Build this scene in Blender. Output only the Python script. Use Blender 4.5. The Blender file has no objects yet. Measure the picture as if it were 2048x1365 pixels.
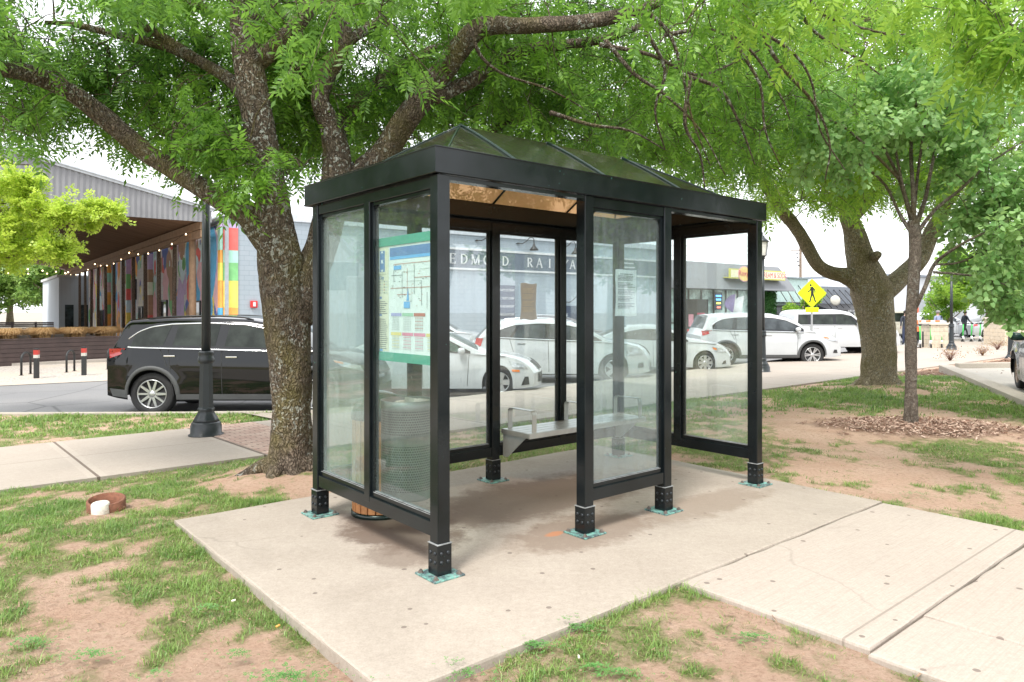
import bpy, bmesh, math, random
import numpy as np
from mathutils import Vector, Matrix
random.seed(7); RNG = np.random.default_rng(7)
C = bpy.context.scene.collection
rad = math.radians
F = 1424.0; HZ = 620.0; EYE = 1.5            # focal length in pixels of the 2048 px frame, horizon row, eye height
# ------------------------------------------------------------------ frames
US = (math.sin(rad(50.1)), math.cos(rad(50.1)))
ORG = (-0.408, 4.03)
def UV(u, v, z=0.0):
    return (ORG[0]+u*US[0]-v*US[1], ORG[1]+u*US[1]+v*US[0], z)
def toUV(x, y):
    a = x-ORG[0]; b = y-ORG[1]
    return (a*US[0]+b*US[1], -a*US[1]+b*US[0])
def at(px, py, d):
    return ((px-1024)/F*d, d, EYE-(py-HZ)/F*d)
MUV = Matrix(((US[0], -US[1], 0, ORG[0]), (US[1], US[0], 0, ORG[1]), (0, 0, 1, 0), (0, 0, 0, 1)))
# ------------------------------------------------------------------ materials
MATS = {}
def nd(nt, typ, **kw):
    n = nt.nodes.new(typ)
    for k, v in kw.items():
        if k.startswith('i_'):
            key = k[2:]
            key = int(key) if key.isdigit() else key.replace('_', ' ')
            n.inputs[key].default_value = v
        else: setattr(n, k, v)
    return n
def new_mat(name):
    m = bpy.data.materials.new(name); m.use_nodes = True
    nt = m.node_tree; nt.nodes.clear()
    out = nt.nodes.new('ShaderNodeOutputMaterial')
    return m, nt, out
def mixrgb(nt, fac, a, b, bt='MIX'):
    n = nt.nodes.new('ShaderNodeMix'); n.data_type = 'RGBA'; n.blend_type = bt
    for s, val in ((0, fac), (6, a), (7, b)):
        if hasattr(val, 'is_linked') or hasattr(val, 'links'): nt.links.new(val, n.inputs[s])
        elif s == 0: n.inputs[0].default_value = val
        else: n.inputs[s].default_value = (*val, 1) if len(val) == 3 else val
    return n.outputs[2]
def ramp(nt, src, p0, p1, c0=(0,0,0,1), c1=(1,1,1,1)):
    r = nt.nodes.new('ShaderNodeValToRGB'); e = r.color_ramp.elements
    e[0].position = p0; e[1].position = p1; e[0].color = c0; e[1].color = c1
    nt.links.new(src, r.inputs[0]); return r.outputs[0]
def noise(nt, scale, detail=4, rough=.6, vec=None, dist=0):
    n = nd(nt, 'ShaderNodeTexNoise'); n.inputs['Scale'].default_value = scale
    n.inputs['Detail'].default_value = detail; n.inputs['Roughness'].default_value = rough
    n.inputs['Distortion'].default_value = dist
    if vec is not None: nt.links.new(vec, n.inputs['Vector'])
    return n.outputs[0]
def pos(nt, scale=None):
    g = nd(nt, 'ShaderNodeNewGeometry')
    if scale is None: return g.outputs['Position']
    m = nd(nt, 'ShaderNodeMapping'); m.inputs['Scale'].default_value = scale
    nt.links.new(g.outputs['Position'], m.inputs['Vector']); return m.outputs[0]
def objc(nt, scale=None):
    g = nd(nt, 'ShaderNodeTexCoord')
    if scale is None: return g.outputs['Object']
    m = nd(nt, 'ShaderNodeMapping'); m.inputs['Scale'].default_value = scale
    nt.links.new(g.outputs['Object'], m.inputs['Vector']); return m.outputs[0]
def bump(nt, h, strength=.3, dist=.02):
    b = nd(nt, 'ShaderNodeBump'); b.inputs['Strength'].default_value = strength; b.inputs['Distance'].default_value = dist
    nt.links.new(h, b.inputs['Height']); return b.outputs[0]
def pbsdf(nt, out, col, rough=.6, metal=0, spec=.5, normal=None, coat=0):
    p = nd(nt, 'ShaderNodeBsdfPrincipled')
    if isinstance(col, tuple): p.inputs['Base Color'].default_value = (*col[:3], 1)
    else: nt.links.new(col, p.inputs['Base Color'])
    if isinstance(rough, (int, float)): p.inputs['Roughness'].default_value = rough
    else: nt.links.new(rough, p.inputs['Roughness'])
    p.inputs['Metallic'].default_value = metal; p.inputs['Specular IOR Level'].default_value = spec
    p.inputs['Coat Weight'].default_value = coat; p.inputs['Coat Roughness'].default_value = .04
    if normal is not None: nt.links.new(normal, p.inputs['Normal'])
    nt.links.new(p.outputs[0], out.inputs[0]); return p
def M(name, col, rough=.6, metal=0, spec=.5, var=.12, scale=6, bmp=0, coat=0, emit=None):
    """plain procedural material with tonal variation"""
    if name in MATS: return MATS[name]
    m, nt, out = new_mat(name)
    n = noise(nt, scale, 5, .6, pos(nt))
    a = tuple(max(0, c*(1-var)) for c in col); b = tuple(min(1, c*(1+var)) for c in col)
    c = mixrgb(nt, ramp(nt, n, .3, .7), a, b)
    nm = None
    if bmp: nm = bump(nt, noise(nt, scale*8, 4, .7, pos(nt)), bmp, .01)
    p = pbsdf(nt, out, c, rough, metal, spec, nm, coat)
    if emit:
        p.inputs['Emission Color'].default_value = (*emit[:3], 1); p.inputs['Emission Strength'].default_value = emit[3]
    MATS[name] = m; return m
def fresn(nt, base=.075, k=.9):
    lw = nd(nt, 'ShaderNodeLayerWeight'); lw.inputs[0].default_value = .5
    p = nd(nt, 'ShaderNodeMath', operation='POWER'); nt.links.new(lw.outputs['Facing'], p.inputs[0]); p.inputs[1].default_value = 4.2
    a = nd(nt, 'ShaderNodeMath', operation='MULTIPLY_ADD'); nt.links.new(p.outputs[0], a.inputs[0]); a.inputs[1].default_value = k; a.inputs[2].default_value = base
    return a.outputs[0]
def glass_mat(name, tint, dirt, dirtcol=(.75,.82,.82), sc=2.0, streak=True, refl=1.0, f0=.075):
    m, nt, out = new_mat(name)
    tr = nd(nt, 'ShaderNodeBsdfTransparent'); tr.inputs[0].default_value = (*tint, 1)
    gl = nd(nt, 'ShaderNodeBsdfGlossy'); gl.inputs['Roughness'].default_value = .02; gl.inputs[0].default_value = (refl, refl, refl, 1)
    fr = fresn(nt, f0, .9 if f0 > .05 else .55)
    m1 = nd(nt, 'ShaderNodeMixShader'); nt.links.new(fr, m1.inputs[0]); nt.links.new(tr.outputs[0], m1.inputs[1]); nt.links.new(gl.outputs[0], m1.inputs[2])
    df = nd(nt, 'ShaderNodeBsdfDiffuse'); df.inputs[0].default_value = (*dirtcol, 1)
    ts = nd(nt, 'ShaderNodeBsdfTranslucent'); ts.inputs[0].default_value = (*dirtcol, 1)
    dm = nd(nt, 'ShaderNodeMixShader'); dm.inputs[0].default_value = .45
    nt.links.new(df.outputs[0], dm.inputs[1]); nt.links.new(ts.outputs[0], dm.inputs[2])
    n1 = noise(nt, sc, 6, .7, pos(nt)); n2 = noise(nt, sc*3, 3, .6, pos(nt, (4, 4, .35)) if streak else pos(nt))
    mu = nd(nt, 'ShaderNodeMath', operation='MULTIPLY'); nt.links.new(ramp(nt, n1, .3, .75), mu.inputs[0]); nt.links.new(ramp(nt, n2, .25, .75), mu.inputs[1])
    ma = nd(nt, 'ShaderNodeMath', operation='MULTIPLY_ADD'); nt.links.new(mu.outputs[0], ma.inputs[0]); ma.inputs[1].default_value = dirt*1.6; ma.inputs[2].default_value = dirt*.45
    n3 = noise(nt, 38, 4, .75, pos(nt, (1.6, 1.6, .7))); n4 = noise(nt, 1.9, 2, .5, pos(nt))
    sm = nd(nt, 'ShaderNodeMath', operation='MULTIPLY'); nt.links.new(ramp(nt, n3, .60, .68), sm.inputs[0]); nt.links.new(ramp(nt, n4, .50, .66), sm.inputs[1])
    s2 = nd(nt, 'ShaderNodeMath', operation='MULTIPLY_ADD'); nt.links.new(sm.outputs[0], s2.inputs[0]); s2.inputs[1].default_value = min(.6, dirt*2.2+.06); nt.links.new(ma.outputs[0], s2.inputs[2]); s2.use_clamp = True; ma = s2
    m2 = nd(nt, 'ShaderNodeMixShader'); nt.links.new(ma.outputs[0], m2.inputs[0]); nt.links.new(m1.outputs[0], m2.inputs[1]); nt.links.new(dm.outputs[0], m2.inputs[2])
    nt.links.new(m2.outputs[0], out.inputs[0]); MATS[name] = m; return m
def leaf_mat(name, c1, c2, trans=.45, nscale=1.2):
    m, nt, out = new_mat(name)
    g = nd(nt, 'ShaderNodeNewGeometry')
    n = noise(nt, nscale, 3, .6, g.outputs['Position'])
    add = nd(nt, 'ShaderNodeMath', operation='MULTIPLY_ADD'); nt.links.new(g.outputs['Random Per Island'], add.inputs[0]); add.inputs[1].default_value = .45
    nt.links.new(n, add.inputs[2])
    c = mixrgb(nt, ramp(nt, add.outputs[0], .38, .92), c1, c2)
    df = nd(nt, 'ShaderNodeBsdfPrincipled'); nt.links.new(c, df.inputs['Base Color']); df.inputs['Roughness'].default_value = .42; df.inputs['Specular IOR Level'].default_value = .45
    ts = nd(nt, 'ShaderNodeBsdfTranslucent')
    c3 = mixrgb(nt, .5, c, (1.0, 1.0, .25), 'MULTIPLY'); c4 = mixrgb(nt, .0, c3, c3)
    br = nd(nt, 'ShaderNodeBrightContrast'); nt.links.new(c4, br.inputs[0]); br.inputs[1].default_value = .06
    nt.links.new(br.outputs[0], ts.inputs[0])
    mx = nd(nt, 'ShaderNodeMixShader'); mx.inputs[0].default_value = trans
    nt.links.new(df.outputs[0], mx.inputs[1]); nt.links.new(ts.outputs[0], mx.inputs[2]); nt.links.new(mx.outputs[0], out.inputs[0])
    MATS[name] = m; return m
def bark_mat(name, c1, c2, lichen=0.0, sc=14):
    m, nt, out = new_mat(name)
    v = nd(nt, 'ShaderNodeTexVoronoi'); v.feature = 'DISTANCE_TO_EDGE'; v.inputs['Scale'].default_value = sc
    w = nd(nt, 'ShaderNodeVectorMath', operation='ADD')
    nz = nd(nt, 'ShaderNodeTexNoise'); nz.inputs['Scale'].default_value = 7; nz.inputs['Detail'].default_value = 3
    sc3 = nd(nt, 'ShaderNodeVectorMath', operation='SCALE'); sc3.inputs['Scale'].default_value = .35
    nt.links.new(pos(nt), nz.inputs['Vector']); nt.links.new(nz.outputs[1], sc3.inputs[0])
    nt.links.new(pos(nt, (2.6, 2.6, .55)), w.inputs[0]); nt.links.new(sc3.outputs[0], w.inputs[1]); nt.links.new(w.outputs[0], v.inputs['Vector'])
    e = ramp(nt, v.outputs['Distance'], .0, .28)
    n = noise(nt, 30, 5, .7, pos(nt))
    c = mixrgb(nt, e, tuple(x*.35 for x in c1), c1)
    c = mixrgb(nt, ramp(nt, n, .45, .75), c, c2)
    if lichen:
        ln = noise(nt, 26, 2, .5, pos(nt), .6); big = noise(nt, 2.2, 2, .5, pos(nt))
        a = nd(nt, 'ShaderNodeMath', operation='MULTIPLY'); nt.links.new(ramp(nt, ln, .575, .60), a.inputs[0]); nt.links.new(ramp(nt, big, .42, .58), a.inputs[1])
        a2 = nd(nt, 'ShaderNodeMath', operation='MULTIPLY'); nt.links.new(a.outputs[0], a2.inputs[0]); a2.inputs[1].default_value = lichen
        c = mixrgb(nt, a2.outputs[0], c, (.55, .57, .52))
        mn = noise(nt, 1.7, 3, .6, pos(nt)); c = mixrgb(nt, ramp(nt, mn, .5, .8), c, (.17, .15, .045))
    hn = nd(nt, 'ShaderNodeMath', operation='MULTIPLY_ADD'); nt.links.new(e, hn.inputs[0]); hn.inputs[1].default_value = 1.0; nt.links.new(n, hn.inputs[2])
    pbsdf(nt, out, c, .9, 0, .2, bump(nt, hn.outputs[0], 1.0, .02)); MATS[name] = m; return m
def concrete_mat(name, c1, c2, stain=.5, rough=.85, sc=1.2, extra=None):
    m, nt, out = new_mat(name)
    p = pos(nt)
    c = mixrgb(nt, ramp(nt, noise(nt, sc, 6, .65, p), .3, .72), c1, c2)
    c = mixrgb(nt, .35, c, mixrgb(nt, ramp(nt, noise(nt, 90, 3, .7, p), .3, .7), tuple(x*.7 for x in c1), tuple(min(1, x*1.2) for x in c2)))
    c = mixrgb(nt, .22, c, mixrgb(nt, ramp(nt, noise(nt, 26, 4, .8, pos(nt, (1, 1, 1))), .35, .65), tuple(x*.72 for x in c1), tuple(min(1, x*1.15) for x in c2)))
    cv = nd(nt, 'ShaderNodeTexVoronoi'); cv.feature = 'DISTANCE_TO_EDGE'; cv.voronoi_dimensions = '2D'; cv.inputs['Scale'].default_value = .55
    wv = nd(nt, 'ShaderNodeVectorMath', operation='MULTIPLY_ADD'); wn = nd(nt, 'ShaderNodeTexNoise'); wn.inputs['Scale'].default_value = 3; wn.inputs['Detail'].default_value = 5; nt.links.new(p, wn.inputs['Vector'])
    nt.links.new(wn.outputs[1], wv.inputs[0]); wv.inputs[1].default_value = (.35, .35, 0); nt.links.new(p, wv.inputs[2]); nt.links.new(wv.outputs[0], cv.inputs['Vector'])
    ck = nd(nt, 'ShaderNodeMath', operation='MULTIPLY'); nt.links.new(ramp(nt, cv.outputs['Distance'], .002, .006, (1, 1, 1, 1), (0, 0, 0, 1)), ck.inputs[0]); nt.links.new(ramp(nt, noise(nt, .8, 2, .5, p), .52, .6, (0, 0, 0, 1), (.25, .25, .25, 1)), ck.inputs[1])
    c = mixrgb(nt, ck.outputs[0], c, tuple(x*.4 for x in c1))
    st = ramp(nt, noise(nt, .55, 5, .7, p, .4), .5, .8)
    a = nd(nt, 'ShaderNodeMath', operation='MULTIPLY'); nt.links.new(st, a.inputs[0]); a.inputs[1].default_value = stain
    c = mixrgb(nt, a.outputs[0], c, tuple(x*.55 for x in c1))
    if extra: c = extra(nt, c, p)
    pbsdf(nt, out, c, rough, 0, .3, bump(nt, noise(nt, 120, 4, .7, p), .25, .004)); MATS[name] = m; return m
# ------------------------------------------------------------------ mesh builder
class MB:
    def __init__(s): s.v = []; s.f = []; s.m = []; s.sm = []
    def add(s, vs, fs, mi=0, smooth=False, T=None):
        o = len(s.v)
        if T is not None: vs = [tuple(T @ Vector(p)) for p in vs]
        s.v += [tuple(p) for p in vs]; s.f += [tuple(i+o for i in f) for f in fs]; s.m += [mi]*len(fs); s.sm += [smooth]*len(fs); return s
    def box(s, a, b, mi=0, T=None, bev=0.0):
        (x0, y0, z0), (x1, y1, z1) = a, b
        if x0 > x1: x0, x1 = x1, x0
        if y0 > y1: y0, y1 = y1, y0
        if z0 > z1: z0, z1 = z1, z0
        if bev <= 0:
            vs = [(x0,y0,z0),(x1,y0,z0),(x1,y1,z0),(x0,y1,z0),(x0,y0,z1),(x1,y0,z1),(x1,y1,z1),(x0,y1,z1)]
            return s.add(vs, [(0,3,2,1),(4,5,6,7),(0,1,5,4),(1,2,6,5),(2,3,7,6),(3,0,4,7)], mi, False, T)
        bm = bmesh.new(); bmesh.ops.create_cube(bm, size=1)
        for q in bm.verts: q.co = Vector((x0+(q.co.x+.5)*(x1-x0), y0+(q.co.y+.5)*(y1-y0), z0+(q.co.z+.5)*(z1-z0)))
        bmesh.ops.bevel(bm, geom=bm.edges[:], offset=bev, segments=2, profile=.5, affect='EDGES')
        bm.verts.ensure_lookup_table(); bm.verts.index_update()
        s.add([q.co[:] for q in bm.verts], [[q.index for q in f.verts] for f in bm.faces], mi, False, T); bm.free(); return s
    def tube(s, pts, rr, n=8, mi=0, cap=True, smooth=True, T=None, jit=None, sq=False):
        pts = [Vector(p) for p in pts]; k = len(pts)
        if not hasattr(rr, '__len__'): rr = [rr]*k
        vs = []; up = None
        for i, p in enumerate(pts):
            d = (pts[min(i+1, k-1)]-pts[max(i-1, 0)])
            d = d.normalized() if d.length > 1e-9 else Vector((0, 0, 1))
            if up is None:
                a = Vector((0, 0, 1)) if abs(d.z) < .9 else Vector((1, 0, 0))
                up = (a-d*a.dot(d)).normalized()
            else:
                up = (up-d*up.dot(d)); up = up.normalized() if up.length > 1e-6 else d.orthogonal().normalized()
            w = d.cross(up)
            for j in range(n):
                t = 2*math.pi*(j+.5)/n
                r = rr[i]*(jit(i, j) if jit else 1)
                vs.append(p+(up*math.cos(t)+w*math.sin(t))*r)
        fs = [(i*n+j, i*n+(j+1) % n, (i+1)*n+(j+1) % n, (i+1)*n+j) for i in range(k-1) for j in range(n)]
        if cap: fs += [tuple(range(n))[::-1], tuple((k-1)*n+j for j in range(n))]
        return s.add(vs, fs, mi, smooth, T)
    def lathe(s, prof, n=24, mi=0, ctr=(0, 0, 0), smooth=True, T=None, flute=0, fn=8):
        vs = []
        for r, z in prof:
            for j in range(n):
                t = 2*math.pi*j/n; q = r*(1-flute*(math.cos(fn*t) > .3)) if flute else r
                vs.append((ctr[0]+q*math.cos(t), ctr[1]+q*math.sin(t), ctr[2]+z))
        k = len(prof)
        fs = [(i*n+j, i*n+(j+1) % n, (i+1)*n+(j+1) % n, (i+1)*n+j) for i in range(k-1) for j in range(n)]
        fs += [tuple(range(n))[::-1], tuple((k-1)*n+j for j in range(n))]
        return s.add(vs, fs, mi, smooth, T)
    def prism(s, poly, z0, z1, mi=0, T=None):
        n = len(poly); vs = [(x, y, z0) for x, y in poly]+[(x, y, z1) for x, y in poly]
        return s.add(vs, [tuple(range(n))[::-1], tuple(range(n, 2*n))]+[(i, (i+1) % n, (i+1) % n+n, i+n) for i in range(n)], mi, False, T)
    def quad(s, a, b, c, d, mi=0, T=None): return s.add([a, b, c, d], [(0, 1, 2, 3)], mi, False, T)
    def build(s, name, mats, parent=None, T=None):
        me = bpy.data.meshes.new(name); me.from_pydata(s.v, [], s.f)
        if not isinstance(mats, (list, tuple)): mats = [mats]
        for q in mats: me.materials.append(q)
        me.polygons.foreach_set('material_index', s.m); me.polygons.foreach_set('use_smooth', s.sm)
        me.update(); o = bpy.data.objects.new(name, me); C.objects.link(o)
        if T is not None: o.matrix_world = T
        if parent is not None: o.parent = parent
        return o
def tag(o, label=None, cat=None, group=None, kind=None):
    if label: o['label'] = label
    if cat: o['category'] = cat
    if group: o['group'] = group
    if kind: o['kind'] = kind
    return o
def empty(name, loc=(0, 0, 0), rz=0.0, label=None, cat=None, group=None):
    o = bpy.data.objects.new(name, None); C.objects.link(o); o.location = loc; o.rotation_euler = (0, 0, rz); o.empty_display_size = .1
    return tag(o, label, cat, group)
def copy_tree(o, parent=None):
    c = o.copy(); C.objects.link(c); c.parent = parent
    for ch in list(o.children): copy_tree(ch, c)
    return c
def np_mesh(name, V, Fq, mats, parent=None, smooth=False):
    """V (n,3), Fq (m,k) with constant k"""
    me = bpy.data.meshes.new(name); V = np.ascontiguousarray(V, dtype=np.float32); Fq = np.ascontiguousarray(Fq, dtype=np.int32)
    me.vertices.add(len(V)); me.vertices.foreach_set('co', V.ravel())
    me.loops.add(Fq.size); me.loops.foreach_set('vertex_index', Fq.ravel())
    me.polygons.add(len(Fq)); me.polygons.foreach_set('loop_start', np.arange(0, Fq.size, Fq.shape[1], dtype=np.int32))
    if smooth: me.polygons.foreach_set('use_smooth', np.ones(len(Fq), dtype=bool))
    for m in (mats if isinstance(mats, (list, tuple)) else [mats]): me.materials.append(m)
    me.update(calc_edges=True); me.validate()
    o = bpy.data.objects.new(name, me); C.objects.link(o)
    if parent is not None: o.parent = parent
    return o
def text(body, size, mat, name='lettering', parent=None, T=None, ext=.01, spacing=1.0, wx=1.0, align='LEFT'):
    cu = bpy.data.curves.new(name, 'FONT'); cu.body = body; cu.size = size; cu.extrude = ext; cu.space_character = spacing; cu.align_x = align
    cu.resolution_u = 3
    t = bpy.data.objects.new(name, cu); C.objects.link(t)
    bpy.context.view_layer.update()
    me = bpy.data.meshes.new_from_object(t.evaluated_get(bpy.context.evaluated_depsgraph_get()))
    bpy.data.objects.remove(t); me.materials.clear(); me.materials.append(mat); me.name = name
    if wx != 1.0:
        for q in me.vertices: q.co.x *= wx
    if T is not None: me.transform(T)
    o = bpy.data.objects.new(name, me); C.objects.link(o)
    if parent is not None: o.parent = parent
    return o
def text_width(o): return max(v.co.x for v in o.data.vertices)-min(v.co.x for v in o.data.vertices)
def frame(o, xdir, up=(0, 0, 1)):
    """matrix whose local x runs along xdir, local y up, local z out of the face"""
    x = Vector(xdir).normalized(); y = Vector(up); z = x.cross(y).normalized()
    return Matrix(((x.x, y.x, z.x, o[0]), (x.y, y.y, z.y, o[1]), (x.z, y.z, z.z, o[2]), (0, 0, 0, 1)))
# value noise for masks
_G = RNG.random((64, 64))
def vnoise(x, y):
    x = np.asarray(x, float); y = np.asarray(y, float)
    xi = np.floor(x).astype(int); yi = np.floor(y).astype(int); fx = x-xi; fy = y-yi
    fx = fx*fx*(3-2*fx); fy = fy*fy*(3-2*fy)
    g = lambda a, b: _G[a % 64, b % 64]
    return (g(xi, yi)*(1-fx)+g(xi+1, yi)*fx)*(1-fy)+(g(xi, yi+1)*(1-fx)+g(xi+1, yi+1)*fx)*fy
def fbm(x, y, o=4):
    s = 0; a = .5; t = 0
    for _ in range(o): s = s+a*vnoise(x, y); t += a; x = x*2.03+7.1; y = y*2.03+3.7; a *= .55
    return s/t
# ================================================================== GROUND
VC_U = [-40, -12, -5.2, -1.17, 1.2, 2.9, 5.91, 25.6, 45, 90]; VC_V = [44, 20.5, 15, 11.68, 9.75, 8.5, 8.3, 10.4, 12.3, 17]
def vcurb(u): return np.interp(u, VC_U, VC_V)
def zg(u, v):
    return np.interp(v, [-50, 2.5, 4.5, 7.45, 8.4, 12, 16], [0, 0, -.12, -.2, -.26, -.27, -.27])
def zg1(x, y):
    u, v = toUV(x, y); return float(zg(u, v))
def G(px, py):
    z = 0.0
    for _ in range(12):
        d = F*(EYE-z)/(py-HZ); x = (px-1024)/F*d; z = zg1(x, d)
    return x, d, z
ROAD = -.40
def blob(px, py, rx, ry, w): x, y, _ = G(px, py); return (x, y, rx, ry, w)
DIRT = [blob(430, 1330, .9, .34, .95), blob(250, 1200, .5, .15, .6), blob(30, 1340, .4, .15, .5), blob(80, 1150, .3, .2, .4), blob(150, 1270, .6, .22, .7), blob(620, 1290, .35, .3, .55), blob(330, 1190, .3, .12, .3), blob(120, 1060, .35, .2, .35),
        blob(560, 965, .75, .5, 1.0), blob(215, 1015, .35, .22, .5), blob(1720, 930, 1.0, 1.0, 1.1), blob(1800, 1000, .7, .5, .8), blob(1600, 850, 1.0, 1.0, .9),
        blob(1480, 815, .9, .9, .7), blob(1760, 770, 1.5, 1.1, .75), blob(1640, 765, 1.3, .4, .6), blob(1960, 845, .8, 2.0, .7), blob(2030, 880, .4, .8, .3),
        blob(1250, 1270, .9, .5, .42), blob(1450, 1210, .5, .3, .5), blob(1560, 1330, .5, .2, .45), blob(960, 1350, .6, .2, .45), blob(1850, 720, 3, 4, .9), blob(1980, 720, 4, 5, .9),
        blob(300, 895, 1.5, .18, .25), blob(1400, 930, .5, .8, .2), blob(130, 900, 1.2, .2, .3)]
TCX, TCY, TCZ = G(1822, 850)
def masks(x, y):
    x = np.asarray(x, float); y = np.asarray(y, float)
    d = 0
    for bx, by, rx, ry, w in DIRT: d = d+w*np.exp(-((x-bx)/rx)**2-((y-by)/ry)**2)
    n = fbm(x*1.3+11, y*1.3+5, 5); n2 = fbm(x*5+3, y*5+9, 3); n3 = fbm(x*14+1, y*14+2, 2)
    g = np.clip((.90-d*.98+(n-.5)*2.2+(n2-.5)*1.9+(n3-.5)*1.1)*1.05, 0, 1)
    mu = np.exp(-(((x-TCX)/1.45)**2+((y-TCY+.15)/.85)**2)**2)
    mu = np.clip((mu-.3+(n2-.5)*.9)*1.6, 0, 1)
    u, v = toUV(x, y)
    bed = np.clip((u-15.8)*1.2, 0, 1)*np.clip((4.4-v)*4, 0, 1)*np.clip((v+1)*3, 0, 1)
    mu = np.maximum(mu, np.clip(bed+(n2-.5)*.6*bed, 0, 1))
    return g*(1-mu), mu
def inpave(u, v):
    p = (u > -.86) & (u < 3.53) & (v > -.93) & (v < 2.09)
    p |= (u > .95) & (u < 3.5) & (v > -8) & (v < -.9)
    p |= (u > .93) & (u < 9) & (v < -1.96)
    p |= (v > 4.5) & (v < 7.45)
    p |= (v > 4.5) & (u > 2.7)
    return p
# lawn sheet
us = np.unique(np.concatenate([np.arange(-38, -6, .8), np.arange(-6, 8, .055), np.arange(8, 18, .2), np.arange(18, 62, 1.2)]))
vs1 = np.concatenate([np.arange(-12, -4.5, .5), np.arange(-4.5, 4.6, .055), ])
ss = np.linspace(0, 1, 34)[1:]
Ug = np.repeat(us[:, None], len(vs1)+len(ss), 1)
Vg = np.concatenate([np.repeat(vs1[None], len(us), 0), vs1[-1]+(vcurb(us)[:, None]-.15-vs1[-1])*ss[None]], 1)
Xg, Yg, _ = UV(Ug, Vg)
gm, mm = masks(Xg, Yg)
Zg = zg(Ug, Vg)-.032+.03*(fbm(Xg*1.1, Yg*1.1)-.5)+.018*(fbm(Xg*7, Yg*7)-.5)
hump = np.exp(-(((Xg-TCX)/1.5)**2+((Yg-TCY+.1)/.9)**2)**1.5)*.06; Zg = Zg+hump
for tx, ty in (G(583, 945)[:2], G(1757, 772)[:2]):
    Zg = Zg+.09*np.exp(-((Xg-tx)**2+(Yg-ty)**2)/.55)
near_pad = inpave(Ug, Vg); Zg = np.where(near_pad, np.minimum(Zg, zg(Ug, Vg)-.035), Zg)
lowleft = np.exp(-((Ug+1.2)/1.0)**2-((Vg+.2)/1.3)**2); Zg = Zg-.035*lowleft
nu, nv = Ug.shape
idx = np.arange(nu*nv).reshape(nu, nv)
Fq = np.stack([idx[:-1, :-1], idx[1:, :-1], idx[1:, 1:], idx[:-1, 1:]], -1).reshape(-1, 4)
def lawn_mat():
    m, nt, out = new_mat('soil and turf')
    p = pos(nt)
    at_ = nd(nt, 'ShaderNodeVertexColor'); at_.layer_name = 'cover'
    sp = nd(nt, 'ShaderNodeSeparateColor'); nt.links.new(at_.outputs[0], sp.inputs[0])
    dirt = mixrgb(nt, ramp(nt, noise(nt, 1.6, 6, .65, p), .3, .7), (.57, .375, .27), (.66, .48, .365))
    dirt = mixrgb(nt, ramp(nt, noise(nt, 30, 6, .8, p), .48, .72), dirt, (.41, .25, .175))
    dirt = mixrgb(nt, ramp(nt, noise(nt, 14, 4, .7, p), .6, .75), dirt, (.45, .36, .22))
    thatch = mixrgb(nt, ramp(nt, noise(nt, 28, 4, .7, p), .35, .65), (.17, .19, .07), (.38, .31, .18))
    thatch = mixrgb(nt, ramp(nt, noise(nt, 60, 3, .7, pos(nt, (1, 3, 1))), .4, .7), thatch, (.12, .22, .04))
    fac = nd(nt, 'ShaderNodeMath', operation='ADD'); nt.links.new(sp.outputs[0], fac.inputs[0])
    nn = nd(nt, 'ShaderNodeMath', operation='MULTIPLY_ADD'); nt.links.new(noise(nt, 20, 5, .75, p), nn.inputs[0]); nn.inputs[1].default_value = 1.1; nn.inputs[2].default_value = -.55
    nt.links.new(nn.outputs[0], fac.inputs[1])
    c = mixrgb(nt, ramp(nt, fac.outputs[0], .35, 1.1), dirt, thatch)
    mul = mixrgb(nt, ramp(nt, noise(nt, 35, 4, .8, p), .35, .7), (.12, .07, .045), (.36, .24, .17))
    c = mixrgb(nt, sp.outputs[1], c, mul)
    pbsdf(nt, out, c, .95, 0, .1, bump(nt, noise(nt, 22, 8, .8, p), 1.0, .05)); return m
lawn = np_mesh('lawn', np.stack([Xg, Yg, Zg], -1).reshape(-1, 3), Fq, lawn_mat(), smooth=True)
tag(lawn, kind='structure')
ca = lawn.data.color_attributes.new('cover', 'FLOAT_COLOR', 'POINT')
col = np.zeros((nu*nv, 4), np.float32); col[:, 0] = gm.ravel(); col[:, 1] = mm.ravel(); col[:, 3] = 1
ca.data.foreach_set('color', col.ravel())
# base ground, road
mb = MB(); mb.quad((-400, -150, -.46), (400, -150, -.46), (400, 600, -.46), (-400, 600, -.46))
tag(mb.build('ground', M('far ground', (.30, .27, .22), .9, scale=.3)), kind='structure')
def asphalt():
    m, nt, out = new_mat('worn asphalt'); p = pos(nt)
    c = mixrgb(nt, ramp(nt, noise(nt, .35, 5, .6, p), .35, .65), (.235, .235, .235), (.30, .295, .285))
    c = mixrgb(nt, ramp(nt, noise(nt, 60, 3, .7, p), .3, .7), c, (.15, .15, .155))
    v = nd(nt, 'ShaderNodeTexVoronoi'); v.feature = 'DISTANCE_TO_EDGE'; v.inputs['Scale'].default_value = .35
    nt.links.new(p, v.inputs['Vector']); c = mixrgb(nt, ramp(nt, v.outputs['Distance'], 0, .012), (.12, .12, .12), c)
    pbsdf(nt, out, c, .85, 0, .3, bump(nt, noise(nt, 90, 3, .7, p), .3, .006)); return m
mb = MB()
pts = [UV(u, float(vcurb(u))-.4) for u in np.linspace(-38, 90, 60)]; far = [UV(u, 26.2 if u > 4 else 26.2+0*u) for u in np.linspace(-38, 90, 60)]
for i in range(59):
    mb.quad((*pts[i][:2], ROAD), (*pts[i+1][:2], ROAD), (*far[i+1][:2], ROAD), (*far[i][:2], ROAD))
tag(mb.build('road', asphalt()), kind='structure')
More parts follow.
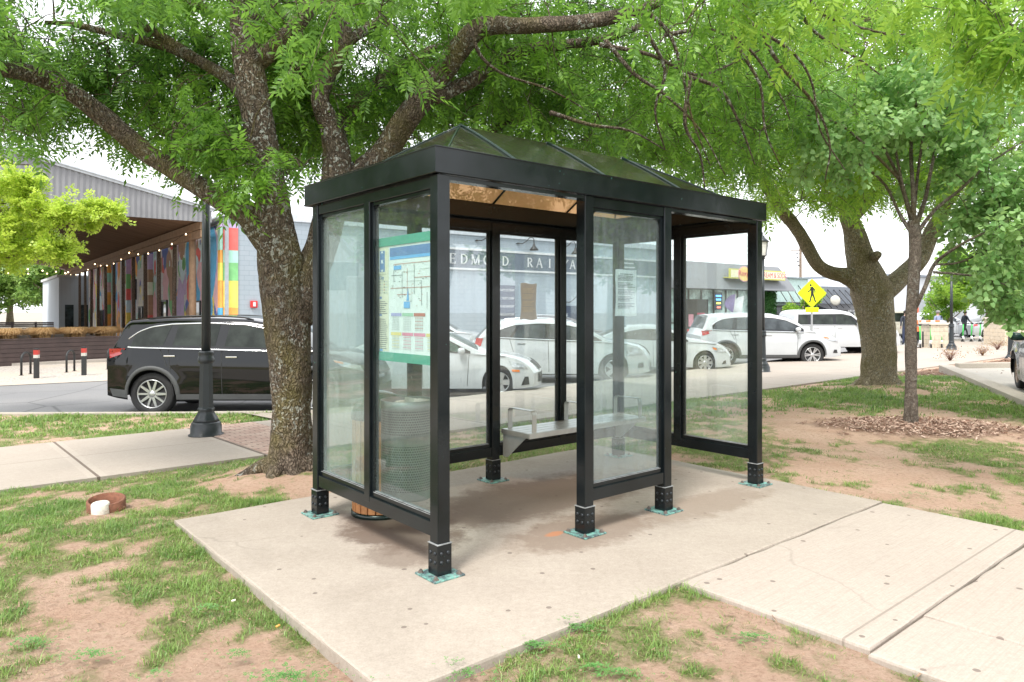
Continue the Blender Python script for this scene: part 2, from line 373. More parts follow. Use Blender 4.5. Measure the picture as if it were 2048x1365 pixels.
# kerb
curbm = concrete_mat('kerb concrete', (.36, .32, .27), (.45, .41, .35), .4)
mb = MB(); U_ = np.concatenate([np.arange(-38, 30, .35), np.arange(30, 60, 2)])
prof = [(-.16, -.045), (-.16, .002), (-.13, .012), (-.02, .010), (0, -.01), (.03, ROAD+.01), (.03, ROAD-.05)]
ring = []
for u in U_:
    v0 = float(vcurb(u)); zz = float(zg(u, v0)); r = []
    for dv, dz in prof:
        z = zz+dz if dz > ROAD+.1 else dz
        r.append(UV(u, v0+dv, z))
    ring.append(r)
for i in range(len(ring)-1):
    for j in range(len(prof)-1): mb.quad(ring[i][j], ring[i+1][j], ring[i+1][j+1], ring[i][j+1])
tag(mb.build('street_kerb', curbm), kind='structure')
# sidewalk with joints
def uvcoord(nt):
    g = nd(nt, 'ShaderNodeNewGeometry'); m = nd(nt, 'ShaderNodeMapping'); m.vector_type = 'POINT'
    # rotate world into u,v
    m1 = nd(nt, 'ShaderNodeVectorMath', operation='SUBTRACT'); m1.inputs[1].default_value = (ORG[0], ORG[1], 0)
    nt.links.new(g.outputs['Position'], m1.inputs[0]); m.inputs['Rotation'].default_value = (0, 0, -math.atan2(US[1], US[0]))
    nt.links.new(m1.outputs[0], m.inputs['Vector']); s = nd(nt, 'ShaderNodeSeparateXYZ'); nt.links.new(m.outputs[0], s.inputs[0]); return s
def mth(nt, op, a, b=None, c=None):
    n = nd(nt, 'ShaderNodeMath', operation=op)
    for i, q in enumerate((a, b, c)):
        if q is None: continue
        if isinstance(q, (int, float)): n.inputs[i].default_value = q
        else: nt.links.new(q, n.inputs[i])
    return n.outputs[0]
def walk_joints(nt, c, p):
    s = uvcoord(nt)
    fu = mth(nt, 'FRACT', mth(nt, 'DIVIDE', mth(nt, 'ADD', s.outputs[0], .92+16.3), 1.63))
    du = mth(nt, 'ABSOLUTE', mth(nt, 'SUBTRACT', fu, .5)); ju = mth(nt, 'GREATER_THAN', du, .5-.009)
    jv = mth(nt, 'LESS_THAN', mth(nt, 'ABSOLUTE', mth(nt, 'SUBTRACT', s.outputs[1], 6.0)), .009)
    tl = mth(nt, 'GREATER_THAN', du, .5-.05)
    c = mixrgb(nt, mth(nt, 'MULTIPLY', tl, .09), c, (.62, .56, .48))
    return mixrgb(nt, mth(nt, 'MULTIPLY', mth(nt, 'MAXIMUM', ju, mth(nt, 'MULTIPLY', jv, .6)), .8), c, (.09, .06, .045))
def gum(nt, c, p):
    v = nd(nt, 'ShaderNodeTexVoronoi'); v.voronoi_dimensions = '2D'; v.inputs['Scale'].default_value = 2.3; nt.links.new(p, v.inputs['Vector'])
    nz = noise(nt, 9, 2, .5, p); t = mth(nt, 'MULTIPLY_ADD', nz, .05, mth(nt, 'SUBTRACT', v.outputs['Distance'], .025))
    c = mixrgb(nt, mth(nt, 'MULTIPLY', mth(nt, 'LESS_THAN', t, .030), .75), c, (.13, .10, .085))
    return c
def padx(nt, c, p):
    c = gum(nt, c, p)
    s = uvcoord(nt)
    def spot(u0, v0, ru, rv, colr, st, c):
        a = mth(nt, 'POWER', mth(nt, 'DIVIDE', mth(nt, 'SUBTRACT', s.outputs[0], u0), ru), 2.0)
        b = mth(nt, 'POWER', mth(nt, 'DIVIDE', mth(nt, 'SUBTRACT', s.outputs[1], v0), rv), 2.0)
        d = mth(nt, 'ADD', mth(nt, 'ADD', a, b), mth(nt, 'MULTIPLY_ADD', noise(nt, 5, 6, .75, p), 2.4, -1.2))
        f = ramp(nt, d, .45, 1.9, (1, 1, 1, 1), (0, 0, 0, 1))
        return mixrgb(nt, mth(nt, 'MULTIPLY', f, st), c, colr)
    c = spot(.25, .85, .42, .55, (.12, .085, .065), .85, c)
    c = spot(.05, .45, .3, .3, (.15, .11, .085), .6, c)
    c = spot(1.6, .9, 1.6, .55, (.17, .125, .095), .75, c)
    c = spot(1.2, .05, .7, .35, (.19, .14, .105), .7, c)
    c = spot(2.4, -.1, .9, .25, (.21, .16, .12), .6, c)
    c = spot(1.0, .12, .09, .05, (.40, .17, .08), .8, c)
    return c
walkm = concrete_mat('sidewalk concrete', (.345, .295, .25), (.40, .35, .30), .2, extra=walk_joints)
mb = MB()
for u0, u1 in [(a, a+1.0) for a in np.arange(-38, 50, 1.0)]:
    left = u1 <= 2.5
    vv0 = [4.5, 5.5, 6.5, 7.45] if left else [4.5, 5.5, 6.5, 7.45, None]
    for k in range(len(vv0)-1):
        def P(u, vv):
            v = vv if vv is not None else float(vcurb(u))-.16
            return UV(u, v, float(zg(u, v))+.002)
        a, b = vv0[k], vv0[k+1]
        mb.quad(P(u0, a), P(u1, a), P(u1, b), P(u0, b))
    a = UV(u0, 4.5, float(zg(0, 4.5))+.002); b = UV(u1, 4.5, float(zg(0, 4.5))+.002)
    mb.quad((a[0], a[1], a[2]-.1), (b[0], b[1], b[2]-.1), b, a)
    if left:
        z7 = float(zg(0, 7.45))+.002; a = UV(u0, 7.45, z7); b = UV(u1, 7.45, z7)
        mb.quad(a, b, (b[0], b[1], z7-.1), (a[0], a[1], z7-.1))
tag(mb.build('sidewalk', walkm), kind='structure')
# brick pavers inset near the lamp
def pavers():
    m, nt, out = new_mat('brick pavers'); g = uvcoord(nt); cb = nd(nt, 'ShaderNodeCombineXYZ'); nt.links.new(g.outputs[0], cb.inputs[0]); nt.links.new(g.outputs[1], cb.inputs[1])
    b = nd(nt, 'ShaderNodeTexBrick'); b.inputs['Scale'].default_value = 1; b.inputs['Brick Width'].default_value = .2; b.inputs['Row Height'].default_value = .1; b.inputs['Mortar Size'].default_value = .006
    b.inputs['Color1'].default_value = (.40, .27, .22, 1); b.inputs['Color2'].default_value = (.5, .38, .31, 1); b.inputs['Mortar'].default_value = (.12, .09, .08, 1)
    nt.links.new(cb.outputs[0], b.inputs['Vector']); pbsdf(nt, out, b.outputs[0], .9, 0, .2); return m
mb = MB()
for vv in np.arange(4.52, 7.42, .5):
    v1 = min(vv+.5, 7.42); mb.quad(UV(.73, vv, float(zg(0, vv))+.007), UV(1.62, vv, float(zg(0, vv))+.007), UV(1.62, v1, float(zg(0, v1))+.007), UV(.73, v1, float(zg(0, v1))+.007))
tag(mb.build('paver_band', pavers()), kind='structure')
# pad and walkway slabs
padm = concrete_mat('pad concrete', (.30, .255, .21), (.41, .36, .305), .5, sc=1.9, extra=padx)
def broom(nt, c, p):
    c = gum(nt, c, p); s = uvcoord(nt); cb = nd(nt, 'ShaderNodeCombineXYZ'); nt.links.new(mth(nt, 'MULTIPLY', s.outputs[0], 3.0), cb.inputs[0]); nt.links.new(mth(nt, 'MULTIPLY', s.outputs[1], 110.0), cb.inputs[1])
    c = mixrgb(nt, mth(nt, 'MULTIPLY', ramp(nt, noise(nt, 1, 3, .6, cb.outputs[0]), .45, .75), .28), c, (.22, .17, .13))
    j = mth(nt, 'LESS_THAN', mth(nt, 'ABSOLUTE', mth(nt, 'ADD', s.outputs[1], 1.83)), .006)
    return mixrgb(nt, mth(nt, 'MULTIPLY', j, .5), c, (.14, .11, .09))
wkm = concrete_mat('walkway concrete', (.365, .315, .268), (.425, .37, .318), .22, sc=1.0, extra=broom)
def slab(name, u0, u1, v0, v1, mat, z=0.0, th=.16, jag=.004):
    mb = MB(); n1 = max(2, int((u1-u0)/.06)); n2 = max(2, int((v1-v0)/.06))
    loop = [(u0+(u1-u0)*i/n1, v0) for i in range(n1)]+[(u1, v0+(v1-v0)*i/n2) for i in range(n2)]+[(u1-(u1-u0)*i/n1, v1) for i in range(n1)]+[(u0, v1-(v1-v0)*i/n2) for i in range(n2)]
    n = len(loop); cu, cv = (u0+u1)/2, (v0+v1)/2
    rings = []
    for ins, zz in ((0, z-th), (0, z-.014), (.004, z-.004), (.013, z)):
        r = []
        for k, (a, b) in enumerate(loop):
            j = (vnoise(k*.35+u0*7, zz*30+3)-.5)*2*jag*(1.8 if ins else 1)
            a2 = a-(ins+j)*(1 if a == u1 else -1 if a == u0 else 0); b2 = b-(ins+j)*(1 if b == v1 else -1 if b == v0 else 0)
            r.append(UV(float(a2), float(b2), zz))
        rings.append(r)
    vs = sum(rings, []); fs = [(i*n+k, i*n+(k+1) % n, (i+1)*n+(k+1) % n, (i+1)*n+k) for i in range(3) for k in range(n)]
    fs.append(tuple(3*n+k for k in range(n)))
    mb.add(vs, fs); return mb
pad = slab('pad', -.86, 3.53, -.93, 2.09, padm).build('concrete_pad', padm); tag(pad, kind='structure')
w = slab('w', .97, 3.5, -1.95, -.945, wkm)
for a in ((.92, 1.52, -8, -1.965), (1.532, 9, -3.6, -1.965), (1.532, 9, -8, -3.612)):
    q = slab('w', *a, wkm); w.add(q.v, q.f)
# tooled edge band along the wide joint
tag(w.build('walkway', wkm), kind='structure')
# parking lot to the right with kerb
p0 = G(1893, 742); p1 = G(2048, 803); p2 = (p1[0]+(p1[0]-p0[0])*2.4, p1[1]+(p1[1]-p0[1])*2.4)
LOT = .0
lm = concrete_mat('lot concrete', (.36, .33, .29), (.43, .40, .35), .3)
mb = MB(); pe = (p0[0]+16, p0[1]+2.5)
mb.quad((p0[0], p0[1], LOT), (p2[0], p2[1], LOT), (p2[0]+16, p2[1]+3, LOT), (pe[0], pe[1], LOT))
tag(mb.build('parking_lot', lm), kind='structure')
def kerb_line(pts, w=.16, h=.1, z=0):
    mb = MB()
    for (a, b) in zip(pts[:-1], pts[1:]):
        a = Vector((a[0], a[1], 0)); b = Vector((b[0], b[1], 0)); d = (b-a).normalized(); n = Vector((-d.y, d.x, 0))*w/2
        T = Matrix.Translation((a.x, a.y, z)) @ d.to_track_quat('X', 'Z').to_matrix().to_4x4()
        mb.box((-w/2+.002, -w/2, -.12), ((b-a).length+w/2-.003, w/2, h), T=T, bev=.015)
    return mb
tag(kerb_line([(p0[0]+9, p0[1]+1.5), (p0[0]+.4, p0[1]+.1)], h=.13).build('lot_kerb', curbm), kind='structure')
tag(kerb_line([(p0[0], p0[1]), (p2[0], p2[1])], h=.08, w=.3).build('lot_kerb', curbm), kind='structure')
# far side: gravel strip and pavement before the buildings
mb = MB(); 
for i in range(59):
    u = np.linspace(-38, 90, 60); mb.quad(UV(u[i], 25.8, -.3), UV(u[i+1], 25.8, -.3), UV(u[i+1], 60, -.3), UV(u[i], 60, -.3)); mb.quad(UV(u[i], 25.8, -.46), UV(u[i+1], 25.8, -.46), UV(u[i+1], 25.8, -.3), UV(u[i], 25.8, -.3))
tag(mb.build('far_pavement', concrete_mat('far concrete', (.33, .30, .26), (.40, .36, .32), .2)), kind='structure')
gp = [at(0, 775, 1)[0]]
def rd(px, py, z=ROAD):
    d = F*(EYE-z)/(py-HZ); return ((px-1024)/F*d, d)
grv = [rd(-900, 815), rd(230, 762), rd(700, 742), rd(700, 706), rd(225, 717), rd(-900, 745)]
mb = MB(); mb.add([(x, y, ROAD+.012) for x, y in grv], [(0, 1, 2, 3, 4, 5)])
def gravelm():
    m, nt, out = new_mat('pale gravel'); p = pos(nt); v = nd(nt, 'ShaderNodeTexVoronoi'); v.inputs['Scale'].default_value = 14; nt.links.new(p, v.inputs['Vector'])
    c = mixrgb(nt, ramp(nt, noise(nt, 16, 3, .8, p), .35, .65), (.26, .23, .20), (.55, .51, .46)); c = mixrgb(nt, ramp(nt, noise(nt, .5, 3, .5, p), .45, .6), c, (.46, .40, .33))
    pbsdf(nt, out, c, .9, 0, .2, bump(nt, v.outputs['Distance'], .8, .03)); return m
tag(mb.build('gravel_strip', gravelm()), kind='structure')

# grass blades
def grass(name, xmin, xmax, ymin, ymax, dens, h0, h1, wd, mat, thr=.3, straw=False):
    n = int((xmax-xmin)*(ymax-ymin)*dens)
    x = RNG.uniform(xmin, xmax, n); y = RNG.uniform(ymin, ymax, n)
    u, v = toUV(x, y)
    keep = (np.abs(x) < y*.76+.5) & (~inpave(u, v)) & (v < vcurb(u)-.18) & (np.hypot(x+4.08, y-9.5) > .25)
    edge = (~inpave(u, v)) & (inpave(u+.05, v) | inpave(u-.05, v) | inpave(u, v+.05) | inpave(u, v-.05))
    g, m = masks(x, y)
    g = np.maximum(g, .55*edge*(fbm(x*2, y*2) > .5))
    cl = vnoise(x*9+5, y*9)*.6+vnoise(x*22, y*22)*.4
    keep &= ((g*(.45+1.1*cl) > thr-.08+RNG.random(n)*.75) if not straw else ((g > .06) & (vnoise(x*3+9, y*3) > .42))) & (m < .3)
    for tx, ty, r in ((G(583, 945)[0], G(583, 945)[1], .42), (G(1757, 772)[0], G(1757, 772)[1], .6)): keep &= np.hypot(x-tx, y-ty) > r
    sd = (x-p0[0])*(p2[1]-p0[1])-(y-p0[1])*(p2[0]-p0[0]); keep &= ~((sd*np.sign(p2[1]-p0[1]) > -.2) & (y < p0[1]+1.5))
    x, y, g = x[keep], y[keep], g[keep]; u, v = toUV(x, y)
    z = zg(u, v)-.045; n = len(x)
    for tx, ty in (G(583, 945)[:2], G(1757, 772)[:2]): z = z+.09*np.exp(-((x-tx)**2+(y-ty)**2)/.55)
    z = z-.035*np.exp(-((u+1.2)/1.0)**2-((v+.2)/1.3)**2)+.03*(fbm(x*1.1, y*1.1)-.5)
    a = RNG.uniform(0, 2*np.pi, n); h = RNG.uniform(h0, h1, n)*(.5+.7*g)*(.6+.8*vnoise(x*6, y*6)); lean = RNG.uniform(.3, 1.3, n)*h*(2.2 if straw else 1)
    dx, dy = np.cos(a), np.sin(a); px_, py_ = -dy*wd/2, dx*wd/2
    V = np.zeros((n, 6, 3))
    for k, (t, wk, lk) in enumerate(((0, 1, 0), (.6, .8, .35), (1, .12, 1))):
        V[:, 2*k] = np.stack([x+dx*lean*lk-px_*wk, y+dy*lean*lk-py_*wk, z+h*t*(1 if k < 2 else .95)], -1)
        V[:, 2*k+1] = np.stack([x+dx*lean*lk+px_*wk, y+dy*lean*lk+py_*wk, z+h*t*(1 if k < 2 else .95)], -1)
    b = np.arange(n)[:, None]*6
    Fq = np.concatenate([b+np.array([0, 1, 3, 2]), b+np.array([2, 3, 5, 4])], 0)
    o = np_mesh(name, V.reshape(-1, 3), Fq, mat); tag(o, kind='stuff'); return o
gmat = leaf_mat('grass blade', (.075, .20, .03), (.26, .38, .09), .35, 1.5)
go = [grass('grass', -4.8, 5.6, 2.3, 6.0, 8000, .012, .034, .0036, gmat), grass('grass', -8, 9, 6.0, 10, 3000, .016, .042, .006, gmat),
      grass('grass', -12, 16, 10, 18.5, 1100, .03, .07, .014, gmat, .25)]
smat = leaf_mat('dry straw blade', (.42, .33, .18), (.62, .52, .33), .3, 2)
gs = [grass('grass', -4.8, 5.6, 2.3, 6.5, 2600, .010, .022, .0032, smat, straw=True), grass('grass', -8, 9, 6.5, 11, 900, .015, .03, .006, smat, straw=True)]
tag(gs[0], 'dead straw blades lying over the bare soil around the pad'); tag(gs[1], 'dead straw blades lying in the turf behind the shelter')
tf = grass('grass_tufts', -4.8, 5.6, 2.3, 6.5, 7000, .024, .052, .0040, gmat, .68); tag(tf, 'taller green grass tufts scattered through the thin turf')
tag(go[0], 'patchy green turf blades in the bare red soil nearest the pad'); tag(go[1], 'turf blades between the shelter and the sidewalk'); tag(go[2], 'mown turf blades on the far verge and around the thick tree')
# mulch and litter chips
def chips(name, n, fn, mats, lmin, lmax):
    x, y = fn(n); g, m = masks(x, y); k = m > RNG.random(len(x))*.6; x, y = x[k], y[k]; n = len(x); u, v = toUV(x, y)
    z = zg(u, v)-.03+np.exp(-(((x-TCX)/1.5)**2+((y-TCY+.1)/.9)**2)**1.5)*.06+RNG.uniform(.0, .02, n)
    L = RNG.uniform(lmin, lmax, n); w = L*RNG.uniform(.12, .35, n); a = RNG.uniform(0, 6.28, n); t = RNG.normal(0, .3, n); r = RNG.normal(0, .5, n)
    d = np.stack([np.cos(a)*np.cos(t), np.sin(a)*np.cos(t), np.sin(t)], -1)*L[:, None]/2; s = np.stack([-np.sin(a)*np.cos(r), np.cos(a)*np.cos(r), np.sin(r)], -1)*w[:, None]/2
    P = np.stack([x, y, z], -1); V = np.stack([P-d-s, P-d*.9+s, P+d+s*.7, P+d*.95-s], 1).reshape(-1, 3)
    return np_mesh(name, V, np.arange(n*4).reshape(-1, 4), mats)
def chipm():
    m, nt, out = new_mat('bark chips'); g = nd(nt, 'ShaderNodeNewGeometry')
    c = mixrgb(nt, ramp(nt, g.outputs['Random Per Island'], .2, .9), (.20, .11, .075), (.54, .40, .32)); pbsdf(nt, out, c, .9, 0, .2); return m
cm = chipm()
o = chips('mulch', 9500, lambda n: (TCX+RNG.normal(0, .85, n), TCY-.15+RNG.normal(0, .55, n)), cm, .015, .06); tag(o, 'shredded brown bark mulch round the slim tree', kind='stuff')
bx = G(1960, 722)
o = chips('mulch', 9000, lambda n: (bx[0]+RNG.uniform(-8, 8, n), bx[1]+RNG.uniform(-6, 9, n)), cm, .05, .14); tag(o, 'pale wood mulch on the bed behind the parking kerb', kind='stuff')
# twigs and fallen leaf litter
n = 5200; x = RNG.uniform(-4, 6.5, n); y = RNG.uniform(2.6, 9.5, n); u, v = toUV(x, y); k = ~inpave(u, v); x, y, u, v = x[k], y[k], u[k], v[k]; n = len(x)
L = RNG.uniform(.004, .011, n)+.03*RNG.random(n)**5; a = RNG.uniform(0, 6.28, n); d = np.stack([np.cos(a), np.sin(a), 0*a], -1)*L[:, None]; s = np.stack([-np.sin(a), np.cos(a), 0*a], -1)*(RNG.uniform(.0015, .005, n)[:, None])
P = np.stack([x, y, zg(u, v)-.005-.035*np.exp(-((u+1.2)/1.0)**2-((v+.2)/1.3)**2)], -1); V = np.stack([P-d-s, P-d+s, P+d+s, P+d-s], 1).reshape(-1, 3)
tag(np_mesh('twig_litter', V, np.arange(n*4).reshape(-1, 4), M('litter brown', (.26, .17, .11), .9, var=.4, scale=20)), 'scattered small twigs on the bare soil', kind='stuff')
# clover clumps
def clover(cx, cy, r, n, name='clover_patch'):
    V = []; Fc = []
    for i in range(n):
        a = random.uniform(0, 6.28); q = r*abs(random.gauss(0, .85)); x = cx+q*math.cos(a)*1.5+.3*r*math.sin(i*.7); y = cy+q*math.sin(a)*.7
        u, v = toUV(x, y)
        if bool(inpave(np.array(u), np.array(v))) and (random.random() < .8 or not bool(inpave(np.array(u+.06), np.array(v)) ^ inpave(np.array(u-.06), np.array(v)) or inpave(np.array(u), np.array(v+.06)) ^ inpave(np.array(u), np.array(v-.06)))): continue
        if bool(inpave(np.array(u), np.array(v))): z = .012
        else: z = zg1(x, y)-.02
        z += random.uniform(.005, .03)*max(.1, 1-q/r*.7); s = random.uniform(.005, .009); ph = random.uniform(0, 6)
        for k in range(3):
            b = ph+k*2.094; o = len(V); tilt = random.uniform(-.3, .3)*s
            for rr, da in ((.1, 0), (.9, -.55), (1.25, -.2), (1.25, .2), (.9, .55)):
                V.append((x+s*rr*math.cos(b+da), y+s*rr*math.sin(b+da), z+tilt*rr))
            Fc.append(tuple(range(o, o+5)))
    mb = MB(); mb.add(V, Fc); return mb
clm = leaf_mat('clover leaf', (.08, .24, .05), (.16, .36, .10), .3, 4)
mb = MB()
for px, py, r, n in ((1140, 1250, .13, 260), (905, 1335, .16, 260), (1070, 1285, .12, 200), (1190, 1330, .09, 110), (570, 1350, .22, 420), (470, 1300, .07, 70), (180, 1305, .13, 160), (420, 1210, .08, 60), (1500, 1270, .12, 130), (1240, 1340, .1, 100), (60, 1280, .14, 160), (310, 1340, .06, 50), (1840, 985, .2, 100)):
    x, y, z = G(px, py); c_ = clover(x, y, r*.62, int(n*.7)); mb.add(c_.v, c_.f)
tag(mb.build('clover', clm), 'small round clover leaves creeping from the soil onto the pad edge', kind='stuff')
# ================================================================== SHELTER
def paintm():
    m, nt, out = new_mat('dark green shelter paint'); p = pos(nt)
    c = mixrgb(nt, ramp(nt, noise(nt, 3, 4, .6, p), .3, .7), (.004, .006, .007), (.010, .014, .016))
    chip = mth(nt, 'MULTIPLY', ramp(nt, noise(nt, 48, 3, .6, p), .71, .73), ramp(nt, noise(nt, 2.3, 2, .5, p), .56, .66))
    c = mixrgb(nt, chip, c, (.12, .42, .34))
    r = ramp(nt, noise(nt, 5, 5, .7, p), .3, .8, (.12, .12, .12, 1), (.30, .30, .30, 1))
    pbsdf(nt, out, c, r, 0, .38, bump(nt, noise(nt, 160, 2, .5, p), .05, .002)); return m
PAINT = paintm()
def patinam():
    m, nt, out = new_mat('patinated base plate'); p = pos(nt)
    c = mixrgb(nt, ramp(nt, noise(nt, 22, 5, .7, p), .42, .58), (.07, .10, .11), (.20, .46, .39)); c = mixrgb(nt, ramp(nt, noise(nt, 40, 4, .7, p), .55, .72), c, (.34, .35, .34))
    pbsdf(nt, out, c, .55, .2, .4, bump(nt, noise(nt, 70, 3, .7, p), .3, .004)); return m
PAT = patinam()
RIV = M('rivet steel', (.035, .04, .045), .4, .5, bmp=.2, scale=20); BOLTM = M('bolt steel', (.20, .17, .15), .5, .6, var=.4, scale=30)
SEAL = M('chalky sealant', (.24, .25, .25), .9, var=.4, scale=20)
RZ = math.atan2(US[1], US[0])
shelter = empty('bus_shelter', (ORG[0], ORG[1], 0), RZ, 'dark green metal bus shelter with hazy glass panels standing on the concrete pad', 'bus shelter')
ps = .041
def post(u, v, name='post'):
    mb = MB(); mb.box((u-ps, v-ps, .012), (u+ps, v+ps, 2.262), bev=.004); o = mb.build(name, PAINT, shelter)
    s = MB(); q = ps+.007; s.box((u-q, v-q, .012), (u+q, v+q, .185), bev=.003)
    s.box((u-q-.002, v-q-.002, .183), (u+q+.002, v+q+.002, .188), 2)
    for (dx, dy) in ((1, 0), (-1, 0), (0, 1), (0, -1)):
        for t in (-.022, .022):
            for z in (.085, .135):
                c = (u+dx*q+(t if dx == 0 else 0), v+dy*q+(t if dy == 0 else 0), z)
                R = Vector((dx, dy, 0)).to_track_quat('Z', 'Y').to_matrix().to_4x4(); T = Matrix.Translation(c) @ R
                s.lathe([(.011, -.003), (.011, .003), (.006, .007), (.001, .008)], 8, 1, T=T)
    so = s.build('post_sleeve', [PAINT, RIV, SEAL], o)
    b = MB(); a = .103; b.box((u-a, v-a, .0), (u+a, v+a, .011), bev=.003); bo = b.build('base_plate', PAT, o)
    for dx in (-1, 1):
        for dy in (-1, 1):
            k = MB(); cx, cy = u+dx*.078, v+dy*.078
            k.lathe([(.018, .011), (.018, .014), (.0125, .0145), (.0120, .023), (.0075, .024), (.0070, .029)], 6 if (dx+dy) else 8, 0, (cx, cy, 0), smooth=False)
            k.build('anchor_bolt', BOLTM, bo)
    return o
W_, D_ = 3.26, 1.56
for (u, v) in ((0, 0), (1.17, 0), (2.01, 0), (W_, 0), (0, D_), (1.62, D_), (W_, D_)): post(u, v)
GZ0, GZ1 = .315, 2.165
def mull(u, v, z0=.26, w=.036, name='mullion'):
    mb = MB(); mb.box((u-w, v-w, z0), (u+w, v+w, 2.20), bev=.003)
    for dx, dy in ((w, .012), (-w, .012), (.012, w), (.012, -w)):
        mb.box((u-abs(dx)-.0*0-.002, v-abs(dy)-.002, z0+.002), (u+abs(dx)+.002 if abs(dx) > .02 else u+abs(dx), v+abs(dy)+.002 if abs(dy) > .02 else v+abs(dy), 2.198)) if False else None
    return mb.build(name, PAINT, shelter)
mull(0, .79); mull(W_, .79); mull(.81, D_); mull(2.44, D_)
def rail(a, b, z0, z1, t=.034, name='bottom_rail'):
    """bar between two uv points, ends stopped at the post faces"""
    A = Vector((*a, 0)); B = Vector((*b, 0)); d = (B-A).normalized(); T = Matrix.Translation(A) @ d.to_track_quat('X', 'Z').to_matrix().to_4x4(); L = (B-A).length
    mb = MB(); mb.box((ps+.001, -t, z0), (L-ps-.001, t, z1), T=T, bev=.003)
    mb.box((ps+.002, -t*.55, z1), (L-ps-.002, t*.55, z1+.012), T=T)
    return mb.build(name, PAINT, shelter)
rail((0, 0), (0, D_), .215, .298); rail((W_, 0), (W_, D_), .215, .298); rail((0, D_), (1.62, D_), .215, .298); rail((1.62, D_), (W_, D_), .215, .298); rail((1.17, 0), (2.01, 0), .215, .298)
for a, b in (((0, 0), (0, D_)), ((W_, 0), (W_, D_)), ((0, D_), (1.62, D_)), ((1.62, D_), (W_, D_)), ((1.17, 0), (2.01, 0))): rail(a, b, 2.19, 2.258, name='header_beam')
def rail2(a, b, z0, z1, t, name):
    A = Vector((*a, 0)); B = Vector((*b, 0)); d = (B-A).normalized(); T = Matrix.Translation(A) @ d.to_track_quat('X', 'Z').to_matrix().to_4x4(); L = (B-A).length
    mb = MB(); mb.box((ps+.001, -t, z0), (L-ps-.001, t, z1), T=T); return mb.build(name, PAINT, shelter)
rail2((0, 0), (1.17, 0), 2.235, 2.258, .036, 'header_beam'); rail2((2.01, 0), (W_, 0), 2.235, 2.258, .036, 'header_beam')
gl_left = glass_mat('hazy side glass', (.84, .93, .91), .22, (.58, .68, .66), 1.3)
gl_back = glass_mat('back glass', (.93, .97, .97), .07, (.8, .84, .88), 1.6)
gl_right = glass_mat('right glass', (.93, .97, .96), .10, (.8, .85, .86), 1.4)
gl_front = glass_mat('front glass', (.88, .95, .95), .17, (.58, .66, .68), 1.8)
STOP = PAINT
def pane(a, b, mat, ha=.038, hb=.038, z0=GZ0-.006, z1=2.19, round_top=0):
    """glass pane set in a rebated frame; a->b in uv"""
    A = Vector((*a, 0)); B = Vector((*b, 0)); d = (B-A).normalized(); T = Matrix.Translation(A) @ d.to_track_quat('X', 'Z').to_matrix().to_4x4(); L = (B-A).length
    x0, x1 = ha, L-hb; g = MB()
    g.box((x0+.012, -.003, z0+.012), (x1-.012, .003, z1-.012), T=T); o = g.build('glass_pane', mat, shelter)
    f = MB(); w = .022; e = .0015
    for (p, q) in (((x0+e, z0+e), (x0+w, z1-e)), ((x1-w, z0+e), (x1-e, z1-e)), ((x0+w, z0+e), (x1-w, z0+w)), ((x0+w, z1-w), (x1-w, z1-e))):
        for s in (-1, 1): f.box((p[0], s*.0035, p[1]), (q[0], s*.019, q[1]), T=T)
    # weathered sealant line round the lower edge
    for s in (-1, 1):
        f.box((x0+w, s*.004, z0+w), (x1-w, s*.009, z0+w+.003), 1, T=T)
        f.box((x0+w, s*.019, z0+w-.004), (x1-w, s*.0205, z0+w), 1, T=T)
    if round_top:
        n = 8
        for sgn, xx in ((1, x0+w), (-1, x1-w)):
            for s in (-1, 1):
                pts = [(xx, z1-w)]+[(xx+sgn*round_top*(1-math.sin(t*math.pi/2/n)), z1-w-round_top*(1-math.cos(t*math.pi/2/n))) for t in range(n+1)]
                f.add([(p[0], s*.010, p[1]) for p in pts], [tuple(range(len(pts)))], 0, False, T)
    f.build('glazing_bead', [PAINT, SEAL], o); return o
gl_map = glass_mat('map side glass', (.90, .96, .95), .055, (.58, .68, .66), 1.6, f0=.03)
pane((0, 0), (0, .79), gl_map, .042, .037, round_top=.04); pane((0, .79), (0, D_), gl_left, .037, .042, round_top=.04)
pane((W_, 0), (W_, .79), gl_right, .042, .037); pane((W_, .79), (W_, D_), gl_right, .037, .042)
pane((0, D_), (.81, D_), gl_back, .042, .037); pane((.81, D_), (1.62, D_), gl_back, .037, .042); pane((1.62, D_), (2.44, D_), gl_back, .042, .037); pane((2.44, D_), (W_, D_), gl_back, .037, .042)
pane((1.17, 0), (2.01, 0), gl_front, .042, .042, round_top=.05)
# fascia
fu0, fu1, fv0, fv1 = -.075, 3.335, -.065, 1.675; fz0, fz1 = 2.262, 2.415
def ringf(mb, r0, r1, mi=0):
    vs = []
    for (i, z) in (r0, r1): vs += [(fu0+i, fv0+i, z), (fu1-i, fv0+i, z), (fu1-i, fv1-i, z), (fu0+i, fv1-i, z)]
    mb.add(vs, [(k, (k+1) % 4, (k+1) % 4+4, k+4) for k in range(4)], mi)
mb = MB(); prof = [(.05, fz0+.004), (.004, fz0), (0, fz0+.003), (0, fz0+.012), (.004, fz0+.014), (.004, fz1-.01), (0, fz1-.007), (0, fz1-.002), (.003, fz1), (.19, fz1+.004), (.19, fz1-.02), (.035, fz1-.02), (.035, fz0+.02), (.12, fz0+.02), (.12, fz0+.004), (.05, fz0+.004)]
for a, b in zip(prof[:-1], prof[1:]): ringf(mb, a, b)
mb.build('fascia', PAINT, shelter)
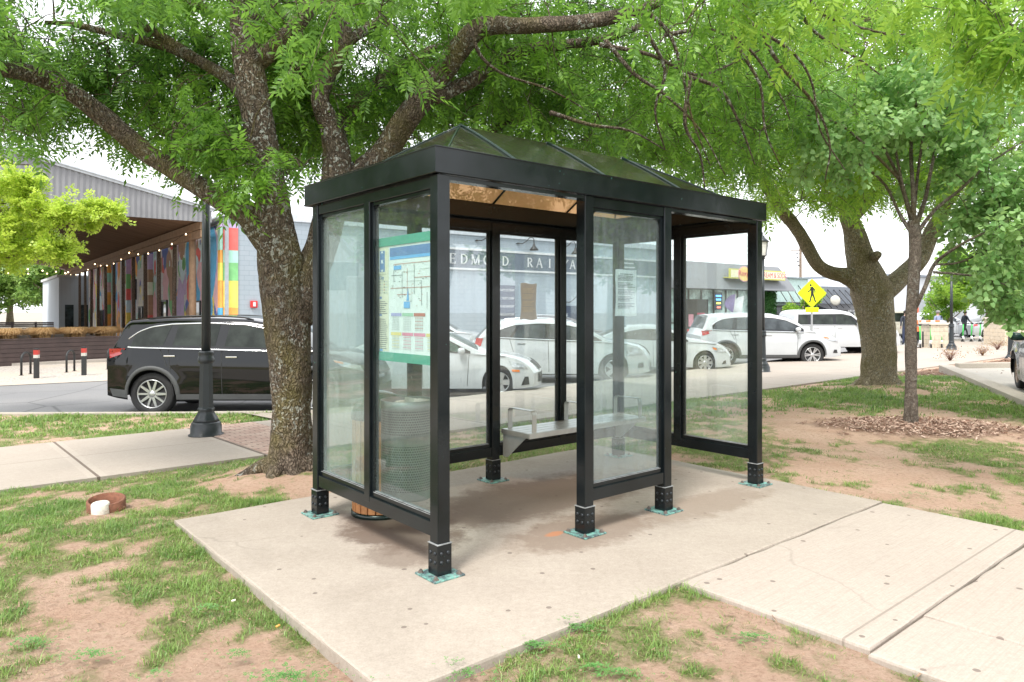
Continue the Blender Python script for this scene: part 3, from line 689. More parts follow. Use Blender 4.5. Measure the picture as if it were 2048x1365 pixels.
# glazed vaulted roof
def domem():
    m, nt, out = new_mat('bronze acrylic roof'); p = pos(nt)
    tr = nd(nt, 'ShaderNodeBsdfTransparent'); tr.inputs[0].default_value = (.66, .42, .22, 1)
    gl = nd(nt, 'ShaderNodeBsdfGlossy'); gl.inputs['Roughness'].default_value = .06
    bn = bump(nt, noise(nt, 7, 3, .6, p), .25, .02); nt.links.new(bn, gl.inputs['Normal'])
    fr = fresn(nt, .10, .9); m1 = nd(nt, 'ShaderNodeMixShader'); nt.links.new(fr, m1.inputs[0]); nt.links.new(tr.outputs[0], m1.inputs[1]); nt.links.new(gl.outputs[0], m1.inputs[2])
    df = nd(nt, 'ShaderNodeBsdfTranslucent'); df.inputs[0].default_value = (.46, .24, .11, 1); dd = nd(nt, 'ShaderNodeBsdfDiffuse'); dd.inputs[0].default_value = (.02, .028, .018, 1)
    m3 = nd(nt, 'ShaderNodeMixShader'); m3.inputs[0].default_value = .25; nt.links.new(df.outputs[0], m3.inputs[1]); nt.links.new(dd.outputs[0], m3.inputs[2])
    m2 = nd(nt, 'ShaderNodeMixShader'); nt.links.new(ramp(nt, noise(nt, 4, 5, .7, p), .3, .75, (.62, .62, .62, 1), (.82, .82, .82, 1)), m2.inputs[0])
    nt.links.new(m1.outputs[0], m2.inputs[1]); nt.links.new(m3.outputs[0], m2.inputs[2])
    # outer face: tree reflections painted in as dark green; bronze inner face
    od = nd(nt, 'ShaderNodeBsdfPrincipled'); od.inputs['Roughness'].default_value = .12; od.inputs['Specular IOR Level'].default_value = .5; nt.links.new(bn, od.inputs['Normal'])
    nt.links.new(mixrgb(nt, ramp(nt, noise(nt, 9, 5, .7, p), .35, .7), (.006, .012, .008), (.022, .03, .018)), od.inputs['Base Color'])
    ot = nd(nt, 'ShaderNodeMixShader'); ot.inputs[0].default_value = .94; tr2 = nd(nt, 'ShaderNodeBsdfTransparent'); tr2.inputs[0].default_value = (.6, .5, .35, 1); nt.links.new(tr2.outputs[0], ot.inputs[1]); nt.links.new(od.outputs[0], ot.inputs[2])
    gg = nd(nt, 'ShaderNodeNewGeometry'); mf = nd(nt, 'ShaderNodeMixShader'); nt.links.new(gg.outputs['Backfacing'], mf.inputs[0]); nt.links.new(ot.outputs[0], mf.inputs[1]); nt.links.new(m2.outputs[0], mf.inputs[2]); nt.links.new(mf.outputs[0], out.inputs[0]); return m
du0, du1, dv0, dv1 = fu0+.17, fu1-.17, fv0+.15, fv1-.15; dz = fz1-.01; ru0, ru1, rv, rh = .72, 2.56, .80, .415
DM = domem(); NT = 8
def prof_t(t): return t, math.sin(t*math.pi/2*.42)/math.sin(math.pi/2*.42)
RU = [.72, 1.57, 2.46]; ru0, ru1 = RU[0], RU[2]+.08
def dpt(base, top, t, up=0.0):
    a, b = prof_t(t); return (base[0]+(top[0]-base[0])*a, base[1]+(top[1]-base[1])*a, dz+rh*b+up)
def dpanel(b0, b1, t0, t1):
    """curved roof panel between two base points and two ridge points"""
    mb = MB(); n = 8; vs = []
    for j in range(NT+1):
        for i in range(n+1):
            s = i/n; vs.append(dpt((b0[0]+(b1[0]-b0[0])*s, b0[1]+(b1[1]-b0[1])*s), (t0[0]+(t1[0]-t0[0])*s, t0[1]+(t1[1]-t0[1])*s), j/NT))
    mb.add(vs, [(j*(n+1)+i, j*(n+1)+i+1, (j+1)*(n+1)+i+1, (j+1)*(n+1)+i) for j in range(NT) for i in range(n)], 0, True); mb.build('roof_panel', DM, shelter)
cuts = [du0, .72, 1.57, 2.46, du1]; rid = [ru0, ru0, 1.57, 2.46, 2.46]
for k in range(4):
    dpanel((cuts[k], dv0), (cuts[k+1], dv0), (rid[k], rv), (rid[k+1], rv)); dpanel((cuts[k+1], dv1), (cuts[k], dv1), (rid[k+1], rv), (rid[k], rv))
dpanel((du0, dv1), (du0, dv0), (ru0, rv), (ru0, rv)); dpanel((du1, dv0), (du1, dv1), (2.46, rv), (2.46, rv))
RIBM = M('dark green roof rib', (.008, .022, .018), .25, spec=.6)
def rib(pts, r=.013): mb = MB(); mb.tube(pts, r, 6); mb.build('roof_rib', RIBM, shelter)
for uu in RU:
    rib([dpt((uu, dv0), (uu, rv), j/NT, .004) for j in range(NT+1)]); rib([dpt((uu, dv1), (uu, rv), j/NT, .004) for j in range(NT+1)])
for cu, cv, tu in ((du0, dv0, ru0), (du0, dv1, ru0), (du1, dv0, 2.46), (du1, dv1, 2.46)): rib([dpt((cu, cv), (tu, rv), j/NT, .002) for j in range(NT+1)], .007)
# inner ceiling frame
mb = MB()
for (a, b) in (((.11, .045), (W_-.11, .11)), ((.11, D_-.11), (W_-.11, D_-.045)), ((.045, .045), (.11, D_-.045)), ((W_-.11, .045), (W_-.045, D_-.045))):
    mb.box((a[0], a[1], 2.286), (b[0], b[1], 2.39))
mb.build('ceiling_frame', PAINT, shelter)

# ------------------------------------------------------------------ map case behind the side glass
pm = {k: M('print '+k, c, .55, var=.05, scale=30) for k, c in dict(paper=(.74, .76, .76), green=(.09, .34, .25), blue=(.14, .23, .45), sky=(.18, .42, .75), cream=(.70, .67, .54), ink=(.12, .12, .14), red=(.48, .16, .12), lilac=(.40, .38, .62), mint=(.35, .55, .40), rose=(.70, .25, .35), ochre=(.75, .60, .25), tornp=(.50, .51, .50), grey=(.55, .56, .56), white=(.88, .89, .89)).items()}
pk = list(pm)
mapT = MUV @ frame((.030, .755, 1.175), (0, -1, 0))
poster = empty('transit_map_poster', UV(.03, .4, 1.175), 0, 'framed white route map poster with green top and bottom bands behind the side glass', 'poster')
def P2(mb, x0, y0, x1, y1, k, z=0.002): mb.quad((x0, y0, z), (x1, y0, z), (x1, y1, z), (x0, y1, z), pk.index(k))
def finish(mb, name, par, T):
    o = mb.build(name, [pm[k] for k in pk]); o.data.transform(par.matrix_world.inverted() @ T) if False else o.data.transform(T); o.data.transform(Matrix.Translation(-Vector(par.location))); o.parent = par; return o
mb = MB(); PW, PH = .71, .785
mb.box((0, 0, -.006), (PW, .055, .006), pk.index('green')); mb.box((0, PH-.055, -.006), (PW, PH, .006), pk.index('green')); finish(mb, 'frame_band', poster, mapT)
mb = MB(); mb.box((.004, .0555, -.004), (PW-.004, PH-.0555, .0), pk.index('paper'))
P2(mb, .006, .06, .135, PH-.06, 'cream', .001)
P2(mb, .15, PH-.125, PW-.01, PH-.07, 'blue'); P2(mb, .15, PH-.145, PW-.01, PH-.126, 'sky')
for i in range(16): P2(mb, .02, .075+i*.0125, .02+random.uniform(.07, .105), .079+i*.0125, 'ink', .002)
for i in range(7): P2(mb, .02, .30+i*.0125, .02+random.uniform(.06, .105), .304+i*.0125, 'ink', .002)
P2(mb, .02, .285, .05, .297, 'blue'); P2(mb, .02, .395, .05, .41, 'blue'); P2(mb, .02, .06, .06, .072, 'sky')
for i in range(5):
    P2(mb, .02, .43+i*.018, .03, .438+i*.018, 'ink'); P2(mb, .035, .43+i*.018, .062, .436+i*.018, 'grey'); P2(mb, .075, .43+i*.018, .085, .438+i*.018, 'red' if i % 2 else 'ink'); P2(mb, .09, .43+i*.018, .12, .436+i*.018, 'grey')
# route lines
R = random.Random(5)
def ln(x0, y0, x1, y1, k, w=.0016):
    if abs(x1-x0) > abs(y1-y0): P2(mb, x0, y0-w, x1, y0+w, k, .0025)
    else: P2(mb, x0-w, min(y0, y1), x0+w, max(y0, y1), k, .0025)
x = .17; 
for k, (x0, y0, x1, y1) in enumerate([(.16, .46, .66, .46), (.3, .56, .3, .40), (.3, .56, .44, .56), (.44, .60, .44, .42), (.44, .52, .62, .52), (.62, .61, .62, .36), (.2, .61, .62, .61), (.2, .61, .2, .5), (.36, .50, .52, .50), (.52, .50, .52, .35), (.36, .58, .36, .38), (.5, .57, .68, .57), (.24, .42, .4, .42), (.58, .43, .58, .33), (.41, .48, .41, .36), (.17, .54, .3, .54)]):
    ln(x0, y0, x1, y1, ['red', 'ink', 'grey', 'ink', 'red', 'grey'][k % 6])
for _ in range(60): a, b = R.uniform(.16, .68), R.uniform(.34, .61); P2(mb, a, b, a+R.uniform(.004, .02), b+.003, R.choice(['ink', 'grey', 'red']), .003)
P2(mb, .2, .575, .29, .6, 'sky', .0035); P2(mb, .32, .335, .39, .375, 'sky', .0035); mb.add([(.35, .38, .003), (.38, .38, .003), (.37, .46, .003)], [(0, 1, 2)], pk.index('sky'))
for j, (y, cols) in enumerate(((.285, ['lilac', 'mint', 'red']), (.165, ['ochre', 'rose', 'rose', 'ochre']))):
    for i, kk in enumerate(cols):
        xx = .165+i*.135; P2(mb, xx, y, xx+.125, y+.02, kk)
        for r_ in range(8):
            for c_ in range(5): P2(mb, xx+.015+c_*.018, y-.012-r_*.0105, xx+.027+c_*.018, y-.007-r_*.0105, 'grey' if kk in ('lilac', 'mint') or r_ % 2 else kk, .002)
finish(mb, 'printed_sheet', poster, mapT)
# blue emblem: stacked interlocking white hooks
mb = MB(); mb.box((.018, .555, .0005), (.105, .715, .0045), pk.index('cream')); P2(mb, .03, .568, .093, .703, 'blue', .006)
for i, y in enumerate((.575, .605, .638, .67)):
    n = 10; cx, cy, r = .0615, y+.008, .014
    a0 = 0 if i % 2 else math.pi
    ring = [(cx+r*math.cos(a0+math.pi*k/n), cy+(.008 if i % 2 else -.0)+r*math.sin(a0+math.pi*k/n)) for k in range(n+1)]
    inn = [(cx+r*.5*math.cos(a0+math.pi*k/n), cy+(.008 if i % 2 else -.0)+r*.5*math.sin(a0+math.pi*k/n)) for k in range(n+1)]
    for k in range(n): mb.quad((*ring[k], .0075), (*ring[k+1], .0075), (*inn[k+1], .0075), (*inn[k], .0075), pk.index('white'))
finish(mb, 'emblem', poster, mapT)
t = text('City', .035, pm['blue'], 'lettering', None, mapT @ Matrix.Translation((.02, .52, .004)), .0005); t.data.transform(Matrix.Translation(-Vector(poster.location))); t.parent = poster
# paper notices taped to the glass
def notice(name, T, w, h, label, key, lines, curl=.0, yellow=0):
    n = 10; mb = MB(); vs = []
    for j in range(n+1):
        for i in range(n+1):
            a, b = i/n, j/n; x = (a-.5)*w*(1-.08*math.sin(b*3)*curl); y = (b-.5)*h+.004*math.sin(a*7)*curl
            vs.append((x, y, .0035+.006*curl*abs(math.sin(a*5+b*4))+.02*curl*max(0, b-.85)))
    mb.add(vs, [(j*(n+1)+i, j*(n+1)+i+1, (j+1)*(n+1)+i+1, (j+1)*(n+1)+i) for j in range(n) for i in range(n)], pk.index(key), True)
    for i in range(lines):
        y = h*.36-i*h*.72/lines; l = random.uniform(.5, .8)*w if i % 5 != 4 else 0
        if l: P2(mb, -.4*w, y, -.4*w+l, y+h*.012, 'cream' if key == 'tornp' else 'ink', .008+.006*curl)
    if key != 'tornp': P2(mb, -.3*w, h*.40, .3*w, h*.415, 'ink', .011)
    o = mb.build(name, [pm[k] for k in pk], T=T); tag(o, label, 'notice'); return o
notice('paper_notice', MUV @ frame((1.62, .036, 1.62), (1, 0, 0)), .23, .33, 'white typed sheet taped inside the narrow front glass panel', 'white', 24, .6)
notice('paper_notice', MUV @ frame((2.02, D_-.008, 1.575), (1, 0, 0)), .20, .33, 'torn yellowed paper notice stuck on the back glass', 'tornp', 20, 1.3)
# ------------------------------------------------------------------ bench
ALU = M('brushed aluminium', (.50, .51, .50), .35, .75, var=.1, scale=9); ALUP = M('grey painted bracket', (.42, .45, .44), .5, .2, var=.12, scale=5, bmp=.1)
bench = empty('bench', UV(1.68, 1.3), RZ, 'grey aluminium slatted bench with loop armrests fixed along the shelter back', 'bench')
b0, b1, bv0, bv1, bz = 0.0, 1.52, -.15, .215, .455
mb = MB(); n = 4; w = (bv1-bv0)/n
for i in range(n): mb.box((b0, bv0+i*w+.004, bz-.02), (b1, bv0+(i+1)*w-.004, bz), bev=.004)
mb.box((b0, bv0-.006, bz-.045), (b1, bv0+.003, bz-.003)); mb.box((b0-.004, bv0, bz-.042), (b0-.0005, bv1, bz-.004)); mb.box((b1+.0005, bv0, bz-.042), (b1+.004, bv1, bz-.004))
mb.build('seat', ALU, bench)
for uu in (.02, b1-.03):
    mb = MB(); poly = [(bv1+.0, bz-.045), (bv0+.06, bz-.045), (bv0+.08, bz-.06), (bv1-.06, bz-.245), (bv1-.0, bz-.245)]
    for k in (0, 1): pass
    vs = [(uu-.004, y, z) for y, z in poly]+[(uu+.004, y, z) for y, z in poly]; m_ = len(poly)
    mb.add(vs, [tuple(range(m_)), tuple(range(m_, 2*m_))[::-1]]+[(i, (i+1) % m_, (i+1) % m_+m_, i+m_) for i in range(m_)])
    mb.box((uu-.004, bv0+.06, bz-.045), (uu+.045, bv1, bz-.0415)); mb.build('bracket', ALUP, bench)
for uu in (.07, .76, 1.45):
    mb = MB(); a, b_, h, r = bv0+.01, bv1-.03, .185, .035; w = .025
    path = [(a, bz-.03)]+[(a, bz+h-r)]+[(a+r-r*math.cos(t*math.pi/8), bz+h-r+r*math.sin(t*math.pi/8)) for t in range(1, 5)]+[(b_-r+r*math.sin(t*math.pi/8), bz+h-r+r*math.cos(t*math.pi/8)) for t in range(0, 5)]+[(b_, bz)]
    th = .006; ins = []
    for i, (y, z) in enumerate(path):
        q0 = path[max(0, i-1)]; q1 = path[min(len(path)-1, i+1)]; dy, dz_ = q1[0]-q0[0], q1[1]-q0[1]; L = math.hypot(dy, dz_); ins.append((y+dz_/L*th, z-dy/L*th))
    for i in range(len(path)-1):
        A, B, C_, D = path[i], path[i+1], ins[i+1], ins[i]
        for (p, q) in ((A, B), (D, C_)): mb.quad((uu-w, *p), (uu+w, *p), (uu+w, *q), (uu-w, *q))
        for s in (-w, w): mb.quad((uu+s, *A), (uu+s, *B), (uu+s, *C_), (uu+s, *D))
    mb.build('armrest', ALU, bench)
# ------------------------------------------------------------------ bins
def perfm():
    m, nt, out = new_mat('perforated grey steel'); tc = nd(nt, 'ShaderNodeTexCoord'); s = nd(nt, 'ShaderNodeSeparateXYZ'); nt.links.new(tc.outputs['Object'], s.inputs[0])
    ang = mth(nt, 'ARCTAN2', s.outputs[1], s.outputs[0]); a = mth(nt, 'MULTIPLY', ang, 11.0); z = mth(nt, 'MULTIPLY', s.outputs[2], 62.0)
    row = mth(nt, 'FLOOR', z); a2 = mth(nt, 'ADD', a, mth(nt, 'MULTIPLY', mth(nt, 'MODULO', row, 2.0), .5))
    fx = mth(nt, 'SUBTRACT', mth(nt, 'FRACT', a2), .5); fy = mth(nt, 'SUBTRACT', mth(nt, 'FRACT', z), .5)
    d = mth(nt, 'SQRT', mth(nt, 'ADD', mth(nt, 'POWER', fx, 2.0), mth(nt, 'POWER', fy, 2.0)))
    hole = mth(nt, 'LESS_THAN', d, .33)
    zb = mth(nt, 'MULTIPLY', mth(nt, 'GREATER_THAN', s.outputs[2], .07), mth(nt, 'LESS_THAN', s.outputs[2], .60))
    band = mth(nt, 'GREATER_THAN', mth(nt, 'ABSOLUTE', mth(nt, 'SUBTRACT', s.outputs[2], .40)), .035)
    hole = mth(nt, 'MULTIPLY', hole, mth(nt, 'MULTIPLY', zb, band))
    c = mixrgb(nt, ramp(nt, noise(nt, 6, 4, .6, pos(nt)), .3, .7), (.13, .145, .14), (.21, .23, .225)); c = mixrgb(nt, hole, c, (.015, .02, .02))
    pbsdf(nt, out, c, .5, .2, .4); return m
tc_u, tc_v = toUV(*at(815, 700, 4.78)[:2])
bin1 = empty('litter_bin', UV(tc_u, tc_v, .245), 0, 'perforated grey metal litter bin hung inside the shelter near the map', 'litter bin')
mb = MB(); r = .175; mb.lathe([(.04, .0), (r-.02, .0), (r, .02), (r, .60), (r+.004, .602), (r+.004, .655), (r-.006, .655), (r-.006, .60)], 40); mb.f.pop(); mb.m.pop(); mb.sm.pop()
o = mb.build('bin_body', perfm(), bin1)
mb = MB(); mb.lathe([(r-.012, .02), (r-.012, .58), (r-.03, .56), (.02, .50)], 32); mb.build('bin_liner', M('black bin bag', (.012, .013, .014), .35, bmp=.4, scale=12), bin1)
mb = MB(); mb.box((-.035, r+.004, .30), (.035, r+.05, .62)); mb.build('hanger', PAINT, bin1)
mb = MB()
for k in range(7):
    T = Matrix.Translation((random.uniform(-.09, .09), random.uniform(-.09, .09), .60+random.uniform(-.02, .04))) @ Matrix.Rotation(random.uniform(0, 6), 4, 'Z') @ Matrix.Rotation(random.uniform(-.8, .8), 4, 'X')
    mb.box((-.06, -.04, -.004), (.06, .04, .004) if k % 2 else (.05, .05, .03), T=T)
tr = mb.build('crumpled_litter', M('pale litter paper', (.62, .58, .5), .8, var=.3), None, Matrix.Translation(UV(tc_u, tc_v, .245))); tag(tr, 'crumpled pale paper rubbish heaped in the top of the perforated bin', 'litter')
wx, wy = at(762, 700, 5.28)[:2]
bin2 = empty('slatted_bin', (wx, wy, 0), 0, 'round orange wood slatted bin with a dark domed lid under the hanging bin', 'litter bin')
WOOD = M('orange cedar slat', (.46, .20, .075), .6, var=.25, scale=14, bmp=.2); r = .205
mb = MB()
for i in range(22):
    T = Matrix.Rotation(2*math.pi*i/22, 4, 'Z'); mb.box((r-.016, -.0255, .035), (r+.004, .0255, .70), T=T, bev=.003)
    for z in (.1, .6): mb.lathe([(.005, 0), (.005, .003), (.001, .004)], 6, 1, T=T @ Matrix.Translation((r+.003, 0, z)) @ Matrix.Rotation(math.pi/2, 4, 'Y'))
mb.build('slats', [WOOD, BOLTM], bin2)
mb = MB(); mb.lathe([(r-.02, .0), (r+.012, .0), (r+.012, .03), (r-.02, .03)], 32); mb.lathe([(r-.03, .03), (r-.03, .69), (r-.04, .70), (.02, .7)], 32); mb.build('inner_drum', RIBM, bin2)
mb = MB(); mb.lathe([(r+.012, .705), (r+.012, .74), (r-.01, .79), (r-.05, .84), (r-.11, .88), (.03, .90)], 32); mb.build('domed_lid', M('dark green lid', (.02, .05, .04), .25, spec=.6), bin2)
# pipe cleanout in the grass
px_, py_, pz_ = G(213, 1012)
ring = empty('pipe_collar', (px_, py_, pz_-.03), .3, 'open rusty iron collar ring sticking out of the turf', 'pipe collar')
RUST = M('rusty iron', (.20, .085, .05), .9, var=.35, scale=25, bmp=.5)
mb = MB(); mb.lathe([(.135, -.05), (.135, .085), (.119, .09), (.119, -.05)], 36, T=Matrix.Rotation(rad(9), 4, 'X')); mb.f.pop(); mb.m.pop(); mb.sm.pop(); mb.f.pop(); mb.m.pop(); mb.sm.pop(); mb.build('collar', RUST, ring)
cap = MB(); cap.lathe([(.062, -.05), (.064, .0), (.064, .075), (.058, .085), (.02, .088), (.018, .082)], 24, T=Matrix.Rotation(rad(6), 4, 'X'))
o = cap.build('drain_cap', M('chalky white plastic', (.66, .63, .55), .7, var=.2, scale=30, bmp=.2), None, Matrix.Translation((px_+.02, py_-.11, pz_-.03))); tag(o, 'chalky white capped drain pipe beside the rusty collar', 'pipe')
# litter: cigarette ends on the soil
for px, py, cc in ((552, 1248, (.75, .35, .08)), (463, 1197, (.8, .74, .6)), (1158, 1310, (.7, .66, .5))):
    x, y, z = G(px, py); mb = MB(); a = random.uniform(0, 3); mb.tube([(x, y, z-.015), (x+.02*math.cos(a), y+.02*math.sin(a), z-.012)], .005, 8)
    o = mb.build('cigarette_end', M('butt %d' % px, cc, .8)); tag(o, {552: 'orange cigarette end on the soil by the pad corner edge', 463: 'pale cigarette end lying in the bare soil', 1158: 'cream scrap of paper lying in the grass before the pad'}[px], 'litter')
# ================================================================== TREES
BARK_A = bark_mat('lichened bark', (.175, .135, .10), (.27, .22, .17), .75, 15)
BARK_B = bark_mat('olive ridged bark', (.40, .33, .22), (.50, .43, .31), .5, 17)
BARK_C = bark_mat('slim grey bark', (.31, .25, .20), (.45, .39, .33), .35, 40)
LEAF_A = leaf_mat('mid green leaflet', (.04, .14, .010), (.21, .42, .035), .54, .9)
LEAF_B = leaf_mat('yellow green leaflet', (.09, .25, .015), (.36, .56, .06), .56, .8)
LEAF_C = leaf_mat('blue green heart leaf', (.16, .36, .10), (.38, .58, .25), .5, 1.5)
LEAF_L = leaf_mat('lime lobed leaf', (.36, .54, .05), (.58, .70, .11), .5, 2)
LEAF_F = leaf_mat('distant foliage', (.09, .20, .03), (.24, .38, .07), .35, .35)
def leaf_compound(L=.24, n=5, ll=.075, lw=.021, droop=.25, seed=0):
    r = random.Random(seed); V = []; Q = []
    def lf(px, ang, s, sy=1):
        z0 = -droop*px*px/L; o = len(V); ca, sa = math.cos(ang), math.sin(ang); dz = r.uniform(-.35, .05)
        for a, b in ((0, 0), (.42, .5), (1, 0), (.42, -.5)):
            x = a*ll*s; y = b*lw*s*2
            V.append((px+x*ca-y*sa*1, x*sa+y*ca, z0+dz*a*ll*s)); 
        Q.append((o, o+1, o+2, o+3))
    for i in range(n):
        p = L*(.22+.72*i/n); s = 1-.25*abs(i-n*.45)/n
        lf(p, .95+r.uniform(-.15, .15), s*r.uniform(.85, 1.1)); lf(p, -.95+r.uniform(-.15, .15), s*r.uniform(.85, 1.1))
    lf(L, r.uniform(-.15, .15), 1.05)
    o = len(V); V += [(0, -.0015, 0), (L, -.001, -droop*L), (L, .001, -droop*L), (0, .0015, 0)]; Q.append((o, o+1, o+2, o+3))
    return np.array(V), np.array(Q)
def leaf_heart(seed=0, s=.075, k=3):
    r = random.Random(seed); V = []; Q = []
    for j in range(k):
        ox, oy = .03+j*.045, (-1)**j*.03; a0 = (-1)**j*.8+r.uniform(-.3, .3); ca, sa = math.cos(a0), math.sin(a0); o = len(V); zz = r.uniform(-.4, .1)
        for a, b in ((0, 0), (-.06, .28), (.18, .5), (.55, .38), (1, 0), (.55, -.38), (.18, -.5), (-.06, -.28)):
            x, y = a*s, b*s; V.append((ox+x*ca-y*sa, oy+x*sa+y*ca, zz*a*s+.25*abs(b)*s))
        Q += [(o, o+1, o+2, o+3), (o, o+3, o+4, o+5), (o, o+5, o+6, o+7)]
    return np.array(V), np.array(Q)
def leaf_lobed(seed=0, s=.055, k=4):
    r = random.Random(seed); V = []; Q = []
    for j in range(k):
        ox, oy = j*.028, (-1)**j*.02; a0 = (-1)**j*.7+r.uniform(-.4, .4)
        for da, l in ((-.75, .75), (0, 1), (.75, .75)):
            ca, sa = math.cos(a0+da), math.sin(a0+da); o = len(V); zz = r.uniform(-.4, .2)
            for a, b in ((0, 0), (.5, .22), (1, 0), (.5, -.22)): x, y = a*s*l, b*s; V.append((ox+x*ca-y*sa, oy+x*sa+y*ca, zz*x))
            Q.append((o, o+1, o+2, o+3))
    return np.array(V), np.array(Q)
def scatter_leaves(P, A, S, tmpl):
    """P (n,3) base, A (n,3) axis, S (n,) scale"""
    A = A/np.linalg.norm(A, axis=1, keepdims=True); up = np.tile([0, 0, 1.0], (len(P), 1))+RNG.normal(0, .55, P.shape)
    B = np.cross(up, A); B /= np.linalg.norm(B, axis=1, keepdims=True)+1e-9; N = np.cross(A, B)
    Vs = []; Fs = []; off = 0; which = RNG.integers(0, len(tmpl), len(P))
    for k, (tv, tq) in enumerate(tmpl):
        i = np.where(which == k)[0]
        if not len(i): continue
        V = P[i][:, None]+S[i][:, None, None]*(tv[None, :, 0:1]*A[i][:, None]+tv[None, :, 1:2]*B[i][:, None]+tv[None, :, 2:3]*N[i][:, None])
        Vs.append(V.reshape(-1, 3)); Fs.append((tq[None]+(np.arange(len(i))*len(tv))[:, None, None]).reshape(-1, 4)+off); off += V.shape[0]*V.shape[1]
    return np.concatenate(Vs), np.concatenate(Fs)
def smooth_path(pts, rr, sub=5):
    """Catmull-Rom through (x,y,z) control points with radii"""
    P = [np.array(p, float) for p in pts]; P = [2*P[0]-P[1]]+P+[2*P[-1]-P[-2]]; R_ = [rr[0]]+list(rr)+[rr[-1]]
    out = []; ro = []
    for i in range(1, len(P)-2):
        for k in range(sub):
            t = k/sub; a, b, c, d = P[i-1:i+3]
            out.append(.5*((2*b)+(-a+c)*t+(2*a-5*b+4*c-d)*t*t+(-a+3*b-3*c+d)*t**3)); ro.append(R_[i]*(1-t)+R_[i+1]*t)
    out.append(P[-2]); ro.append(R_[-2]); return out, ro
def visible(p, m=1.12):
    x, y, z = p
    if y < .8: return False
    return abs(x/y) < .72*m and -.60 < (z-EYE)/y < .436*m
class Tree:
    def __init__(s, name, label, loc, bark, leaf, tmpl, cat='tree', group=None):
        s.root = empty(name, loc, 0, label, cat, group); s.loc = np.array(loc); s.bark = bark; s.leaf = leaf; s.tmpl = tmpl
        s.nodes = []; s.rads = []; s.limbs = []
        s.br = MB(); s.LP = []; s.LA = []; s.LS = []
    def limb(s, pts, rr, name='limb', sides=18, jag=.10, sub=6):
        P, R_ = smooth_path(pts, rr, sub); ph = random.uniform(0, 9)
        mb = MB(); n = sides
        jit = lambda i, j: 1+jag*(float(vnoise(j*.9+ph*3, i*.35+ph))-.5)*2+.5*jag*(float(vnoise(j*2.3+ph, i*1.3))-.5)
        mb.tube([tuple(q-s.loc) for q in P], R_, n, 0, True, True, jit=jit)
        mb.build(name, s.bark, s.root)
        for q, r in zip(P, R_): s.nodes.append(q); s.rads.append(r)
    def grow(s, targets, leaves=6, sub=4, sl=.5, minr=.004, lscale=1.0, sides=5, droop=.35, keep_out=None, attach_min=0):
        nodes = list(s.nodes); rads = list(s.rads)
        N = np.array(nodes); T = np.array(targets)
        d0 = np.min(np.linalg.norm(T[:, None]-N[None], axis=2), axis=1); order = np.argsort(d0)
        NA = np.zeros((len(N)+len(T)*6, 3)); NA[:len(N)] = N; RA = np.zeros(len(NA)); RA[:len(N)] = rads; cnt = len(N)
        for ti in order:
            t = T[ti]; dd = np.linalg.norm(NA[:cnt]-t, axis=1)
            dd = dd+np.where(NA[:cnt, 2] > t[2]+.6, 1.0, 0); j = int(np.argmin(dd)); a = NA[j]; L = np.linalg.norm(t-a)
            if L < .05: continue
            r0 = min(RA[j]*.75, .007+.011*L); m = 5 if L > .8 else 3
            side = RNG.normal(0, .10*L, 3); up = np.array([0, 0, .16*L])
            path = [a+(t-a)*q+(side+up)*math.sin(q*math.pi) for q in np.linspace(0, 1, m+1)]
            rr = [max(minr, r0*(1-.8*q)) for q in np.linspace(0, 1, m+1)]
            s.br.tube([tuple(q-s.loc) for q in path], rr, sides if r0 > .012 else 4, 0, False, True)
            for q, r in list(zip(path, rr))[1:]:
                if cnt < len(NA): NA[cnt] = q; RA[cnt] = r; cnt += 1
            dirn = (t-a)/L; vis = visible(t, 1.25)
            for k in range(sub):
                d = dirn*.6+RNG.normal(0, .7, 3); d[2] -= .15; d /= np.linalg.norm(d); base = path[-1] if k < sub-1 else path[-2]
                ln = sl*RNG.uniform(.55, 1.15); tip = base+d*ln+np.array([0, 0, -droop*ln*.4]); midp = base+d*ln*.5
                if keep_out is not None and keep_out(tip): continue
                if vis: s.br.tube([tuple(base-s.loc), tuple(midp-s.loc), tuple(tip-s.loc)], [minr, minr*.8, minr*.4], 3, 0, False, True)
                for q in range(leaves):
                    f = (q+.6)/leaves; p = base*(1-f)**2+2*midp*f*(1-f)+tip*f*f
                    ax = d*.5+RNG.normal(0, .55, 3); ax[2] -= .25+droop*.6
                    s.LP.append(p); s.LA.append(ax); s.LS.append(lscale*RNG.uniform(.75, 1.2))
    def finish(s):
        if s.br.v: s.br.build('branches', s.bark, s.root)
        if s.LP:
            V, Fq = scatter_leaves(np.array(s.LP), np.array(s.LA), np.array(s.LS), s.tmpl)
            np_mesh('crown', V-s.loc, Fq, s.leaf, s.root); return len(Fq)
def ell(c, r, n, seed=None, hollow=0.0):
    v = RNG.normal(0, 1, (n, 3)); v /= np.linalg.norm(v, axis=1, keepdims=True); q = (hollow+(1-hollow)*RNG.random(n))**(1/2.4)
    return np.array(c)+v*q[:, None]*np.array(r)
def trunk_base(loc, r0, r1, h, flare=1.8, lean=(0, 0)):
    """control points for a flared trunk"""
    zs = [-.12, -.02, .12, .35, h]; rs = [r0*flare, r0*(flare*.88), r0*(1+.35*(flare-1)), r0*1.04, r1]
    return [(loc[0]+lean[0]*max(0, z)/h, loc[1]+lean[1]*max(0, z)/h, loc[2]+z) for z in zs], rs
TA = [leaf_compound(.235, 5, .078, .0125, .3, i) for i in range(4)]
TB = [leaf_compound(.26, 5, .09, .0145, .3, 10+i) for i in range(3)]
TH = [leaf_heart(i) for i in range(4)]; TL = [leaf_lobed(i) for i in range(4)]
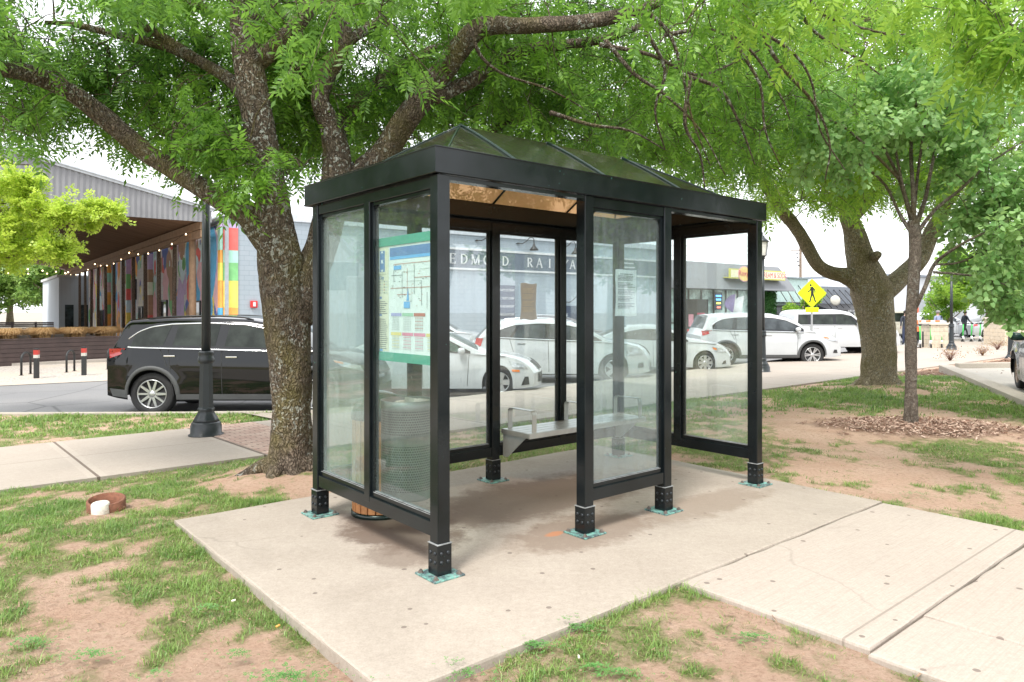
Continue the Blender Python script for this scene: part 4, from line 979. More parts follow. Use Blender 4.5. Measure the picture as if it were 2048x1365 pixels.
def roots(tree, loc, n, r, ln):
    mb = MB()
    for i in range(n):
        a = 2*math.pi*i/n+random.uniform(-.3, .3); l = ln*random.uniform(.6, 1.3)
        pts = []; rr = []
        for k in range(6):
            t = k/5; q = r*.55+l*t; aa = a+.5*math.sin(t*2+i)*t
            pts.append((q*math.cos(aa), q*math.sin(aa), .16*(1-t)**2.2-.035-.02*t+.012*math.sin(k*2+i))); rr.append(r*.36*(1-t*.82))
        mb.tube(pts, rr, 8, 0, False, True, jit=lambda i_, j_: 1+.2*(random.random()-.5))
    mb.build('roots', tree.bark, tree.root)
# ---- tree A: thick forked tree left of the shelter
ax_, ay_, az_ = G(583, 948); ay_ += .0
A = Tree('shade_tree', 'thick forked tree with lichen-spotted bark growing beside the shelter, its limbs arching over the roof', (ax_, ay_, az_), BARK_A, LEAF_A, TA)
dA = ay_
def a_(px, py, d=0): return at(px, py, dA+d)
pts, rs = trunk_base((ax_, ay_, az_-.03), .178, .175, .75, 1.85)
A.limb(pts+[a_(578, 700), a_(572, 620), a_(560, 520), a_(548, 440), a_(540, 370), a_(520, 270, -.1), a_(505, 180, -.15), a_(492, 90, -.2), a_(486, -10, -.2), a_(480, -160, -.1), a_(470, -300)], rs+[.188, .222, .20, .165, .148, .138, .135, .13, .12, .10, .07], 'trunk', 30, .09)
roots(A, (0, 0, 0), 9, .26, .5)
A.limb([a_(548, 500), a_(500, 432), a_(455, 408), a_(400, 375), a_(330, 330, .1), a_(270, 288, .1), a_(200, 228, 0), a_(140, 185, -.2), a_(60, 148, -.5), a_(-60, 130, -.9), a_(-200, 100, -1.2)], [.15, .125, .105, .092, .088, .09, .088, .082, .078, .06, .04], 'limb', 18)
A.limb([a_(590, 640), a_(618, 560, .1), a_(650, 470, .25), a_(668, 390, .35), a_(675, 320, .4), a_(662, 255, .4), a_(640, 200, .3), a_(655, 150, .3), a_(688, 85, .3), a_(676, 20, .3), a_(660, -60, .2)], [.16, .155, .15, .145, .14, .11, .085, .085, .085, .07, .05], 'limb', 20)
A.limb([a_(672, 380, .35), a_(715, 345, .5), a_(765, 310, .55), a_(805, 250, .5), a_(845, 195, .45), a_(880, 150, .4), a_(925, 90, .3), a_(965, 55, .2), a_(1040, 52, .1), a_(1130, 48, .1), a_(1210, 38, .2), a_(1300, 12, .3), a_(1400, -40, .4)], [.09, .10, .125, .125, .12, .115, .11, .095, .075, .07, .066, .05, .03], 'limb', 18)
A.limb([a_(868, 195, .45), a_(905, 178, .6), a_(950, 158, .7), a_(1000, 120, .8), a_(1060, 98, .9), a_(1130, 90, 1.0), a_(1210, 78, 1.1), a_(1290, 50, 1.2)], [.085, .075, .07, .068, .06, .055, .045, .03], 'limb', 14)
A.limb([a_(672, 300, .4), a_(692, 235, .6), a_(735, 185, .8), a_(790, 140, .9), a_(850, 105, 1.0), a_(930, 75, 1.1)], [.085, .075, .068, .06, .045, .03], 'limb', 12)
A.limb([a_(505, 130, -.15), a_(555, 92, -.2), a_(600, 42, -.3), a_(640, -20, -.3)], [.10, .085, .075, .06], 'limb', 14)
A.limb([a_(690, 85, .3), a_(740, 55, .5), a_(800, 10, .7)], [.06, .045, .035], 'limb', 10)
A.limb([a_(395, 120, .2), a_(330, 92, .3), a_(240, 72, .3), a_(150, 50, .2), a_(90, 45, .1)], [.055, .05, .038, .028, .018], 'limb', 10)
A.limb([a_(512, 230, -.1), a_(460, 160, 0), a_(395, 120, .2), a_(300, 60, .3), a_(200, 10, .4)], [.07, .06, .05, .045, .03], 'limb', 12)
A.limb([a_(775, 310, .6), a_(850, 300, 1.2), a_(940, 275, 1.8), a_(1030, 245, 2.2), a_(1110, 225, 2.5)], [.05, .05, .05, .05, .035], 'limb', 10)
for k_, pl_ in enumerate(([(1395, -40), (1460, 10), (1520, 60), (1590, 110), (1625, 170), (1640, 260), (1690, 340)], [(1290, 20), (1340, 70), (1365, 150), (1385, 240), (1420, 330)], [(1200, 90), (1300, 110), (1390, 150), (1460, 130), (1540, 90)], [(1365, 150), (1440, 180), (1480, 250), (1510, 330)],
        [(1210, 80), (1270, 150), (1330, 190), (1400, 260), (1450, 350)], [(1580, -30), (1610, 40), (1650, 80), (1720, 120), (1760, 150)], [(1100, 225), (1180, 250), (1260, 262), (1330, 300)], [(1290, 60), (1330, 140), (1310, 220), (1330, 300)], [(1460, 10), (1475, 90), (1520, 170), (1530, 260), (1560, 330)],
        [(1620, 0), (1650, 30), (1700, 50), (1790, 70), (1850, 60)], [(1380, 160), (1370, 250), (1400, 310), (1410, 380)], [(940, 50), (960, 110), (1010, 150), (1100, 180), (1190, 230)], [(1330, 70), (1420, 60), (1500, 100), (1560, 190), (1580, 240)], [(1520, 60), (1560, 130), (1630, 210), (1660, 290), (1650, 360)])):
    dd_ = -.2+.25*((k_*7) % 5)/4; A.limb([a_(x_, y_, dd_+.12*i_) for i_, (x_, y_) in enumerate(pl_)], [max(.006, .022-.016*i_/(len(pl_)-1)) for i_ in range(len(pl_))], 'limb', 7, .08, 4)
def fov(px, py, d): return np.array(at(px, py, d))
def koA(p):
    # keep foliage off the shelter roof and out of the space in front of it
    u, v = toUV(p[0], p[1])
    if -.5 < u < 4 and -1.5 < v < 2.2 and p[2] < 3.0: return True
    py = HZ-(p[2]-EYE)/max(p[1], .1)*F; px = 1024+p[0]/max(p[1], .1)*F
    low = np.interp(px, [-300, 0, 100, 220, 290, 340, 400, 460, 520, 600, 660, 760, 870, 885, 1180, 1200, 1300, 1400, 1560], [240, 300, 330, 310, 330, 390, 420, 430, 400, 380, 330, 300, 270, 415, 425, 330, 330, 370, 400])
    if py > low: return True
    if p[1] < dA+.15 and 60 < px < 1350 and py > 25 and not (430 < px < 620 and 280 < py < 430) and not (float(vnoise(px*.014, py*.014)) > .74): return True
    return p[2] < 2.35 or p[1] < 3.6
def clean(T): return [t for t in T if not koA(t)]
Tt = []
Tt += clean(ell(at(160, 90, 6.6), (2.3, 1.6, .85), 150)); Tt += clean(ell(at(330, 150, 7.6), (2.6, 1.6, .9), 120))
Tt += clean(ell(at(60, 240, 6.3), (1.0, .9, .30), 26)); Tt += clean(ell(at(470, 290, 6.3), (.75, .5, .50), 42)); Tt += clean(ell(at(330, 330, 6.6), (.65, .5, .28), 16))
Tt += clean(ell(at(640, 120, 7.6), (2.4, 1.7, .95), 150)); Tt += clean(ell(at(560, 300, 6.2), (.5, .35, .4), 18)); Tt += clean(ell(at(700, 250, 8.4), (1.3, .9, .5), 50)); Tt += clean(ell(at(590, 60, 5.6), (1.6, .6, .5), 30))
Tt += clean(ell(at(1000, 90, 8.3), (2.3, 1.8, .8), 130)); Tt += clean(ell(at(1060, 190, 9.6), (2.1, 1.5, .8), 120)); Tt += clean(ell(at(1300, 120, 8.0), (1.9, 1.7, 1.1), 150))
Tt += clean(ell(at(1450, 180, 8.6), (1.5, 1.6, 1.2), 110)); Tt += clean(ell(at(1000, 20, 5.5), (2.6, 1.0, .45), 60)); Tt += clean(ell((-1.2, 7.5, 6.2), (6, 4.5, 1.3), 130))
Tt2 = clean(ell(at(1010, 375, 8.2), (.75, .5, .22), 26)); Tt += clean(ell(at(1330, 330, 10.5), (1.6, 1.2, .9), 70)); Tt += clean(ell(at(1180, 260, 10.5), (1.6, 1.2, .7), 60))
Tt = [t for t in Tt if random.random() < (.82 if t[0] < -1.2 else .64 if t[0] < .6 else .42)]
Tt += Tt2
A.grow(Tt, leaves=6, sub=4, sl=.55, minr=.0055, keep_out=koA, sides=6)
# the hanging sprigs on the left
A.finish()
# ---- tree B: very thick olive-barked tree at the sidewalk
bx_, by_, bz_ = G(1757, 772); dB = by_
def b_(px, py, d=0): return at(px, py, dB+d)
B = Tree('shade_tree', 'very thick olive-barked tree with three limbs standing in the grass right of the shelter', (bx_, by_, bz_), BARK_B, LEAF_B, TB)
pts, rs = trunk_base((bx_, by_, bz_-.03), .315, .32, .9, 1.5)
B.limb(pts+[b_(1752, 640), b_(1742, 580), b_(1722, 520), b_(1708, 465), b_(1695, 420), b_(1690, 340, .2), b_(1700, 240, .3), b_(1720, 120, .3)], rs+[.335, .385, .27, .20, .165, .13, .10, .07], 'trunk', 34, .05)
roots(B, (0, 0, 0), 10, .38, .4)
B.limb([b_(1738, 590), b_(1700, 556), b_(1662, 546), b_(1636, 530, -.1), b_(1612, 490, -.2), b_(1588, 450, -.3), b_(1560, 418, -.4), b_(1535, 375, -.6), b_(1500, 320, -1.0), b_(1450, 250, -1.5), b_(1400, 180, -2)], [.20, .17, .135, .125, .12, .118, .115, .105, .085, .065, .045], 'limb', 18)
B.limb([b_(1760, 590), b_(1800, 556, .1), b_(1838, 520, .3), b_(1862, 470, .4), b_(1885, 420, .5), b_(1905, 330, .6), b_(1935, 200, .7), b_(1990, 110, .6), b_(2060, 60, .5)], [.22, .18, .165, .155, .14, .115, .10, .085, .07], 'limb', 18)
B.limb([b_(1700, 440), b_(1740, 400, .4), b_(1768, 360, .6), b_(1762, 290, .7), b_(1740, 220, .8)], [.13, .11, .09, .075, .05], 'limb', 14)
B.limb([b_(1744, 520, -.15), b_(1752, 512, -.36), b_(1755, 510, -.50)], [.12, .085, .075], 'limb', 12)
B.limb([b_(1868, 460, .4), b_(1900, 400, .2), b_(1950, 330, 0), b_(2020, 250, -.3)], [.12, .10, .08, .05], 'limb', 12)
def koB(p):
    u, v = toUV(p[0], p[1]); py = HZ-(p[2]-EYE)/max(p[1], .1)*F; px = 1024+p[0]/max(p[1], .1)*F
    if -.5 < u < 4 and -1.5 < v < 2.2: return True
    low = np.interp(px, [1200, 1340, 1450, 1530, 1580, 1640, 1700, 1760, 1850, 1950, 2100], [300, 350, 395, 440, 410, 425, 440, 420, 460, 500, 560])
    return p[1] < 6 or py > low
Tt = []
for c, r, n in ((b_(1560, 300, -2), (3.2, 2.2, 1.3), 170), (b_(1480, 180, -3), (3.0, 2, 1.5), 160), (b_(1700, 200, -1), (3.5, 2.5, 1.8), 190), (b_(1850, 150, -1.5), (3.0, 2.2, 1.5), 120),
                (b_(1750, 380, 0), (2.4, 2.0, .8), 60), (b_(1950, 330, 0), (2.5, 2, 1.5), 100), (b_(1640, 420, -.3), (1.2, 1.5, .4), 28), (b_(1700, 50, -4), (3.5, 2.5, 1.1), 130), (b_(1300, 250, -1), (2.2, 2.0, 1.3), 90), (b_(1750, -150, 0), (5, 4, 2), 90), (b_(1560, 410, -1.5), (1.0, 1.0, .5), 26)):
    Tt += [t for t in ell(c, r, n) if not koB(t)]
Tt = [t for t in Tt if random.random() < .36]
B.grow(Tt, leaves=6, sub=4, sl=.75, lscale=1.2, minr=.009, keep_out=koB, sides=6, droop=.5)
B.finish()
# ---- tree C: slim tree in the mulch ring
cx_, cy_, cz_ = TCX, TCY, TCZ
def c_(px, py, d=0): return at(px, py, cy_+d)
Ct = Tree('young_tree', 'slim young tree with heart-shaped leaves rising from the brown mulch ring', (cx_, cy_, cz_), BARK_C, LEAF_C, TH)
pts, rs = trunk_base((cx_, cy_, cz_), .075, .068, .45, 1.35)
Ct.limb(pts+[c_(1822, 720), c_(1822, 640), c_(1826, 580), c_(1830, 520), c_(1830, 470), c_(1826, 440)], rs+[.068, .068, .068, .075, .075, .07], 'trunk', 20, .06)
for p, rr in (([(1826, 450), (1812, 400), (1795, 350), (1770, 300), (1745, 240)], [.05, .036, .03, .024, .015]), ([(1828, 450), (1826, 380), (1822, 300), (1830, 220), (1850, 150)], [.05, .036, .03, .022, .012]), ([(1832, 450), (1850, 400), (1862, 340), (1880, 260), (1900, 200)], [.05, .036, .03, .022, .012]),
              ([(1832, 470), (1870, 420), (1920, 380), (1975, 330), (2050, 280)], [.04, .032, .028, .022, .015]), ([(1826, 470), (1800, 430), (1770, 370), (1720, 330), (1650, 310)], [.04, .03, .024, .02, .012]), ([(1826, 440), (1833, 370), (1845, 280), (1858, 210)], [.04, .028, .02, .01]), ([(1824, 440), (1805, 370), (1790, 290), (1785, 220)], [.04, .026, .02, .01]),
              ([(1828, 620), (1850, 575), (1868, 530), (1905, 500), (1960, 470), (2040, 440)], [.045, .036, .034, .026, .02, .014]), ([(1866, 545), (1910, 548), (1960, 555), (2010, 570), (2060, 600)], [.026, .02, .018, .014, .01]), ([(1870, 530), (1920, 525), (1980, 500), (2060, 490)], [.022, .018, .015, .01])):
    Ct.limb([c_(x, y, random.uniform(-.3, .3)*min(1, i*.5)) for i, (x, y) in enumerate(p)], [q_*.72 for q_ in rr], 'limb', 8, .05, 4)
Ct.limb([c_(1800, 360), c_(1740, 300, -.2), c_(1680, 250, -.4), c_(1610, 230, -.5)], [.02, .018, .014, .01], 'limb', 7, .05, 4)
def koC(p):
    py = HZ-(p[2]-EYE)/max(p[1], .1)*F; px = 1024+p[0]/max(p[1], .1)*F
    if 1760 < px < 1890 and py > 300 and p[1] < TCY+.3: return True
    low = np.interp(px, [1490, 1560, 1640, 1700, 1760, 1840, 1880, 1950, 2000, 2100], [320, 360, 380, 400, 370, 430, 530, 600, 650, 670]); return py > low
Tt = []
for c, r, n in ((c_(1930, 300), (1.15, 1.0, .95), 120), (c_(1700, 250), (1.1, .8, .7), 70), (c_(1980, 480), (.65, .8, .65), 75), (c_(1840, 200), (1.1, .9, .6), 70), (c_(2060, 400), (.7, .9, 1.1), 60), (c_(1960, 600, .2), (.5, .5, .3), 34), (c_(1650, 340), (.6, .5, .3), 22), (c_(2030, 620), (.3, .4, .25), 16)):
    Tt += [t for t in ell(c, r, n) if not koC(t)]
Tt = [t for t in Tt if random.random() < .42]
Ct.grow(Tt, leaves=6, sub=4, sl=.35, minr=.003, lscale=.95, keep_out=koC, sides=5, droop=.2)
Ct.finish()
# ---- tree D: tree just beyond the right edge, only its near sprays hang into view
D = Tree('shade_tree', 'tree with large pale compound leaves hanging into the top right corner, trunk beyond the edge', (5.6, 4.0, 0), BARK_A, LEAF_B, TB)
D.limb([(5.6, 4.0, -.1), (5.6, 4.0, .4), (5.5, 4.1, 1.5), (5.35, 4.3, 2.6)], [.3, .22, .2, .18], 'trunk', 20)
D.limb([(5.35, 4.3, 2.6), (4.8, 4.6, 3.3), (4.0, 4.9, 3.8), (3.0, 5.1, 4.1)], [.12, .09, .06, .03], 'limb', 12)
D.limb([(5.35, 4.3, 2.6), (5.4, 4.6, 3.8), (5.3, 4.8, 5.0)], [.13, .1, .06], 'limb', 12)
Tt = list(ell(at(1930, -10, 5.2), (.85, .5, .2), 8))+list(ell(at(2040, 60, 5.0), (.3, .5, .25), 8))+list(ell(at(1600, -60, 5.6), (1.4, .7, .2), 12))+list(ell((5.6, 4.2, 4.6), (2.0, 1.8, 1.0), 24))
D.grow([t for t in Tt if t[2] > 2.9], leaves=5, sub=4, sl=.5, lscale=1.05, keep_out=lambda p: p[2] < 2.9 or p[1] < 3.2 or (p[0]/p[1]*F+1024 < 1350)); D.finish()
# ---- lime maple, its branch reaching in on the left
L_ = Tree('lime_tree', 'small lime-green maple reaching in from the left edge before the metal gable', (-11.3, 12.0, -.25), BARK_C, LEAF_L, TL)
L_.limb([(-11.3, 12.0, -.3), (-11.3, 12, .3), (-11.2, 12, 1.2), (-11.1, 12, 2.2), (-11.0, 12, 3.6)], [.13, .09, .085, .075, .04], 'trunk', 14)
def l_(px, py, d=0): return at(px, py, 12+d)
for p, rr in (([(-300, 600), (-100, 560), (20, 500), (90, 460), (160, 430), (215, 412)], [.05, .04, .03, .022, .014, .006]), ([(-290, 520), (-120, 460), (0, 410), (60, 380), (100, 365)], [.045, .035, .025, .015, .008]), ([(-100, 560), (0, 520), (70, 505), (140, 500)], [.03, .022, .014, .006]), ([(-290, 450), (-150, 350), (-20, 330), (60, 330)], [.04, .03, .02, .01])):
    L_.limb([l_(x, y, .1*i) for i, (x, y) in enumerate(p)], rr, 'limb', 8, .05, 4)
Tt = []
for c, r, n in ((l_(20, 480), (.75, .6, .38), 44), (l_(150, 425), (.55, .4, .14), 18), (l_(30, 365), (.55, .5, .22), 17), (l_(110, 495), (.40, .4, .12), 16), (l_(-150, 420), (1.2, 1.2, 1.2), 40), (l_(205, 418), (.16, .2, .1), 6), (l_(60, 420), (.5, .5, .3), 9)): Tt += list(ell(c, r, n))
L_.grow(Tt, leaves=10, sub=5, sl=.28, minr=.003, lscale=1.0, sides=4, droop=0); L_.finish()
# ---- far trees: leaf clump crowns
def far_tree(name, label, loc, h, cw, mat, n=2600, ls=.32, group='trees in the distance', lobes=14, trunk=.2, low=.3, seed=1):
    rg = np.random.default_rng(seed); root = empty(name, loc, 0, label, 'tree', group)
    mb = MB(); th = h*.55; mb.tube([(0, 0, -.2), (0, 0, th*.3), (.1, 0, th*.7), (0, .1, th)], [trunk*1.4, trunk, trunk*.8, trunk*.5], 10)
    for k in range(6):
        a = k*1.1; mb.tube([(0, 0, th*(.5+.07*k)), (math.cos(a)*cw*.25, math.sin(a)*cw*.25, th*(.8+.06*k)), (math.cos(a)*cw*.42, math.sin(a)*cw*.4, h*(.6+.05*k))], [trunk*.5, trunk*.35, trunk*.15], 6)
    mb.build('trunk', BARK_B, root)
    C0 = []; 
    for k in range(lobes):
        a = rg.uniform(0, 6.28); q = cw/2*math.sqrt(rg.uniform(0, .62)); z = h*(low+(1-low)*rg.uniform(.12, .88)); C0.append((q*math.cos(a), q*math.sin(a), z, cw*rg.uniform(.13, .22)))
    P = []
    for (x, y, z, r) in C0: 
        v = rg.normal(0, 1, (n//lobes, 3)); v /= np.linalg.norm(v, axis=1, keepdims=True); P.append(np.array([x, y, z])+v*(r*rg.uniform(.55, 1.1, (len(v), 1)))*np.array([1, 1, .8]))
    P = np.concatenate(P); m = len(P); A_ = rg.normal(0, 1, (m, 3)); A_[:, 2] -= .3; S = rg.uniform(.6, 1.3, m)
    tv = []; tq = []
    for k in range(3):
        o = len(tv); a = k*2.1; 
        for x, y in ((0, 0), (.5, .26), (1, 0), (.5, -.26)): tv.append(((x*math.cos(a)-y*math.sin(a))*ls, (x*math.sin(a)+y*math.cos(a))*ls, (k-1)*.1*ls))
        tq.append((o, o+1, o+2, o+3))
    global RNG; V, Fq = scatter_leaves(P, A_, S, [(np.array(tv), np.array(tq))]); np_mesh('crown', V, Fq, mat, root); return root
# ================================================================== VEHICLES
def carpaint(name, col, rough=.22, metal=.0, coat=.6): 
    m = M('paint '+name, col, rough, metal, .5, .03, 2, 0, coat); return m
GLS = {}
def carglass(name, col):
    if name in GLS: return GLS[name]
    m, nt, out = new_mat('car glass '+name)
    c = mixrgb(nt, ramp(nt, noise(nt, 2.2, 4, .6, objc(nt)), .4, .65), col, tuple(min(1, x*2.2+.01) for x in col))
    p = pbsdf(nt, out, c, .04, 0, .35); p.inputs['IOR'].default_value = 1.45; GLS[name] = m; return m
TYRE = M('tyre rubber', (.022, .022, .023), .8, var=.3, scale=12, bmp=.2); RIM = M('machined alloy', (.55, .56, .57), .28, .85, var=.08); RIMD = M('dark alloy', (.05, .052, .055), .4, .6)
DARKP = M('matt black trim', (.02, .021, .022), .55); UNDER = M('underbody shadowless black', (.012, .012, .013), .9); GBLK = M('gloss black pillar', (.006, .007, .008), .08); CHROME = M('chrome trim', (.75, .76, .77), .12, 1.0, var=.03)
REDL = M('red lamp lens', (.50, .02, .02), .12, spec=.8, coat=.8); AMB = M('amber lamp lens', (.75, .20, .02), .15, spec=.8); HEADL = M('clear headlamp lens', (.45, .47, .49), .08, .3, .9, var=.5, scale=18); WLENS = M('white lamp lens', (.7, .7, .7), .15)
def lerp1(x, pts):
    xs = [p[0] for p in pts]; zs = [p[1] for p in pts]; return float(np.interp(x, xs, zs))
def smooth1(pts, x, h=.05):
    return sum(lerp1(x+d*h, pts)*w for d, w in ((-2, .1), (-1, .2), (0, .4), (1, .2), (2, .1)))
def make_car(sp, paint, glass, label, cat='car', name='parked_car', group=None, rimstyle='multi', rimmat=None):
    L, W, top, belt = sp['L'], sp['W'], sp['top'], sp['belt']; R = sp['R']; xs_w = (sp['xr'], sp['xf']); Ra = R*sp.get('arch', 1.16); sill = sp.get('sill', .24); tum = sp.get('tum', .34)
    root = empty(name, (0, 0, 0), 0, label, cat, group)
    ht = lambda x: smooth1(top, x, .035)
    def plan(x):
        a = min(1, max(0, x)/.55); b = min(1, max(0, L-x)/.75); return 1-.07*(1-a)**2.0-.10*(1-b)**2.0
    def bow(x, y):
        q = min(1, abs(y)/W); 
        e0 = max(0, 1-x/.7); e1 = max(0, 1-(L-x)/.9); return .13*e0*q**2.4-.26*e1*q**2.2
    def yf(x, z):
        zb = lerp1(x, belt); w = W*plan(x)
        if z > zb: w -= .02*min(1, (z-zb)/.03)+tum*(z-zb)
        else:
            t = (z-sill)/max(.1, zb-sill); w -= .045*max(0, t-.62)**2*6+.03*(max(0, .35-t)/.35)**2
            w += .006*math.exp(-((t-.70)/.05)**2)
            for xw in xs_w:
                d = math.hypot(x-xw, z-R); w += .022*math.exp(-((d-Ra)/.09)**2)
        return w
    xs = set(np.linspace(0, L, 74).tolist())
    for xw in xs_w:
        xs = {x for x in xs if abs(abs(x-xw)-Ra) > .02}
        for k in range(19): xs.add(xw-Ra*math.cos(math.pi*k/18))
        xs.add(xw-Ra-.002); xs.add(xw+Ra+.002)
    xs = sorted(x for x in xs if 0 <= x <= L)
    def zbot(x):
        for xw in xs_w:
            if abs(x-xw) <= Ra+1e-6: return R+math.sqrt(max(0, Ra*Ra-(x-xw)**2))
        e = max(0, 1-min(x, L-x)/.45); return sill+.05*e*e+sp.get('lift', 0)*e
    N1, N2, NT = 9, 6, 10; n = len(xs); mb = MB(); grid = []
    for x in xs:
        zt = ht(x); zb0 = zbot(x); zbm = min(lerp1(x, belt), zt-.03); zbm = max(zbm, zb0+.02)
        zt = max(zt, zbm+.02)
        col = []
        for i in range(N1+1): z = zb0+(zbm-zb0)*i/N1; col.append((yf(x, z), z))
        for i in range(1, N2+1):
            z = zbm+(zt-.0-zbm)*i/N2; col.append((yf(x, z), z))
        # rounded shoulder then crown
        ye, ze = col[-1]; cr = sp.get('crown', .045)
        for t in (.96, .88, .7, .45, .2, 0): col.append((ye*t, ze+cr*(1-t*t)**.8*(.7 if t > .9 else 1)))
        grid.append([(x+bow(x, y), y, z) for y, z in col])
    K = len(grid[0])
    for s in (1, -1):
        vs = [(p[0], s*p[1], p[2]) for c in grid for p in c]
        fs = [(i*K+j, (i+1)*K+j, (i+1)*K+j+1, i*K+j+1) if s < 0 else (i*K+j+1, (i+1)*K+j+1, (i+1)*K+j, i*K+j) for i in range(n-1) for j in range(K-1)]
        mb.add(vs, fs, 0, True)
    for i in (0, n-1):        # end caps
        rows = grid[i][:N1+N2+1]; vs = []; 
        for (x, y, z) in rows:
            for t in np.linspace(-1, 1, 11):
                x0 = xs[i]; vs.append((x0+bow(x0, y*t), y*t, z+(.0 if z < rows[-1][2] else sp.get('crown', .045)*(1-t*t)**.8)))
        mb.add(vs, [(r*11+c, r*11+c+1, (r+1)*11+c+1, (r+1)*11+c) for r in range(len(rows)-1) for c in range(10)], 0, True)
    def spatch(mbx, c, s, off=.008, mi=0, nx=10, nz=4, sides=(1, -1)):
        """c = 4 corners in (x,z): lower rear, lower front, upper front, upper rear"""
        for sd in sides:
            vs = []
            for j in range(nz+1):
                for i in range(nx+1):
                    a, b = i/nx, j/nz
                    x = (c[0][0]*(1-a)+c[1][0]*a)*(1-b)+(c[3][0]*(1-a)+c[2][0]*a)*b; z = (c[0][1]*(1-a)+c[1][1]*a)*(1-b)+(c[3][1]*(1-a)+c[2][1]*a)*b
                    if callable(s): z = s(x, z, a, b)
                    y = yf(x, z); vs.append((x+bow(x, y), sd*(y+off), z))
            fs = [(j*(nx+1)+i, j*(nx+1)+i+1, (j+1)*(nx+1)+i+1, (j+1)*(nx+1)+i) for j in range(nz) for i in range(nx)]
            if sd > 0: fs = [f[::-1] for f in fs]
            mbx.add(vs, fs, mi, True)
    def tpatch(mbx, x0, x1, t0, t1, off=.008, mi=0, nx=8, nt=8):
        vs = []; cr = sp.get('crown', .045)
        for i in range(nx+1):
            x = x0+(x1-x0)*i/nx; zt = ht(x); ye = yf(x, zt); sl = (ht(x+.02)-ht(x-.02))/.04; nn = math.hypot(sl, 1)
            for j in range(nt+1):
                t = t0+(t1-t0)*j/nt; y = ye*t; vs.append((x+bow(x, y)-sl/nn*off, y, zt+cr*(1-t*t)**.8+off/nn))
        mbx.add(vs, [(i*(nt+1)+j, (i+1)*(nt+1)+j, (i+1)*(nt+1)+j+1, i*(nt+1)+j+1) for i in range(nx) for j in range(nt)], mi, True)
    # seams
    for (x0, z0, x1, z1) in sp.get('seams', []):
        dx, dz = x1-x0, z1-z0; q = math.hypot(dx, dz); ox, oz = -dz/q*.006, dx/q*.006
        spatch(mb, [(x0-ox, z0-oz), (x1-ox, z1-oz), (x1+ox, z1+oz), (x0+ox, z0+oz)], None, .003, 1, 12, 1)
    mb.build('body', [paint, DARKP], root)
    if sp.get('clad'):
        CL = M('grey cladding', (.075, .078, .08), .6)
        for s in (1, -1):
            for xw in xs_w:
                cb = MB(); vs = []; kk = 22
                for k in range(kk+1):
                    th = math.pi*1.0*k/kk
                    for rr, off in ((Ra-.01, -.01), (Ra-.008, .016), (Ra+.06, .014), (Ra+.068, -.004)):
                        x = xw-rr*math.cos(th); z = R+rr*math.sin(th); y = yf(min(L, max(0, x)), z); vs.append((x+bow(x, y), s*(y+off), z))
                cb.add(vs, [(k*4+j, k*4+j+1, (k+1)*4+j+1, (k+1)*4+j) for k in range(kk) for j in range(3)], 0, True); cb.build('wheel_arch', CL, root)
            cb = MB(); spatch(cb, [(sp['xr']+Ra, sill+.0), (sp['xf']-Ra, sill+.0), (sp['xf']-Ra, sill+.10), (sp['xr']+Ra, sill+.10)], None, .012, sides=(s,)); cb.build('sill_cladding', CL, root)
            cb = MB(); spatch(cb, [(.12, sill+.06), (sp['xr']-Ra, sill+.03), (sp['xr']-Ra, sill+.17), (.06, sill+.20)], None, .010, sides=(s,)); cb.build('bumper_cladding', CL, root)
    # wheel wells and underside
    ub = MB()
    for xw in xs_w:
        for s in (1, -1):
            vs = []; kk = 16
            for k in range(kk+1):
                th = math.pi*k/kk; x = xw-(Ra+.004)*math.cos(th); z = R+(Ra+.004)*math.sin(th); vs += [(x, s*(W-.05), z), (x, s*(W-.42), z)]
            ub.add(vs, [(2*k, 2*k+1, 2*k+3, 2*k+2) for k in range(kk)]); ub.add([v for v in vs[1::2]]+[(xw+Ra, s*(W-.42), .2), (xw-Ra, s*(W-.42), .2)], [tuple(range(kk+3))])
    ub.box((xs_w[0]+Ra, -W+.10, sill-.03), (xs_w[1]-Ra, W-.10, sill+.12)); ub.box((.3, -W+.45, sill), (L-.35, W-.45, sill+.2)); ub.box((.15, -W+.2, sill+.06), (xs_w[0]-Ra, W-.2, sill+.2)); ub.box((xs_w[1]+Ra, -W+.25, sill+.05), (L-.25, W-.25, sill+.2))
    ub.build('underbody', UNDER, root)
    # glazing
    dt, db = sp['dlo_top'], sp['dlo_bot']; xa, xb = sp['dlo_x']
    def zc(x, z, a, b): return lerp1(x, db)*(1-b)+lerp1(x, dt)*b
    (ral, rau), (fal, fau) = xa, xb
    for s in (1, -1): sb = MB(); spatch(sb, [(ral, 0), (fal, 0), (fau, 0), (rau, 0)], zc, .005, 0, 40, 5, (s,)); sb.build('window_surround', GBLK, root)
    for s in (1, -1):
        for (l0, l1, u1, u0) in sp['wins']:
            g = MB(); m_ = .022
            spatch(g, [(l0, 0), (l1, 0), (u1, 0), (u0, 0)], lambda x, z, a, b: (lerp1(x, db)+m_)*(1-b)+(lerp1(x, dt)-m_)*b, .009, 0, 14, 4, sides=(s,)); g.build('window', glass, root)
    if sp.get('chrome', True):
        nx = 40
        for s in (1, -1):
            cb = MB()
            for crv, sg in ((db, -1), (dt, 1)):
                l, r_ = (ral, fal) if sg < 0 else (rau, fau); vs = []
                for i in range(nx+1):
                    x = l+(r_-l)*i/nx; z = lerp1(x, crv)
                    for dz_, off in ((-.011, .004), (0, .016), (.011, .004)): y = yf(x, z+dz_); vs.append((x+bow(x, y), s*(y+off), z+dz_))
                cb.add(vs, [(i*3+j, i*3+j+1, (i+1)*3+j+1, (i+1)*3+j) for i in range(nx) for j in range(2)], 0, True)
            cb.build('window_trim', CHROME, root)
    g = MB(); tpatch(g, sp['ws'][0], sp['ws'][1], -.90, .90); g.build('windshield', glass, root)
